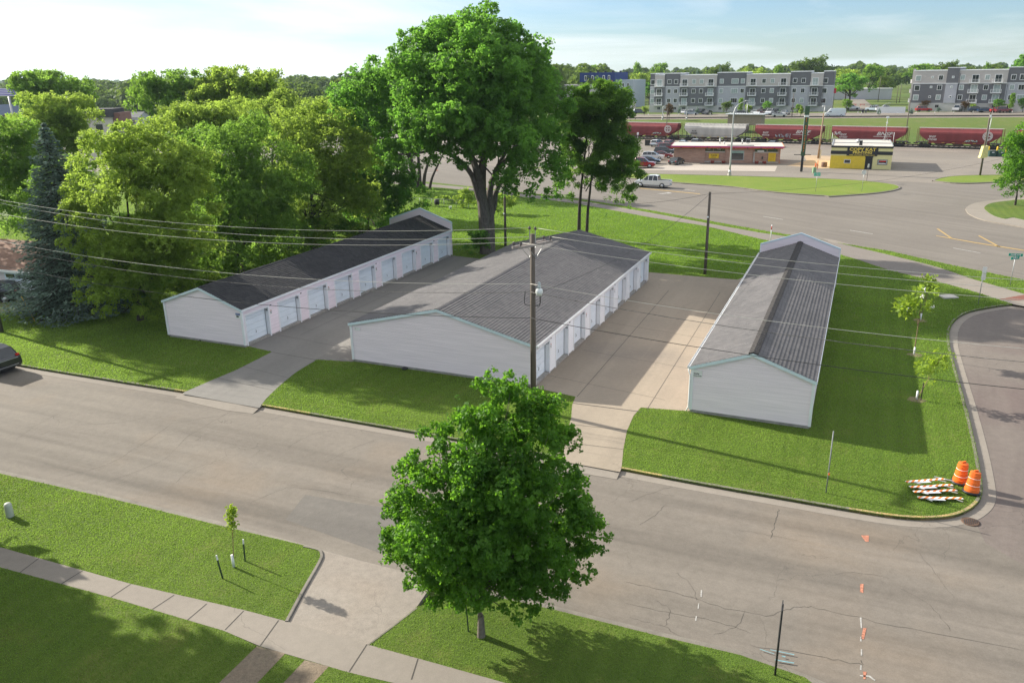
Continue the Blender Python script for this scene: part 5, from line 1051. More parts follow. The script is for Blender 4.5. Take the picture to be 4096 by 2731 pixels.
b = MB(); b.box((W*.605, -.26, 1.55), (W*.127, .06, 1.9), m_steel); b.box((W*.605, -.27, 1.35), (W*.115, .07, 1.3), m_glass); b.box((W*.605, -.275, 2.22), (W*.115, .07, .38), M('pale green panel', (.30, .45, .38), .5)); wo = b.build('window', sh); text("Laney's photography", .17, m_dark, wo, (W*.605, -.32, 2.22), (1, 0, 0), (0, 0, 1))
for (x0, x1) in ((.275, .49), (.755, .985)):
    b = MB(); b.box((W*(x0+x1)/2, -.03, 2.18), (W*(x1-x0), .08, .22), m_flat); b.box((W*(x0+x1)/2, -.03, .22), (W*(x1-x0), .08, .2), m_flat); b.box((W*x0 + .15, -.035, 1.2), (.25, .08, 2.0), m_flat); b.build('stone_trim', sh)
b = MB(); b.box((W*.385, -.1, 1.35), (W*.095, .08, .95), m_yellow); so_ = b.build('wall_sign', sh); text('Portraits', .36, m_black, so_, (W*.385, -.15, 1.5), (1, 0, 0), (0, 0, 1), bold=.012, shear=.2); text('by Laney', .24, m_black, so_, (W*.385, -.15, 1.12), (1, 0, 0), (0, 0, 1), bold=.01)
b = MB(); b.box((W*.928, -.1, 1.25), (W*.068, .08, 1.75), m_yellow); so_ = b.build('wall_sign', sh)
b = MB()
for k in range(9): b.box((W*.928, -.145, 1.95-k*.17), (W*(.05-.01*(k % 3)), .01, .05), M('faded lettering line', (.5, .32, .02), .6))
b.build('lettering', so_)
b = MB(); b.box((W*.84, -.06, 1.1), (.3, .1, .5), m_dark); b.build('meter_box', sh)
for x in (.375, .48, .79, .86):
    b = MB(); b.lathe((0, 0, 0), [(.3, 0), (.42, .42), (.45, .45), (.36, .45), (.3, .36), (0, .36)], M('red planter tub', (.36, .07, .055), .7), 14)
    q = A+np.array([math.cos(h0), math.sin(h0), 0])*W*x+np.array([math.sin(h0), -math.cos(h0), 0])*.9
    tag(b.build('planter', loc=tuple(q)), {.375: 'red planter tub under the yellow portraits sign', .48: 'red planter tub at the left foot of the big shop window pier', .79: 'red planter tub below the shop meter box', .86: 'red planter tub nearest the tall yellow notice'}[x], 'planter', 'red planter tubs along the shop')
for x, y, h in ((.43, 5.2, 1.0), (.475, 3.6, .45), (.645, 4.6, .9)):
    b = MB(); b.tube([(W*x, y, H), (W*x, y, H+h)], .12, m_steel, 10); b.lathe((W*x, y, H+h), [(.19, 0), (.19, .16), (.05, .24)], m_steel, 10); b.build('roof_vent', sh)
b = MB(); b.box((W*.7, 4.4, H+.75), (.9, .7, .8), m_steel); b.box((W*.7, 4.02, H+.75), (.75, .05, .65), m_dark); b.box((W*.7, 4.4, H+.2), (.1, .1, .5), m_steel); b.build('air_conditioner', sh)
b = MB(); b.box((W*.63, .4, H+.12), (W*.25, .3, .18), M('grey roof flashing', (.22, .22, .22), .6)); b.build('roof_flashing', sh)
# print shop
A, Bq = at(3317, 673, RZ), at(3562, 679.5, RZ); W = np.linalg.norm(Bq-A); h0 = math.atan2(*(Bq-A)[[1, 0]]); D = 20.; D = 15; H = 4.2
ks = thing('print_shop', 'yellow and black box shop with gravel roof, its name in yellow letters', 'shop', A, h0)
m_yl = M('pale yellow painted wall', (.72, .66, .32), .75, var=.05); m_yd = M('strong yellow painted siding', (.74, .56, .05), .7, var=.08, s=2); m_blk = M('black painted band', (.025, .026, .03), .6)
b = MB(); b.box((W/2, D/2, H/2), (W, D, H), m_yl); b.box((W*.29, -.015, 1.2), (W*.57, .05, 2.4), m_yd)
for k in range(24): b.box((W*(.17+.40*k/24), -.045, 1.2), (.018, .012, 2.38), M('yellow batten', (.64, .46, .05), .7))
b.build('wall', ks)
b = MB(); b.box((W/2, -.03, H-.16), (W+.06, .10, .34), m_blk); b.box((W/2, -.03, 2.98), (W+.06, .08, .62), m_blk); b.box((W*.515, -.045, 3.35), (W*.5, .1, 1.3), m_blk); b.box((W*.51, -.05, 2.57), (W*.5, .1, .30), m_blk); b.box((W+.02, D/2, H-.16), (.05, D, .34), m_blk); b.build('band', ks)
m_ylet = M('yellow sign letters', (.72, .56, .10), .5)
text('COPY KAT', .78, m_ylet, ks, (W*.515, -.11, 3.58), (1, 0, 0), (0, 0, 1), bold=.03, sx=1.22, ex=.02); text('PRINTING', .62, m_ylet, ks, (W*.515, -.11, 3.02), (1, 0, 0), (0, 0, 1), bold=.025, sx=1.2, ex=.02)
text('COPIES - COLOR COPIES - FAX SERVICE  236-1115', .25, m_ylet, ks, (W*.51, -.115, 2.56), (1, 0, 0), (0, 0, 1), bold=.008, sx=.80, ex=.01)
b = MB(); b.box((W/2, D/2, H+.01), (W-.3, D-.3, .05), m_flat); b.build('roof', ks)
b = MB()
for x in (.08, W-.08): b.box((x, D/2, H+.08), (.18, D, .16), m_steel)
b.box((W/2, D-.08, H+.08), (W, .18, .16), m_steel); b.box((W/2, D*.42, H+.1), (W, .22, .14), m_steel); b.build('parapet', ks)
b = MB(); b.box((W*.635, -.03, 1.1), (1.25, .1, 2.2), m_black); b.box((W*.635, -.03, 2.3), (1.4, .2, .22), m_dark); b.build('door', ks); 
b = MB(); b.box((W*.285, -.06, 1.35), (1.15, .08, .72), m_white); b.box((W*.285, -.075, 1.35), (.98, .08, .56), m_glass); b.build('window', ks)
b = MB(); b.box((W*.855, -.06, 1.35), (1.75, .08, .95), M('grey window surround', (.2, .2, .2), .6)); b.box((W*.855, -.075, 1.35), (1.45, .08, .72), m_white); b.box((W*.855, -.09, 1.35), (1.35, .07, .62), m_dark); b.box((W*.855, -.1, 1.52), (1.1, .07, .22), m_red); b.box((W*.855, -.1, 1.12), (1.2, .07, .12), m_white); b.build('window', ks)
b = MB(); b.box((W*.475, 1.3, H+.5), (.62, .62, .95), m_steel); b.box((W*.475, .98, H+.5), (.5, .02, .8), m_dark); b.build('air_conditioner', ks)
b = MB(); b.lathe((0, 0, 0), [(.0, 0), (.22, .03), (.38, .12)], m_steel, 16); dsh = b.build('satellite_dish', ks, fix=False); dsh.location = (W*.43, 3.2, H+.7); dsh.rotation_euler = (R(70), 0, R(-20)); b = MB(); b.tube([(0, 0, 0), (0, -.3, -.6)], .03, m_steel, 6); b.build('mast', dsh)
b = MB(); b.tube([(0, 0, 0), (0, 0, 4.6)], .045, m_steel, 6)
for a in range(3): b.tube([(0, 0, 1.1), (math.cos(a*2.1)*.7, math.sin(a*2.1)*.7, 0)], .025, m_steel, 5)
b.box((0, 0, 4.6), (.5, .3, .35), m_white); b.box((0, 0, 3.5), (.35, .2, .2), m_white); mo = b.build('antenna_mast', ks); mo.location = (W*.9, D-2.2, H)
for x, y, h in ((-.1, 3, 2.2), (W+.1, 5.5, 2.2)): b = MB(); b.tube([(x, y, H), (x, y, H+h)], .035, m_white, 6); b.bar((x-.2, y, H+h*.6), (x+.8, y, H+h*.6), .04, .04, m_white) if x < 0 else None; b.build('roof_mast', ks)

# ------------------------------------------------------------------ apartment blocks
m_dg = M('dark grey lap siding', (.155, .153, .165), .75, var=.04, s=.4); m_lg = M('light grey lap siding', (.45, .45, .485), .75, var=.04, s=.4); m_bg = M('beige grey panel', (.52, .48, .455), .8, var=.04, s=.4); m_base = M('pale base masonry', (.52, .50, .48), .9, var=.06, s=.6)
def apartment(label, A, Bq, D, H, segs, cols, top_only=0):
    """segs: (x0, x1, upper material, lower material, parapet rise, y offset); cols: windows (x, kind) as fractions of the front"""
    A = np.array(A, float); W = np.linalg.norm((Bq-A)[:2]); h = math.atan2(*(Bq-A)[[1, 0]]); root = thing('apartment_building', label, 'apartment building', A, h, 'grey apartment buildings beyond the railway')
    base = 2.45; st = (H-base-.95)/3
    for x0, x1, mu, ml, up, dy in segs:
        b = MB(); a, c = x0*W, x1*W; zt = base+2*st
        b.box(((a+c)/2, D/2-dy/2, base+st), (c-a-.004, D+dy, 2*st-.004), ml); b.box(((a+c)/2, D/2-dy/2, (zt+H+up)/2), (c-a-.004, D+dy, H+up-zt), mu); b.build('wall', root)
        b = MB(); b.box(((a+c)/2, D/2-dy/2, H+up+.1), (c-a+.12, D+dy+.2, .24), m_trim); b.build('cornice', root)
        b = MB(); b.box(((a+c)/2, -dy-.04, zt), (c-a+.02, .1, .2), m_trim); b.build('band', root)
    b = MB(); b.box((W/2, D/2-.05, base/2-.3), (W+.02, D+.1, base+.6), m_base); b.build('base_wall', root)
    def win(x, z, w, hh, y, panes=2, m=m_glass):
        f = MB(); f.box((x, y-.03, z), (w+.26, .1, hh+.26), m_white); fo = f.build('window', root)
        g = MB()
        for k in range(panes): g.box((x-w/2+w*(k+.5)/panes, y-.07, z), (w/panes-.07, .08, hh-.06), m)
        g.build('pane', fo)
    m_bl = M('pale window blind', (.34, .40, .38), .5, var=.2); rr = random.Random(len(cols))
    for x, kind in cols:
        X = x*W; dy = max([s[5] for s in segs if s[0] <= x <= s[1]] or [0])
        for fl in range(3):
            z0 = base+fl*st; mm = m_glass if rr.random() < .55 else m_bl
            if kind == 'w': win(X, z0+1.75, 1.15, 1.35, -dy, 2, mm)
            elif kind == 't': win(X, z0+1.75, 2.2, 1.5, -dy, 3, mm)
            elif kind == 'p': win(X, z0+1.65, 1.4, 1.5, -dy, 1, mm)
            elif kind == 's': win(X, z0+1.9, .45, .45, -dy, 1, mm)
            else:
                win(X, z0+1.4, 1.75, 2.2, -dy, 2, mm)
                b = MB(); y = -dy; b.box((X-.1, y-.72, z0+.1), (2.9, 1.4, .2), m_white); b.box((X-.1, y-1.38, z0+1.18), (2.9, .06, .07), m_white)
                for s in (-1, 1): b.box((X-.1+s*1.42, y-.7, z0+1.18), (.06, 1.36, .07), m_white); b.box((X-.1+s*1.42, y-1.38, z0+.65), (.07, .07, 1.1), m_white)
                for k in range(13): b.box((X-1.4+k*.22, y-1.38, z0+.65), (.035, .03, 1.0), m_white)
                for k in range(5):
                    for s in (-1, 1): b.box((X-.1+s*1.42, y-1.2+k*.25, z0+.65), (.03, .035, 1.0), m_white)
                b.build('balcony', root)
        if kind in 'bw' and rr.random() < .5: win(X, 1.45, 1.05, .9, .0, 2)
    b = MB()
    for x0, x1, *_ in segs[1:]:
        b.box((x0*W+.35, -.12, base+1.5*st), (.1, .1, 3*st), m_dg)
    b.build('downpipe', root); return root, W
zA = 3.4; a0 = at(2597, 450, zA); a1 = at(3322, 453, zA)
segsA = [(0, .07, m_dg, m_lg, .35, 0), (.07, .195, m_bg, m_dg, -.25, .35), (.195, .415, m_dg, m_lg, .35, 0), (.415, .42, m_bg, m_dg, 0, 0), (.42, .42001, m_bg, m_dg, 0, 0)]
segsA = [(0, .066, m_dg, m_lg, .35, 0), (.066, .205, m_bg, m_dg, -.2, .4), (.205, .40, m_dg, m_lg, .35, 0)]
segsA = [(0, .062, m_dg, m_lg, .3, 0), (.062, .19, m_bg, m_dg, -.2, .4), (.19, .385, m_dg, m_lg, .3, 0)]
fx = lambda x: (x-2597)/(3322-2597)
segsA = [(0, fx(2617), m_dg, m_lg, .3, 0), (fx(2617), fx(2658), m_bg, m_dg, -.2, .4), (fx(2658), fx(2724), m_dg, m_lg, .3, 0), (fx(2724), fx(2874), m_bg, m_dg, -.35, .35), (fx(2874), fx(2991), m_dg, m_lg, .35, 0), (fx(2991), fx(3160), m_bg, m_dg, -.35, .35), (fx(3160), fx(3237), m_dg, m_lg, .35, 0), (fx(3237), fx(3283), m_bg, m_dg, -.25, .4), (fx(3283), 1, m_dg, m_lg, .35, 0)]
colsA = [(fx(2608), 'p'), (fx(2637), 'b'), (fx(2678), 'w'), (fx(2706), 'w'), (fx(2743), 'b'), (fx(2781), 'w'), (fx(2812), 'w'), (fx(2850), 'b'), (fx(2893), 'w'), (fx(2946), 't'), (fx(2977), 'w'), (fx(3018), 'b'), (fx(3060), 'w'), (fx(3093), 'w'), (fx(3135), 'b'), (fx(3178), 'w'), (fx(3210), 'w'), (fx(3254), 'b'), (fx(3291), 'p')]
apartment('long grey four storey apartment block with white balconies, behind the grain train', a0, a1, 16, 13.3, segsA, colsA)
zB = 4.5; b0 = at(3350+908/3.153, 240+640/3.153, zB); b1 = at(4100, 448, zB); b1 = b0+(b1-b0)*1.35
gx = lambda x: (x-3638)/((4100-3638)*1.35)
segsB = [(0, gx(3774), m_bg, m_dg, -.1, 0), (gx(3774), gx(3822), m_dg, m_lg, .7, .4), (gx(3822), gx(4012), m_bg, m_dg, -.1, 0), (gx(4012), 1, m_dg, m_lg, .6, 0)]
colsB = [(gx(3657), 'p'), (gx(3715), 's'), (gx(3750), 'w'), (gx(3800), 's'), (gx(3838), 'w'), (gx(3889), 'b'), (gx(3935), 'w'), (gx(3978), 'b'), (gx(4035), 'w'), (gx(4075), 't')]
apt2, W2 = apartment('shorter grey apartment block with a stair tower and bronze shrubs before it', b0, b1, 18, 12.4, segsB, colsB)
for k in range(3):
    b = MB(); z0 = 2.45+k*3.0; b.box((-.7, 5, z0+.1), (1.4, 2.8, .2), m_white); b.box((-1.38, 5, z0+1.15), (.06, 2.8, .08), m_white)
    for q in range(10): b.box((-1.38, 3.7+q*.28, z0+.65), (.04, .04, 1.), m_white)
    b.build('balcony', apt2)
b = MB(); b.box((-.25, 1.2, 6.2), (.5, 2.2, 13.6), m_bg); b.build('stair_tower', apt2)
# blue block behind
pb = at(2450, 455, 1.5); hb = -.50
blue = thing('blue_building', 'blue and grey stepped block behind the locust tree, with a roof terrace', 'apartment building', dep(2420, 440, 330), hb)
m_blue = M('deep blue panel', (.012, .035, .17), .6, var=.05); m_bgr = M('pale blue grey panel', (.36, .41, .46), .7, var=.05); m_copper = M('copper brown panel', (.36, .16, .10), .7)
b = MB(); b.box((-4, 8, 12.2), (15, 14, 3.6), m_blue); b.build('upper_wall', blue)
b = MB(); b.box((6, 9, 6), (9.5, 14, 10.4), m_bgr); b.box((6.2, -.5, 1.5), (12, 4, 3.2), m_base); b.build('wall', blue)
b = MB(); b.box((-5, 3, 5.5), (12, 8, 8.4), m_bg); b.box((-16, 6, 5.2), (11, 10, 8.6), m_bg); b.build('side_wall', blue)
b = MB(); b.box((1.6, 1.9, 5.4), (3.8, .6, 6.8), m_blue); b.build('bay', blue)
b = MB(); b.box((0, 2, 10.4), (5.2, 3, 1.3), m_copper); b.build('terrace_box', blue)
for i, (x, y, z) in enumerate([(-9, .95, 12), (-6, .95, 12), (-1.2, .95, 12), (1.0, .95, 12)]+[(2.6+k*2., 1.95, z) for z in (9.3, 6.6, 3.9) for k in range(4)]):
    b = MB(); b.box((x, y, z), (.9 if z > 11 else .8, .1, 1.9 if z > 11 else 1.5), m_white); o_ = b.build('window', blue); b = MB(); b.box((x, y-.05, z), (.6, .08, 1.5 if z > 11 else 1.2), m_glass); b.build('pane', o_)
for k in range(5): b = MB(); b.box((-9+k*3.2, 6, 14.3), (.7, .7, .6), m_dark); b.build('roof_vent', blue)
b = MB(); b.box((8.5, -2.6, 2.5), (1.4, .1, .8), m_white); b.build('wall_sign', blue)

# ------------------------------------------------------------------ cars, fence and trees below the apartments
ha = math.atan2(*(a1-a0)[[1, 0]])
for kind, label, x, y, dh, c in (('suv', 'dark suv parked at the far left corner of the long apartment block', 2560, 456, .3, (.06, .09, .13)), ('sedan', 'white car nosed to the apartment wall, left of the pointed shrub', 2740, 456, 1.3, C_WHITE), ('sedan', 'second white car nosed to the wall beside the pointed shrub', 2768, 455, 1.3, C_WHITE), ('sedan', 'pale blue car lying lengthwise at the fence', 2766, 460, 0.1, (.4, .48, .55)), ('suv', 'black suv nosed to the apartment wall', 2808, 456, 1.3, C_BLK), ('sedan', 'black sedan seen from behind at the apartment wall', 2829, 458, -1.8, C_BLK), ('sedan', 'dark car half hidden by shrubs near the lamp mast', 2968, 461, .1, C_BLK),
        ('sedan', 'white sedan nosed to the wall below the second balcony stack', 3022, 458, 1.3, C_WHITE), ('suv', 'dark red suv seen from behind beside the white pickup', 3050, 458, 1.3, (.09, .012, .015)), ('pickup', 'white pickup facing out of the apartment parking row', 3082, 459, -1.8, C_WHITE), ('suv', 'black suv beside the small dry shrub', 3106, 457, 1.3, C_BLK), ('sedan', 'silver saloon parked lengthwise at the bank fence', 3117, 468, .05, C_WHITE), ('sedan', 'grey saloon parked behind the lengthwise silver one', 3140, 460, 1.3, C_SILV),
        ('suv', 'red suv by the bronze shrub of the right block', 3693, 447, .2, (.42, .02, .02)), ('pickup', 'white vehicle nosed to the right apartment block', 3828, 446, 1.3, C_WHITE), ('suv', 'navy car below the balconies of the right block', 3905, 449, .15, C_NAVY), ('sedan', 'blue low car second from the bright red one', 3942, 450, .15, (.02, .05, .12)), ('sedan', 'bright red car beside the tall narrow shrub', 3989, 450, .3, (.5, .03, .02)), ('suv', 'wine red car under the tall narrow shrub', 4012, 451, .3, (.2, .02, .03)),
        ('pickup', 'blue and white service truck on the side road', 3497, 446, 2.5, (.35, .42, .5)), ('pickup', 'white pickup crossing behind the small spruce', 3540, 447, .2, C_WHITE), ('suv', 'white suv half hidden by the round street tree', 3409, 440, .1, C_WHITE)):
    car(kind, label, x, y, ha+dh, c, group='cars by the apartments', full=False)
car('van', 'tall white cargo van parked at the bank fence', 3338, 468, ha+math.pi+.15, C_WHITE, group=None)
fr = thing('chain_link_fence', 'thin chain link fence along the grassy railway bank', 'fence', (0, 0, 0)); fp = MB(); fm = MB(); prev = None
for s in range(-40, 185, 5):
    q = tp(s, 5.5); z = float(hz(q[0], q[1])); fp = MB(); fp.tube([(q[0], q[1], z-.2), (q[0], q[1], z+1.35)], .035, m_steel, 5); fp.build('post', fr)
    if prev: fm.bar(prev, (q[0], q[1], z+1.3), .04, .04, m_steel); fm.bar((prev[0], prev[1], prev[2]-.6), (q[0], q[1], z+.7), .015, .015, m_steel)
    prev = (q[0], q[1], z+1.3)
fm.build('rail', fr)
apk = [tp(s, 9)[:2] for s in (-20, 40, 100, 185)]+[tp(s, 28)[:2] for s in (185, 100, 40, -20)]
V = []; 
for s in range(-20, 190, 6):
    for t in (8, 14, 20, 27): q = TP0+TD*s+TN*t; V.append((q[0], q[1], float(hz(*q))-.2+.12))
k = len(range(-20, 190, 6)); F = [(i*4+j, i*4+j+1, i*4+j+5, i*4+j+4) for i in range(k-1) for j in range(3)]
b = MB(); b.add(V, F, m_lot); tag(b.build('parking_lot', fix=False), kind='structure')
V = []
for t in np.linspace(0, 1, 40):
    d0 = 268+(900-268)*t**1.5
    for s in (-1, 1): p = at(3455, 440, 4.5); e = np.array([335., 860., 4.5]); q = p+(e-p)*t; n = np.array([.93, -.36])*4.5*s; V.append((q[0]+n[0], q[1]+n[1], float(hz(q[0], q[1]))+.02))
b = MB(); b.add(V, [(2*i, 2*i+1, 2*i+3, 2*i+2) for i in range(39)], m_lot); tag(b.build('side_road', fix=False), kind='structure')
# signal hut with ribbed roof
q = atz(2995, 492); hut = thing('signal_hut', 'small railway hut with white ribbed roof behind the grey hopper car', 'hut', dep(2905, 500, 236), ra)
b = MB(); b.box((5, 2, 1.4), (9.5, 3.6, 2.8), M('tan hut wall', (.30, .24, .18), .8)); b.build('wall', hut)
b = MB(); b.box((5, 2, 2.95), (10.8, 4.8, .2), m_white)
for k in range(22): b.box((-.2+k*.5, 2, 3.08), (.08, 4.8, .06), m_white)
b.box((7.6, 2.6, 3.3), (1.6, 1.2, .4), m_white); b.build('roof', hut)
# tree prototypes for the middle distance: shared crowns, each tree its own thing
def proto(name, lm, n, size, seed, shape='round', bark=None):
    rng = np.random.default_rng(seed)
    if shape == 'round': lob = [(0, 0, .62, .36, .36, .34), (.12, .05, .8, .22, .22, .18), (-.16, -.08, .55, .26, .26, .26), (.2, -.1, .5, .22, .22, .24), (-.05, .18, .7, .25, .25, .22)]
    elif shape == 'tall': lob = [(0, 0, .6, .20, .20, .38), (.04, .02, .42, .22, .22, .26), (-.03, 0, .8, .13, .13, .18)]
    else: lob = [(0, 0, .3, .27, .27, .22), (0, 0, .52, .18, .18, .2), (0, 0, .74, .1, .1, .2)]
    C, Rr = clumps(rng, lob, 46, (.26, .46)); C[:, 2] = np.maximum(C[:, 2], .1); V, t = leaves(rng, C, Rr*.9, n, size, up=.3)
    b = MB(); limbs(b, [([np.array([0, 0, -.05]), np.array([.01, 0, .3]), np.array([0, 0, .75])], .028, .006)]+[([np.array([0, 0, .25]), C[i]*.6+np.array([0, 0, .1]), C[i]], .014, .003) for i in range(0, 40, 5)], bark or m_barkd, 5)
    return (raw('crown', V, np.arange(len(V)).reshape(-1, 4), [lm], None, tint=t), b.build('trunk', None, fix=False))
PR = {}
for nm, lm, n, s, sd, shp in (('green', m_lfar, 5200, .045, 71, 'round'), ('bright', m_lbox, 5200, .045, 72, 'round'), ('dark', m_lcot, 5200, .045, 73, 'round'), ('tall', m_lmid, 4200, .045, 74, 'tall'), ('cone', m_lspr, 3600, .045, 75, 'cone'), ('bronze', m_lred, 3600, .05, 76, 'round'), ('shrub', m_lbox, 3000, .06, 77, 'tall'), ('green2', m_lmid, 5200, .045, 78, 'round')):
    PR[nm] = proto(nm, lm, n, s, sd, shp)
KINDS = {'green': 'green_tree', 'green2': 'green_tree', 'bright': 'pale_green_tree', 'dark': 'dark_tree', 'tall': 'tall_tree', 'cone': 'conifer_tree', 'bronze': 'bronze_tree', 'shrub': 'shrub'}
rngT = random.Random(8)
def ptree(kind, p, h, w, label, group):
    root = thing(KINDS[kind], label, 'shrub' if kind == 'shrub' else 'tree', p, rngT.uniform(0, 6.3), group)
    for o in PR[kind]: c = o.copy(); col.objects.link(c); c.parent = root
    root.scale = (w, w, h); return root
def pt(kind, x, yb, yt, wpx, label, group, Y=None):      # foot pixel, top pixel, crown width in full-size pixels
    p = atz(x, yb) if Y is None else dep(x, yb, Y)
    if Y is not None: p[2] = float(hz(p[0], p[1]))
    h = tall(x, yt, p); d = math.hypot(p[0], p[1], p[2]-CAM_H); return ptree(kind, p, h, wpx/F_PX*d*1.15, label, group)
GA = 'shrubs and young trees before the apartments'
for a in (('bright', 2577, 462, 425, 28, 'small pale tree left of the long apartment block'), ('cone', 2716, 459, 425, 24, 'pointed shrub beside the white parked car'), ('cone', 2788, 460, 424, 24, 'pointed shrub between the pale blue and black cars'), ('green', 2905, 458, 404, 44, 'broad bushy tree at the foot of the middle apartment section'), ('tall', 2960, 457, 392, 34, 'dark upright tree between the bushy tree and the lamp mast'), ('bright', 2990, 460, 418, 28, 'pale loose shrub right of the lamp mast'), ('dark', 3067, 455, 404, 42, 'dense round tree before the third balcony stack'), ('cone', 3117, 460, 434, 18, 'small dry pointed shrub between parked cars'), ('green2', 3188, 461, 418, 26, 'round shrub left of the long sign pole'), ('shrub', 3202, 465, 424, 26, 'pointed shrub just right of the round one by the sign pole'),
          ('bronze', 2676, 480, 413, 38, 'bronze leafed tree on a bare trunk beyond the maroon hopper car'), ('bronze', 3698, 444, 400, 38, 'bronze leafed tree before the left end of the right block'), ('bronze', 3858, 446, 404, 30, 'bronze narrow tree before the right block balconies'), ('cone', 3753, 449, 425, 26, 'small blue conifer at the right block'), ('bright', 3890, 448, 416, 24, 'pale shrub at the middle of the right block'), ('dark', 3990, 448, 396, 40, 'dark round tree before the right block, next to the narrow shrub'), ('tall', 4040, 450, 372, 32, 'tall narrow shrub by the canopy of the right block'), ('dark', 4090, 450, 392, 44, 'dark tree cut by the right frame edge below the apartments'), ('cone', 3643, 461, 430, 24, 'small conifer on the bank at the road corner'), ('cone', 3515, 461, 432, 22, 'small conifer before the white pickup'), ('green2', 3385, 452, 397, 40, 'round street tree right of the white van'), ('bright', 2520, 440, 395, 40, 'pale tree behind the bank left of the long block'), ('green', 2475, 470, 420, 60, 'green tree seen past the edge of the locust')):
    pt(*a[:5], a[5], GA)
GB = 'trees rising behind the apartments'
for a in (('dark', 3395, 412, 292, 150, 'big dark tree with a yellow green crown between the apartment blocks', 330), ('bright', 3380, 400, 275, 110, 'yellow green tree behind the big dark tree', 360), ('green2', 3470, 400, 262, 100, 'tall tree behind the side road bend', 400), ('green', 3530, 395, 300, 70, 'round tree beside the side road', 380),
          ('green', 3235, 330, 222, 150, 'highest broad tree crown above the long apartment roof', 430), ('tall', 3110, 330, 258, 60, 'dark column tree above the long apartment roof', 420), ('green', 2880, 330, 250, 90, 'rounded tree above the middle of the long roof', 430), ('cone', 2787, 330, 262, 40, 'dark spruce above the long roof, left one', 410), ('cone', 2878, 330, 250, 40, 'dark spruce above the long roof, right one', 412), ('tall', 2548, 330, 250, 60, 'dense column tree right of the blue block', 420), ('bright', 2560, 420, 290, 110, 'bright tree wall between the blue and grey blocks', 390), ('dark', 2595, 440, 330, 90, 'dark tree wall low between the blue and grey blocks', 380), ('green2', 2640, 330, 255, 80, 'tree crown behind the left end of the long roof', 440), ('bright', 3010, 330, 270, 120, 'yellowish tree above the long roof', 460),
          ('green', 3780, 330, 243, 110, 'broad tree above the stair tower of the right block', 420), ('green2', 3690, 340, 258, 120, 'tree crown left above the right block', 410), ('green', 3880, 320, 265, 100, 'tree crown low above the right block roof', 430), ('cone', 3910, 320, 245, 36, 'small dark conifer tip above the right block', 440), ('tall', 3945, 320, 250, 40, 'second conifer like tip above the right block', 430), ('dark', 4085, 310, 213, 90, 'big tree at the right frame edge above the apartments', 400), ('green', 2300, 330, 258, 110, 'pale tree crowns left of the blue block', 450), ('green2', 2380, 330, 262, 60, 'tree just left of the blue roof', 440)):
    pt(a[0], a[1], a[2], a[3], a[4], a[5], GB, a[6])
for o in [o for v in PR.values() for o in v]: bpy.data.objects.remove(o)

# ------------------------------------------------------------------ street furniture
def octa(c, r, n=8, off=math.pi/8): return [(c[0]+r*math.cos(off+2*math.pi*i/n), c[1], c[2]+r*math.sin(off+2*math.pi*i/n)) for i in range(n)]
def lamp(label, x, y, yt, arm=2.4, dirang=0., m=None):
    p = atz(x, y); h = tall(x, yt, p); root = thing('street_lamp', label, 'street lamp', p, dirang, 'bent arm street lamps')
    b = MB(); b.box((0, 0, .15), (.55, .55, .3), m_flat); b.tube([(0, 0, .2), (0, 0, 1.0)], [.26, .2], m or m_steel, 10); b.tube([tuple(q) for q in smoothline3([(0, 0, 1.), (0, 0, h*.5), (0, 0, h*.82), (arm*.2, 0, h*.94), (arm*.75, 0, h)], 5)], [.15]*6+[.12]*6+[.07]*9, m or m_steel, 9); b.build('pole', root)
    b = MB(); b.ext([(arm*.7, h-.04), (arm*.75, h+.1), (arm*1.05, h+.06), (arm*1.08, h-.08)], .18, m or m_steel); b.build('lamp_head', root); return root
lamp('tall bent steel lamp on the near edge of the grass island', 2918, 702, 405, 2.6, 0)
lamp('bent steel lamp before the left end of the long apartment block', 2650, 480, 421, 2.4, 0); lamp('bent steel lamp left of the grey hopper car top', 2746, 482, 420, 2.4, math.pi)
lamp('bent steel lamp on the bank behind the print shop', 3522, 500, 414, 2.4, 0)
p = at(3272, 634); b = MB(); b.tube([(0, 0, 0), (.0, 0, 9.2)], [.2, .13], m_polel, 10); rt = thing('light_pole', 'leaning pale timber pole with a lamp, between the tall sign and the print shop', 'light pole', p, 0); rt.rotation_euler = (0, R(1.5), 0); b.build('pole', rt)
b = MB(); b.tube([(0, 0, 9.1), (.05, 0, 10.6)], .06, m_white, 6); b.box((-.2, 0, 10.6), (.6, .2, .15), m_white); b.build('lamp_head', rt); b = MB(); b.box((.35, -.1, .9), (.25, .2, 1.8), m_flat); b.build('meter_box', rt)
p = at(3920, 701); b = MB(); b.tube([(0, 0, 0), (0, 0, 10.6)], [.17, .12], m_pole, 10); rt = thing('light_pole', 'dark timber pole with a cream fire hood by the yellow bollards', 'light pole', p); b.build('pole', rt)
b = MB(); b.ext([(-.55, 3.4), (-.7, 3.0), (-.3, 2.9), (.55, 3.05), (.5, 5.0), (-.4, 4.9)], .35, M('cream fibreglass', (.66, .58, .25), .6)); b.build('fire_hood', rt); b = MB(); b.box((.1, 0, 9.9), (.3, .3, .5), m_white); b.tube([(.2, 0, 5.2), (.35, 0, 9.8)], .05, m_white, 6); b.build('lamp_head', rt)
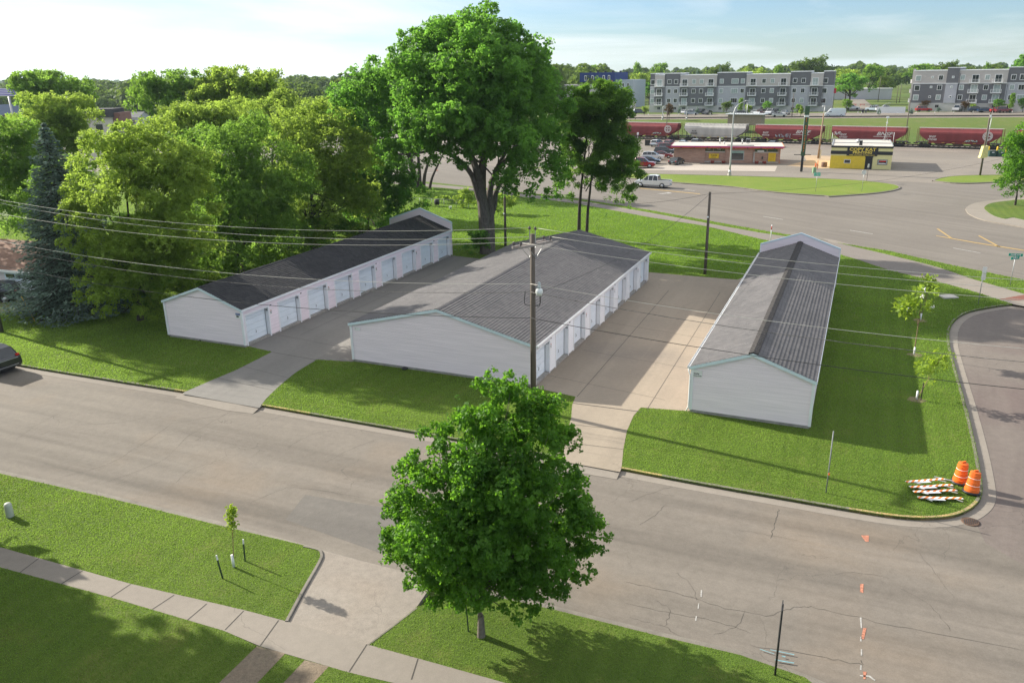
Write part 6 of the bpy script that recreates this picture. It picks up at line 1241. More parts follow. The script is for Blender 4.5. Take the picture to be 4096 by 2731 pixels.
for x, y, yt, l, mm in ((2640, 690, 432, 'thin dark pole behind the parked cars', m_pole), (3620, 560, 400, 'thin dark pole on the bank before the right block', m_pole), (3167, 470, 374, 'slim dark pole before the right part of the long block', m_pole), (2986, 470, 414, 'slim grey pole before the middle apartment section', m_steel), (3512, 406, 304, 'tall timber pole by the side road', m_pole), (3585, 412, 345, 'shorter timber pole by the side road, first', m_pole), (3597, 410, 340, 'shorter timber pole by the side road, second', m_pole)):
    if x == 2640: p = at(2664, 563)
    else: p = atz(x, y)
    h = tall(x if x != 2640 else 2675, yt, p); b = MB(); b.tube([(0, 0, -.2), (0, 0, h)], [.14, .1], mm, 7); rt = thing('service_pole', l, 'pole', p, 0, 'plain service poles in the distance'); b.build('pole', rt)
# tall vertical sign of the photo shop
p = at(3205, 684); hs = thing('pylon_sign', 'tall narrow green sign with stacked orange letters before the brick shop', 'pylon sign', p, -.26)
b = MB(); b.box((0, 0, 2.), (.42, .42, 4.2), m_black); b.build('post', hs)
b = MB(); b.box((0, 0, 6.2), (.75, .45, 6.9), M('dark green sign face', (.05, .10, .05), .5)); b.box((.0, 0, 9.85), (.8, .5, .4), m_white); b.box((-.36, -.235, 6.6), (.06, .02, 6.1), m_white); b.build('sign_panel', hs)
b = MB(); b.box((0, 0, 10.8), (.8, .5, 1.6), MATS['dark green sign face']); b.build('sign_panel', hs)
m_ol = M('orange sign letters', (.62, .17, .03), .5)
for i, c in enumerate('laneys photography'):
    if c != ' ': text(c, .52 if i < 16 else .5, m_ol, hs, (.02, -.24, 11.2-i*.44), (1, 0, 0), (0, 0, 1), bold=.014)
b = MB(); b.box((-.05, 0, 2.95), (3.0, .14, .12), m_dark); b.build('cross_bar', hs)
def signpost(name, label, x, y, yt, draw, cat='sign', m=None, rz=0, r=.03, group=None, z=0):
    p = at(x, y, z); h = tall(x, yt, p); root = thing(name, label, cat, p, rz, group); b = MB(); b.tube([(0, 0, -.1), (0, 0, h)], r, m or m_steel, 6); b.build('post', root); draw(root, h); return root
def d_street(root, h):
    for k, (tx, rot) in enumerate((('MAIN AVE', -.35), ('17TH ST', .3))):
        b = MB(); z = h-.12-k*.27; b.box((0, 0, 0), (1.05 if k == 0 else .9, .03, .23), m_green); s = b.build('name_plate', root, (0, 0, z), rot); text(tx, .17, m_refl, s, (0, -.02, 0), (1, 0, 0), (0, 0, 1), bold=.004)
signpost('street_sign', 'green double street name sign on the corner verge by the avenue', 4040, 1143, 1012, d_street, 'street sign', group=None)
def d_street2(root, h):
    for k in range(2):
        b = MB(); b.box((0, 0, 0), (1.0, .03, .26), M('pale street sign green', (.10, .48, .36), .4)); s = b.build('name_plate', root, (0, 0, h-.14-k*.28), .1-k*.25); text('38TH ST' if k == 0 else '1 AVE', .17, m_refl, s, (0, -.02, 0), (1, 0, 0), (0, 0, 1))
signpost('street_sign', 'green street name sign standing on the long grass island', 3262, 765, 690, d_street2, 'street sign')
def d_stop(root, h):
    b = MB(); P = octa((0, -.02, h-.36), .39); Q = octa((0, .0, h-.36), .39); b.add(P+Q, [tuple(range(8)), tuple(range(8, 16))[::-1]]+[(i, (i+1) % 8, 8+(i+1) % 8, 8+i) for i in range(8)], M('bare aluminium sign back', (.72, .71, .68), .4, .1)); b.build('sign_panel', root)
signpost('stop_sign', 'eight sided sign seen from its bare back on the grass island tip', 3447, 765, 680, d_stop, 'traffic sign')
def d_ped(root, h):
    b = MB(); b.box((0, -.02, h-.33), (.25, .03, .6), m_white); b.box((.0, -.06, h-.33), (.12, .04, .45), m_flat); b.build('sign_panel', root)
signpost('narrow_sign', 'narrow white sign seen edge on beside the print shop door', 3467, 723, 655, d_ped, 'traffic sign', m_dark)
def d_back(root, h):
    b = MB(); b.box((.05, -.02, h-.25), (.3, .02, .52), MATS['bare aluminium sign back']); b.box((.05, -.02, h-.8), (.3, .02, .5), MATS['bare aluminium sign back']); b.build('sign_panel', root)
signpost('paired_sign', 'pair of grey sign backs on a steel post by the kerb bend', 3912, 1218, 1065, d_back, 'traffic sign', rz=-.6)
def d_edge(root, h):
    b = MB(); b.box((0, 0, h-.45), (.03, .55, .8), m_black); b.build('sign_panel', root)
signpost('edge_on_sign', 'dark sign seen edge on at the corner of the maple verge', 3100, 2698, 2408, d_edge, 'traffic sign', m_dark, rz=-.36, r=.035)
signpost('steel_post', 'bare perforated steel post on the lawn before the thick ridged garages', 3304, 1970, 1719, lambda r_, h: MB().box((.02, -.03, .95), (.06, .04, .1), m_orange).build('reflector', r_), 'post', M('dull perforated steel', (.22, .23, .23), .6, .2), r=.026)
def d_mk(root, h): b = MB(); b.tube([(0, 0, h-.55), (0, 0, h-.15)], .055, M('marker red', (.5, .06, .04), .5), 8); b.build('band', root)
signpost('marker_post', 'slim white marker post with a red band beside the shared path', 3082, 963, 899, d_mk, 'marker post', m_white, r=.05)
signpost('parking_sign', 'small white sign on a pole by the railway ballast', 2550, 578, 530, lambda r_, h: MB().box((0, -.03, h-.3), (.5, .03, .6), m_white).build('sign_panel', r_), 'traffic sign')
p = at(42, 2066); b = MB(); b.lathe((0, 0, 0), [(.15, 0), (.16, .05), (.155, .58), (.12, .66), (0, .68)], M('pale green pedestal', (.42, .45, .37), .6), 16); tag(b.build('utility_pedestal', loc=tuple(p)), 'short pale round utility pedestal on the verge lawn', 'pedestal')
p = ad_(2178, 683); b = MB(); b.box((0, 0, .06), (1.25, .9, .12), m_flat, .1); tag(b.build('utility_vault', loc=tuple(p)), 'flat concrete lid in the grass by the kerb bend', 'vault lid')
p = ad_(30, 768); 
b = MB(); b.bar((0, 0, 0), (-1.0, .55, 1.9), .05, .05, M('yellow guy guard', (.62, .40, .06), .5)); tag(b.build('guy_guard', loc=tuple(at(140, 1285))), 'slanting yellow guy wire guard in the lawn by the spruce', 'guy guard')
# barrels and folded barricades
def barrel(label, x, y, lean):
    p = at(x, y); root = thing('traffic_barrel', label, 'traffic barrel', p, 0, 'orange traffic barrels'); root.rotation_euler = (R(lean[0]), R(lean[1]), .4)
    b = MB(); b.lathe((0, 0, 0), [(.37, 0), (.38, .07), (.30, .09)], m_black, 20); b.build('rubber_base', root)
    prof = [(.30, .05), (.31, .22), (.285, .23), (.28, .38), (.265, .39), (.262, .54), (.248, .55), (.245, .70), (.232, .71), (.23, .86), (.215, .87), (.21, .98), (.16, 1.0)]
    b = MB(); n = 20
    for i in range(len(prof)-1):
        r0, z0 = prof[i]; r1, z1 = prof[i+1]; m = m_refl if i in (3, 7) else m_orange
        b.add([(r*math.cos(2*math.pi*j/n), r*math.sin(2*math.pi*j/n), z) for r, z in ((r0, z0), (r1, z1)) for j in range(n)], [(j, (j+1) % n, n+(j+1) % n, n+j) for j in range(n)], m, True)
    b.add([(.16*math.cos(2*math.pi*j/n), .16*math.sin(2*math.pi*j/n), 1.0) for j in range(n)], [tuple(range(n))], m_orange); b.build('drum', root, fix=False)
    b = MB(); b.box((0, 0, 1.04), (.24, .06, .07), m_orange); b.build('handle', root)
barrel('rear orange and white barrel, upright on the lawn edge', 3838, 1930, (0, 2)); barrel('front orange and white barrel, leaning over the kerb', 3884, 1970, (-3, 9))
def stripem():
    m, t, b = nodes('orange white stripes'); c = t.nodes.new('ShaderNodeTexCoord'); mp = t.nodes.new('ShaderNodeMapping'); mp.inputs['Rotation'].default_value = (0, 0, R(45)); t.links.new(c.outputs['Object'], mp.inputs[0])
    w = nd(t, 'ShaderNodeTexWave', Scale=1.55); t.links.new(mp.outputs[0], w.inputs['Vector']); r = ramp(t, w.outputs[1], .49, .51, sc((.78, .2, .04), 1), sc((.8, .78, .76), 1)); t.links.new(r, b.inputs['Base Color']); b.inputs['Roughness'].default_value = .45; return m
m_str = stripem()
def barricade(label, xa, ya, xb, yb, z, tilt, plate):
    a = at(xa, ya, z); c = at(xb, yb, z); ang = math.atan2(c[1]-a[1], c[0]-a[0]); L = np.linalg.norm(c-a); root = thing('folded_barricade', label, 'barricade', ((a+c)/2), ang, 'folded striped barricades'); root.rotation_euler = (R(tilt), 0, ang)
    b = MB(); b.box((0, 0, .02), (L, .21, .03), m_str); b.build('rail', root)
    b = MB()
    for s in (-1, 1): b.box((s*L*.34, -.1, .0), (.04, .62, .025), m_steel, .5)
    b.build('leg', root)
    if plate: b = MB(); b.box((-L*.12, -.2, .012), (L*.36, .2, .015), M('dusty white panel', (.52, .54, .57), .6)); b.build('plate', root)
barricade('rear striped barricade lying flat on the corner lawn', 3625, 1928, 3775, 1916, .2, -12, 1)
barricade('second striped barricade of the pile on the corner lawn', 3640, 1948, 3808, 1940, .16, -12, 1)
barricade('third striped barricade, in the middle of the pile by the barrels', 3655, 1967, 3825, 1961, .12, -12, 1)
barricade('frontmost striped barricade of the pile, mostly white', 3672, 1990, 3850, 1994, .08, -10, 1)
b = MB(); b.bar((-.55, .5, .05), (.5, -.4, .12), .06, .04, m_steel); tag(b.build('loose_sign_post', loc=tuple(at(3806, 1930))), 'loose steel bar lying against the barricade pile', 'steel bar')
# back lawn: fence, drum, bucket
A, Bq = at(1722, 826), at(1875, 834); fr = thing('chain_link_fence', 'low chain link fence on the back lawn beyond the dark garage end', 'fence', A, 0)
d = (Bq-A)
for t in np.linspace(-.6, 1, 6): b = MB(); b.tube([tuple(d*t+np.array([0, 0, -.1])), tuple(d*t+np.array([0, 0, 1.15]))], .03, m_steel, 6); b.build('post', fr)
b = MB(); b.bar(tuple(d*-.6+np.array([0, 0, 1.12])), tuple(d+np.array([0, 0, 1.12])), .045, .045, m_steel); b.build('rail', fr)
b = MB()
for t in np.linspace(-.6, 1, 90): b.bar(tuple(d*t+np.array([0, 0, .05])), tuple(d*(t+.02)+np.array([0, 0, 1.1])), .008, .008, m_steel)
b.build('mesh', fr)
p = at(1748, 826); rt = thing('compost_drum', 'round black compost drum on the back lawn by the fence', 'compost drum', p, .4); b = MB(); b.tube([(-.3, 0, .62), (-.24, 0, .62), (.24, 0, .62), (.3, 0, .62)], [.36, .42, .42, .36], m_black, 14); b.build('drum', rt); b = MB()
for s in (-1, 1): b.bar((s*.2, -.3, 0), (s*.2, .0, .6), .04, .04, m_dark); b.bar((s*.2, .3, 0), (s*.2, .0, .6), .04, .04, m_dark)
b.build('stand', rt)
b = MB(); b.lathe((0, 0, 0), [(.15, 0), (.19, .42), (.2, .45), (.17, .45), (.14, .1), (0, .1)], m_white, 14); tag(b.build('bucket', loc=tuple(at(1802, 838))), 'white bucket standing on the back lawn', 'bucket')
rng = np.random.default_rng(12)
for (x, y, l) in ((1830, 815, 'tuft of tall weeds along the chain link fence'), (1770, 812, 'leafy weed clump just behind the compost drum')): tree('weed_clump', l, 'bush', at(x, y), lobes_px(at(x, y)[1], [(x/DS, (y-14)/DS, 16, 7), (x/DS+14, (y-10)/DS, 12, 6)]), 12, 900, .22, m_lbox, m_barkd, .02, limbcnt=2, seed=int(x))
p = at(1746, 680); b = MB(); b.lathe((0, 0, 0), [(.3, 0), (.3, .06), (.06, .08), (.05, 1.0), (0, 1.02)], m_orange, 12); tag(b.build('traffic_post', loc=(p[0], p[1], RZ)), 'thin orange channel post on the avenue, seen under the cottonwood limb', 'traffic post')
b = MB(); b.tube([(0, 0, 0), (0, 0, 1.1)], .08, m_orange, 8); b.tube([(.5, .2, 0), (.5, .2, 1.5)], .08, m_orange, 8); b.tube([(.25, .3, 0), (.25, .3, .9)], .08, m_orange, 8); tag(b.build('utility_marker', loc=tuple(at(3260, 676))), 'cluster of orange utility markers left of the print shop', 'marker')
b = MB(); b.box((0, 0, .5), (.55, .4, 1.0), M('utility box green', (.22, .36, .2), .6)); tag(b.build('utility_box', loc=tuple(at(3256, 692))), 'pale green utility box behind the island street sign', 'utility box')
b = MB(); b.lathe((0, 0, 0), [(.5, 0), (.55, .1), (.55, .8), (.5, .9)], M('rusty tub', (.14, .08, .055), .8), 12); tag(b.build('rusty_tub', loc=tuple(at(3296, 668, RZ))), 'rusty tub on the bare sand left of the print shop', 'tub')
for i, x in enumerate((3951, 3985, 4021)):
    p = at(x, 625, RZ); b = MB(); b.tube([(0, 0, 0), (0, 0, 1.9), (0, 0, 2.05)], [.16, .16, .05], m_yellow, 10); tag(b.build('bollard', loc=tuple(p)), ('first yellow bollard, beside the pale signal box', 'middle yellow bollard between the dark cabinets', 'third yellow bollard, next to the corner tree')[i], 'bollard', 'yellow bollards at the end of the train')
for x, l in ((3966, 'left dark green cabinet between yellow bollards'), (4000, 'right dark green cabinet between yellow bollards')): b = MB(); b.box((0, 0, .6), (1.5, .8, 1.2), M('dark green cabinet', (.02, .06, .045), .5)); b.box((0, -.42, .85), (.5, .03, .15), m_white); tag(b.build('cabinet', loc=tuple(at(x, 626, RZ))), l, 'cabinet', 'dark green cabinets')
b = MB(); b.box((0, 0, .7), (2.0, 1.5, 1.4), m_dark, hl); b.box((0, 0, 1.45), (2.1, 1.6, .1), M('brown dumpster lid', (.12, .08, .05), .7), hl); tag(b.build('dumpster', loc=tuple(at(2596, 582, RZ))), 'dark dumpster with brown lid at the edge of the ballast', 'dumpster')
# concrete wheel stops and red flag, banner
p = atz(3562, 458); b = MB(); b.box((0, 0, 1.3), (8, .2, 1.9), m_white, ha); tag(b.build('white_banner', loc=tuple(p)), 'large plain white banner on the fence at the road corner', 'banner')
p = atz(3330, 440); b = MB(); b.tube([(0, 0, 0), (0, 0, 7)], .08, m_dark, 6); b.box((.2, 0, 6.4), (.8, .08, 1.7), M('red banner cloth', (.6, .02, .05), .6)); tag(b.build('red_banner', loc=tuple(p)), 'red banner on a pole at the end of the long apartment block', 'banner')
p = atz(3400, 398); b = MB(); rt = thing('school_building', 'low grey building behind the round street tree', 'building', p, ha); b.box((4, 3, 2.2), (26, 8, 4.6), m_lg); b.build('wall', rt); b = MB(); b.box((4, 3, 4.6), (26.4, 8.4, .3), m_white); b.build('roof_edge', rt)
for i in (0, 1): p = atz(3415+i*34, 425); b = MB(); b.box((0, 0, .74), (1.9, .8, .06), m_red); b.box((0, -.7, .45), (1.9, .3, .05), m_red); b.box((0, .7, .45), (1.9, .3, .05), m_red); b.bar((-.6, -.6, 0), (-.6, .4, .75), .08, .08, m_red); b.bar((.6, -.6, 0), (.6, .4, .75), .08, .08, m_red); tag(b.build('picnic_table', loc=tuple(p), rz=ha), ('left', 'right')[i]+' one of two red picnic tables near the playground', 'picnic table', 'red picnic tables')
p = atz(3371, 500); rt = thing('railway_signal', 'black railway signal with white ladder mast behind the print shop', 'railway signal', atz(3447, 500), ra); b = MB(); b.tube([(0, 0, 0), (0, 0, 4.6)], .1, m_steel, 7); b.tube([(-1.6, 0, 0), (-1.6, 0, 4.2)], .12, m_steel, 7); b.build('mast', rt); b = MB(); b.ext([(-.4, 2.6), (-.45, 4.7), (.1, 4.9), (.3, 2.7)], .3, m_black); b.ext([(.6, 2.9), (.6, 4.6), (1.0, 4.8), (1.0, 2.9)], .2, m_black); b.build('signal_head', rt)

# ------------------------------------------------------------------ far left: houses, signs, town
p = at(-8, 1190); G0 = np.array([-38.5, 66.6, 0]); hg = -TH-.05
gh = thing('house_garage', 'brown roofed garage with white door behind the spruce at the left', 'garage', (G0[0]-9.36, G0[1]+3.52, 0), -.36)
b = MB(); b.box((5, 3.5, 1.3), (10, 7, 2.6), m_siding); b.build('wall', gh)
b = MB(); b.add([(-.5, -.6, 2.5), (10.4, -.6, 2.5), (10.4, 3.5, 4.2), (-.5, 3.5, 4.2), (-.5, 7.6, 2.5), (10.4, 7.6, 2.5)], [(0, 1, 2, 3), (3, 2, 5, 4)], m_roofb); b.add([(10.35, -.5, 2.45), (10.35, 7.5, 2.45), (10.35, 3.5, 4.12)], [(0, 1, 2)], m_siding); b.build('roof', gh, fix=False)
b = MB(); b.box((5, -.64, 2.44), (10.9, .06, .2), m_white); b.build('fascia', gh)
b = MB(); b.box((6.4, -.03, 1.1), (5.2, .08, 2.2), m_door)
for k in range(4):
    b.box((6.4, -.075, .28+k*.55), (5.1, .02, .03), M('panel groove', (.4, .41, .42), .6))
b.build('garage_door', gh); b = MB()
for k in range(4): b.box((4.5+k*1.27, -.09, 1.88), (1.0, .03, .3), m_glass)
b.build('window', gh)
dw = at(60, 1230); sheet('house_driveway', [(dw[0]-9, dw[1]+2), (G0[0]-1.2, G0[1]+.9), (G0[0]-.6, G0[1]-2.6), (dw[0]-2.0, dw[1]-2), (dw[0]-9, dw[1]-4)], .012, m_walk)
car('suv', 'black car tail at the left frame edge before the brown roofed garage', -40, 1235, math.pi+.35, C_BLK, group=None, pos=at(-42, 1205))
rt = thing('wheelie_bin', 'dark blue wheelie bin beside the spruce', 'wheelie bin', at(62, 1180), .3); b = MB(); b.ext([(-.26, .06), (-.34, 1.0), (.34, 1.0), (.26, .06)], .3, M('navy bin plastic', (.015, .03, .09), .5)); b.build('bin', rt); b = MB(); b.box((0, 0, 1.04), (.74, .68, .07), m_black); b.build('lid', rt)
def house(label, p, w, d, h, rz, mw, mr, name='house', gable=1.8):
    rt = thing(name, label, 'house', p, rz); b = MB(); b.box((0, 0, h/2), (w, d, h), mw); b.add([(-w/2, -d/2, h), (-w/2, d/2, h), (-w/2, 0, h+gable)], [(0, 1, 2)], mw); b.add([(w/2, -d/2, h), (w/2, d/2, h), (w/2, 0, h+gable)], [(0, 1, 2)], mw); b.build('wall', rt)
    b = MB(); b.add([(-w/2-.3, -d/2-.4, h-.1), (w/2+.3, -d/2-.4, h-.1), (w/2+.3, 0, h+gable+.1), (-w/2-.3, 0, h+gable+.1), (-w/2-.3, d/2+.4, h-.1), (w/2+.3, d/2+.4, h-.1)], [(0, 1, 2, 3), (3, 2, 5, 4)], mr); b.build('roof', rt, fix=False)
    for k in (-.3, .05, .32): b = MB(); b.box((w*k, -d/2-.03, h*.55), (1.1, .08, 1.3), m_glass); b.build('window', rt)
    return rt
wb = dep(400, 545, 190); wb[2] = 0; wt_ = thing('corner_building', 'cream two storey building with black mansard roof seen over the grove', 'building', (wb[0], wb[1], 0), .12)
zt = tall(400, 437, wb); b = MB(); b.box((0, 4, (zt-1.7)/2), (6.6, 8, zt-1.7), M('cream render', (.56, .53, .45), .8)); b.box((4.1, 4.4, zt-2.6), (1.6, 8, 3.4), M('brown red brickwork', (.2, .10, .08), .8)); b.build('wall', wt_)
b = MB(); b.add([(-3.6, -.5, zt-1.8), (3.7, -.5, zt-1.8), (3.5, .1, zt), (-3.4, .1, zt), (3.7, 8.5, zt-1.8), (3.5, 8, zt), (-3.6, 8.5, zt-1.8), (-3.4, 8, zt)], [(0, 1, 2, 3), (1, 4, 5, 2), (6, 0, 3, 7), (3, 2, 5, 7)], m_roofd); b.build('roof', wt_, fix=False)
b = MB(); b.box((.2, -.04, zt-4.2), (1.5, .1, 1.8), m_dark); b.box((.2, -.07, zt-4.2), (1.3, .08, 1.6), m_glass); b.build('window', wt_); b = MB(); b.lathe((1.2, -.12, zt-2.6), [(.05, 0), (.25, .12), (.2, .25)], m_dark, 10); b.build('wall_lamp', wt_)
bp = dep(20, 395, 235); bp[2] = 0; bl_ = thing('billboard', 'purple billboard with white lines at the left frame edge over the trees', 'billboard', bp, .55); zt = tall(20, 354, bp); zb_ = tall(20, 385, bp)
b = MB(); b.box((1, 0, (zt+zb_)/2), (9, .3, zt-zb_), m_white); b.build('frame', bl_); b = MB(); b.box((1, -.17, (zt+zb_)/2), (8.6, .05, zt-zb_-.35), M('purple poster', (.13, .06, .48), .5)); b.box((4.2, -.2, (zt+zb_)/2), (2, .02, zt-zb_-.4), M('orange poster patch', (.55, .3, .15), .5))
pa = b.build('panel', bl_); b = MB()
for k in range(3): b.box((.2-k*.2, -.21, zb_+.55+k*.5), (4.2-k*.5, .02, .22), m_white)
b.build('lettering', pa)
b = MB(); b.tube([(1, .1, 0), (1, .1, zb_)], .25, m_steel, 8); b.build('post', bl_)
bp = dep(10, 350, 330); house('blue roofed building behind the billboard', (bp[0], bp[1], 0), 22, 12, 5.5, .4, M('brick brown wall', (.22, .13, .10), .8), M('slate blue roof', (.07, .10, .16), .6), 'roofed_building', 3.6)
g1 = dep(408, 365, 320); house('beige house with wide grey roof among the far trees', (g1[0], g1[1], 0), 13, 9, 3.6, .2, M('beige render', (.42, .37, .30), .8), M('grey brown roof', (.30, .26, .22), .8))
g1 = dep(505, 366, 335); house('dim grey house beside the railway gantry', (g1[0], g1[1], 0), 12, 9, 3.6, -.1, m_lg, M('dark grey roof', (.12, .12, .125), .8))
g1 = dep(318, 355, 345); house('white gabled house peeping over the far trees', (g1[0], g1[1], 0), 7, 9, 4.5, 1.5, m_white, m_roofd, gable=3.0)
g1 = dep(660, 375, 300); house('pale house glimpsed through the thin crown of the grove', (g1[0], g1[1], 0), 10, 8, 3.4, .1, m_lg, M('grey roof', (.2, .2, .2), .8))
tb = dep(1160, 410, 300); rt = thing('tan_building', 'flat tan building with small windows behind the grove', 'building', (tb[0], tb[1], 0), .05); zt = tall(1160, 393, tb); b = MB(); b.box((0, 4, zt/2), (11, 8, zt), M('tan render', (.46, .38, .28), .8)); b.build('wall', rt)
for k in range(4): b = MB(); b.box((-4+k*2.6, -.04, zt-2.0), (1.2, .1, 1.2), m_dark); b.box((-4+k*2.6, -.07, zt-2.0), (1.0, .1, 1.0), M('blue grey pane', (.3, .38, .42), .3)); b.build('window', rt)
sb = dep(1157, 400, 296); b = MB(); zt = tall(1157, 380, sb); b.tube([(0, 0, 0), (0, 0, zt)], .12, m_dark, 7); b.box((0, -.1, zt-.6), (2.2, .3, 1.3), m_white); tag(b.build('pole_sign', loc=(sb[0], sb[1], 0)), 'small white pole sign before the flat tan building', 'pole sign')
tb = dep(1310, 430, 255); rt = thing('boat_shop', 'white shed with black capital letters glimpsed left of the cottonwood', 'shed', (tb[0], tb[1], 0), .05); zt = tall(1310, 402, tb); b = MB(); b.box((-1, 4, zt/2), (9, 8, zt), m_white); b.box((-1, 4, zt+.1), (9.4, 8.4, .25), m_lg); b.build('wall', rt); text('MARINE', 1.1, m_black, rt, (-.3, -.05, zt-1.4), (1, 0, 0), (0, 0, 1), bold=.02)
sheet('town_road', [(-175, 235), (-55, 262), (-60, 300), (-185, 270)], -.15, m_ave); sheet('town_lawn', [(-170, 272), (-60, 301), (-60, 312), (-175, 285)], -.14, m_grassb)
car('pickup', 'red pickup on the far town road under the gantry', 460, 412, .1, C_RED, group=None, full=False, pos=dep(462, 413, 275)*np.array([1, 1, 0]))
car('sedan', 'teal car on the far town road right of the corner building', 490, 436, 2.4, (.1, .25, .28), group=None, full=False, pos=dep(490, 438, 225)*np.array([1, 1, 0]))
gp = dep(488, 420, 270); rt = thing('traffic_gantry', 'grey sign gantry and signal arm over the far town road', 'gantry', (gp[0], gp[1], 0), .1); zt = tall(488, 383, gp); b = MB(); b.tube([(0, 0, 0), (0, 0, zt+1.5)], .25, m_steel, 8); b.bar((-4, 0, zt-.9), (0, 0, zt-1.6), .22, .22, m_steel); b.build('mast', rt)
b = MB()
for dz in (0, .8): b.bar((0, 0, zt+dz-.4), (3.6, 0, zt+dz-.4), .12, .12, m_steel)
for k in range(5): b.bar((k*.7, 0, zt-.4), (k*.7+.6, 0, zt+.4), .07, .07, m_steel)
b.build('truss', rt); b = MB(); b.box((-2.4, -.1, zt-1.2), (1.1, .1, .5), m_green); b.box((-4.2, 0, zt-1.2), (.45, .3, 1.1), m_black); b.build('signal', rt)
wp = dep(261, 280, 1500); rt = thing('water_tower', 'red and white striped water tower on the far left horizon', 'water tower', (wp[0], wp[1], 0)); zt = tall(261, 271, wp); b = MB(); b.lathe((0, 0, zt-9), [(3, 0), (10, 2), (12, 5), (10, 8), (3, 9.5)], m_white, 24)
for k in range(0, 24, 4):
    a = 2*math.pi*k/24; c = a+2*math.pi*2/24; b.add([(r*math.cos(t)*1.01, r*math.sin(t)*1.01, zt-9+z) for r, z in ((10, 2), (12, 5), (10, 8)) for t in (a, c)], [(0, 1, 3, 2), (2, 3, 5, 4)], m_red)
b.build('tank', rt); b = MB(); b.tube([(0, 0, 0), (0, 0, zt-8.5)], 3, m_white, 12); b.build('stem', rt)
wp = dep(425, 287, 1900); b = MB(); zt = tall(425, 285, wp); b.box((0, 0, zt/2), (75, 30, zt), M('pale blue far roof', (.45, .5, .55), .7)); tag(b.build('warehouse', loc=(wp[0], wp[1], 0)), 'long pale roof on the far left horizon', 'warehouse')
ep = dep(2668, 275, 1300); b = MB(); zt = tall(2668, 258, ep); b.box((0, 0, zt/2-2), (13, 12, zt-4), m_white); b.box((-3, 0, zt-3), (5, 8, 6), m_white); b.box((9, 0, zt/2-5), (10, 10, zt-10), m_white); tag(b.build('grain_elevator', loc=(ep[0], ep[1], 0)), 'pale grain elevator on the horizon above the long block', 'grain elevator')
for i, x in enumerate((2731, 2739, 2746, 2754)): ep = dep(x, 270, 1400); zt = tall(x, 249 if i < 3 else 255, ep); b = MB(); b.tube([(0, 0, 0), (0, 0, zt)], 1.0, M('brick chimney', (.25, .13, .12), .8), 8); tag(b.build('chimney', loc=(ep[0], ep[1], 0)), ('first', 'second', 'third', 'shortest and last')[i]+' of four slim chimneys on the horizon', 'chimney', 'slim chimneys on the horizon')
# ------------------------------------------------------------------ far woods: individual trees out to 700 m are things elsewhere, beyond is one mass
rng = np.random.default_rng(99)
def woods(name, n, y0, y1, hmin, hmax, leaf, per, keep):
    C = []; H_ = []
    while len(C) < n:
        Y = y0*(y1/y0)**rng.random(); X = rng.uniform(-.78, .78)*Y
        if not keep(X, Y): continue
        C.append((X, Y, float(hz(X, Y)))); H_.append(rng.uniform(hmin, hmax))
    C = np.array(C); H_ = np.array(H_); ci = np.repeat(np.arange(n), per); m = len(ci)
    # a few bulges per crown
    bd = unit(rng.normal(size=(n, 7, 3))); bi = rng.integers(0, 7, m); d = unit(rng.normal(size=(m, 3))); d[:, 2] = np.abs(d[:, 2])*np.where(rng.random(m) < .75, 1, -1)
    rad = H_[ci]*rng.uniform(.9, 1.0, m)
    P = C[ci]+np.stack([0*rad, 0*rad, H_[ci]*.56], 1)+bd[ci, bi]*(H_[ci]*np.array(.24))[:, None]*np.array([1, 1, .9])+d*(H_[ci]*.2)[:, None]
    N = unit(d+np.array([0, 0, .3])+rng.normal(size=(m, 3))*.5); T = unit(np.cross(N, rng.normal(size=(m, 3)))); B = np.cross(N, T); s = (leaf*(.6+.8*rng.random(m))*(1+C[ci, 1]/1500))[:, None]
    V = np.empty((m, 4, 3)); V[:, 0] = P-T*s*.5; V[:, 1] = P+B*s*.4; V[:, 2] = P+T*s*.5; V[:, 3] = P-B*s*.4
    tn = np.clip(rng.normal(.45, .28, n)[ci]+rng.normal(0, .12, m), 0, 1)
    return tag(raw(name, V.reshape(-1, 3), np.arange(4*m).reshape(-1, 4), [m_lfar], None, tint=np.repeat(tn, 4)), kind='stuff')
def keepL(X, Y):
    if X/Y > .12: return False
    if Y < 420 and -.68 < X/Y < -.24 and Y < 345: return False
    return True
woods('far_woods', 520, 330, 800, 11, 20, 1.5, 420, keepL)
woods('far_woods', 700, 700, 3200, 11, 20, 2.4, 330, lambda X, Y: True)
def keepR(X, Y):
    if X/Y < .10: return False
    q = at(3455, 440, 4.5); t = (Y-268)/(860-268); xr = q[0]+(335-q[0])*t
    return abs(X-xr) > 12
woods('far_woods', 260, 440, 800, 8, 15, 1.5, 420, keepR)
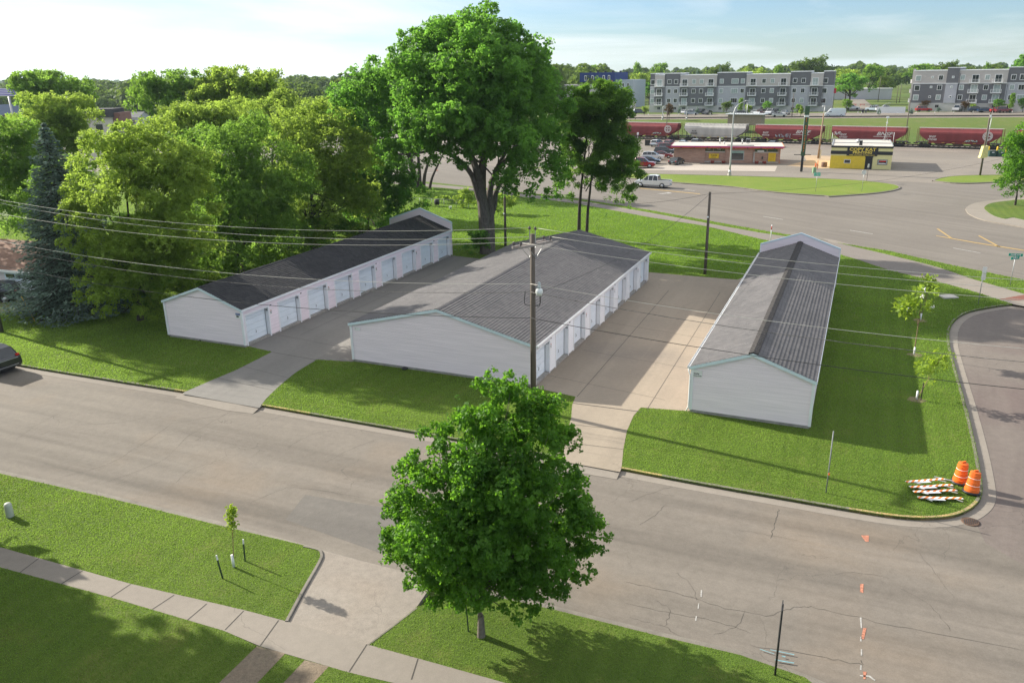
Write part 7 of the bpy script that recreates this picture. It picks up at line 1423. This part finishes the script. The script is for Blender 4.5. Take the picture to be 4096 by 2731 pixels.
# ------------------------------------------------------------------ grass blades over the lawns
def grass(name, polys, holes, dens, m, z, h, seed, near=.0):
    rng = np.random.default_rng(seed); out = []
    for poly in polys:
        P = np.array([p[:2] for p in poly], float); lo, hi = P.min(0), P.max(0); lo = np.maximum(lo, (-70, 12)); hi = np.minimum(hi, (60, 135)); n = int(np.prod(hi-lo)*dens); q = lo+(hi-lo)*rng.random((n, 2)); dd = np.hypot(q[:, 0], q[:, 1]); q = q[rng.random(n) < np.clip((32/dd)**1.7, 0, 1)]
        ok = inside(q, P)
        for hl_ in holes: ok &= ~inside(q, hl_)
        xf = q-0; depth = q[:, 1]; ok &= np.abs(q[:, 0]) < depth*.70+3
        out.append(q[ok])
    q = np.concatenate(out); n = len(q); dd = np.hypot(q[:, 0], q[:, 1]); k = np.clip(dd/46, .4, 1.5)
    a = rng.random(n)*6.283; d = np.stack([np.cos(a), np.sin(a), 0*a], 1); w = (.028*k*(.6+.8*rng.random(n)))[:, None]; hh = h*(.5+rng.random(n))*np.clip(k, .6, 1.5); lean = rng.normal(0, .5, (n, 2))*hh[:, None]
    V = np.empty((n, 3, 3)); b0_ = np.stack([q[:, 0], q[:, 1], np.full(n, z)], 1); V[:, 0] = b0_-d*w; V[:, 1] = b0_+d*w; V[:, 2] = b0_; V[:, 2, :2] += lean; V[:, 2, 2] += hh
    patch = np.sin(q[:, 0]*.9+1.3*np.sin(q[:, 1]*.6))*np.sin(q[:, 1]*.8+1.1*np.sin(q[:, 0]*.5)); mow = np.sin((q @ AU[:2])*5.2); big = np.sin(q[:, 0]*.31+2*np.sin(q[:, 1]*.23))*np.sin(q[:, 1]*.27+1.7*np.sin(q[:, 0]*.19)); tn = np.clip(.45+.20*patch+.18*big+.07*mow+rng.normal(0, .13, n), 0, 1)
    return tag(raw(name, V.reshape(-1, 3), np.arange(3*n).reshape(-1, 3), [m], None, tint=np.repeat(tn, 3)), kind='stuff')
gfoot = [[(AU*u+AV*v)[:2] for u, v in ((k[0]*S18, k[2]*S18), (k[1]*S18, k[2]*S18), (k[1]*S18, k[3]*S18), (k[0]*S18, k[3]*S18))] for k in GAR.values()]
pathP = [np.array(p[:2]) for p in pathN+pathS[::-1]]
bkb = [np.array(p[:2]) for p in back]
hb = offset(kerbR, .15)
grass('grass', [block, vergeA, vergeB, WD([(-300, 1222), (0, 1302), (250, 1370), (515, 1448), (590, 1482), (500, 1568), (440, 1640), (-300, 1700)]), WD([(590, 1482), (597, 1484), (800, 1543), (1000, 1591), (1000, 1700), (440, 1660), (500, 1568)])], gfoot+[[p for p in pad1], [p for p in pad2], pathP, bkb, WF([(3875, 1112), (4096, 1176), (4250, 1215), (4150, 1235), (4054, 1218), (3875, 1160), (3767, 1131)]), WD([(590, 1483), (655, 1500), (560, 1600), (470, 1600)]), WD([(700, 1515), (755, 1530), (690, 1600), (620, 1600)])], 760, m_blade, .0, .042, 5)
grass('grass', [bkb], gfoot+[[p for p in pad1], [p for p in pad2]], 420, m_bladeb, .005, .05, 6)

# ------------------------------------------------------------------ air
m = bpy.data.materials.new('summer haze'); m.use_nodes = True; t = m.node_tree; t.nodes.clear()
o_ = t.nodes.new('ShaderNodeOutputMaterial'); pv = t.nodes.new('ShaderNodeVolumePrincipled'); pv.inputs['Color'].default_value = (.72, .86, 1, 1); pv.inputs['Density'].default_value = .00008; pv.inputs['Anisotropy'].default_value = .35
t.links.new(pv.outputs[0], o_.inputs['Volume'])
b = MB(); b.box((0, 3100, 39), (10200, 7000, 81), m); tag(b.build('haze'), kind='stuff')
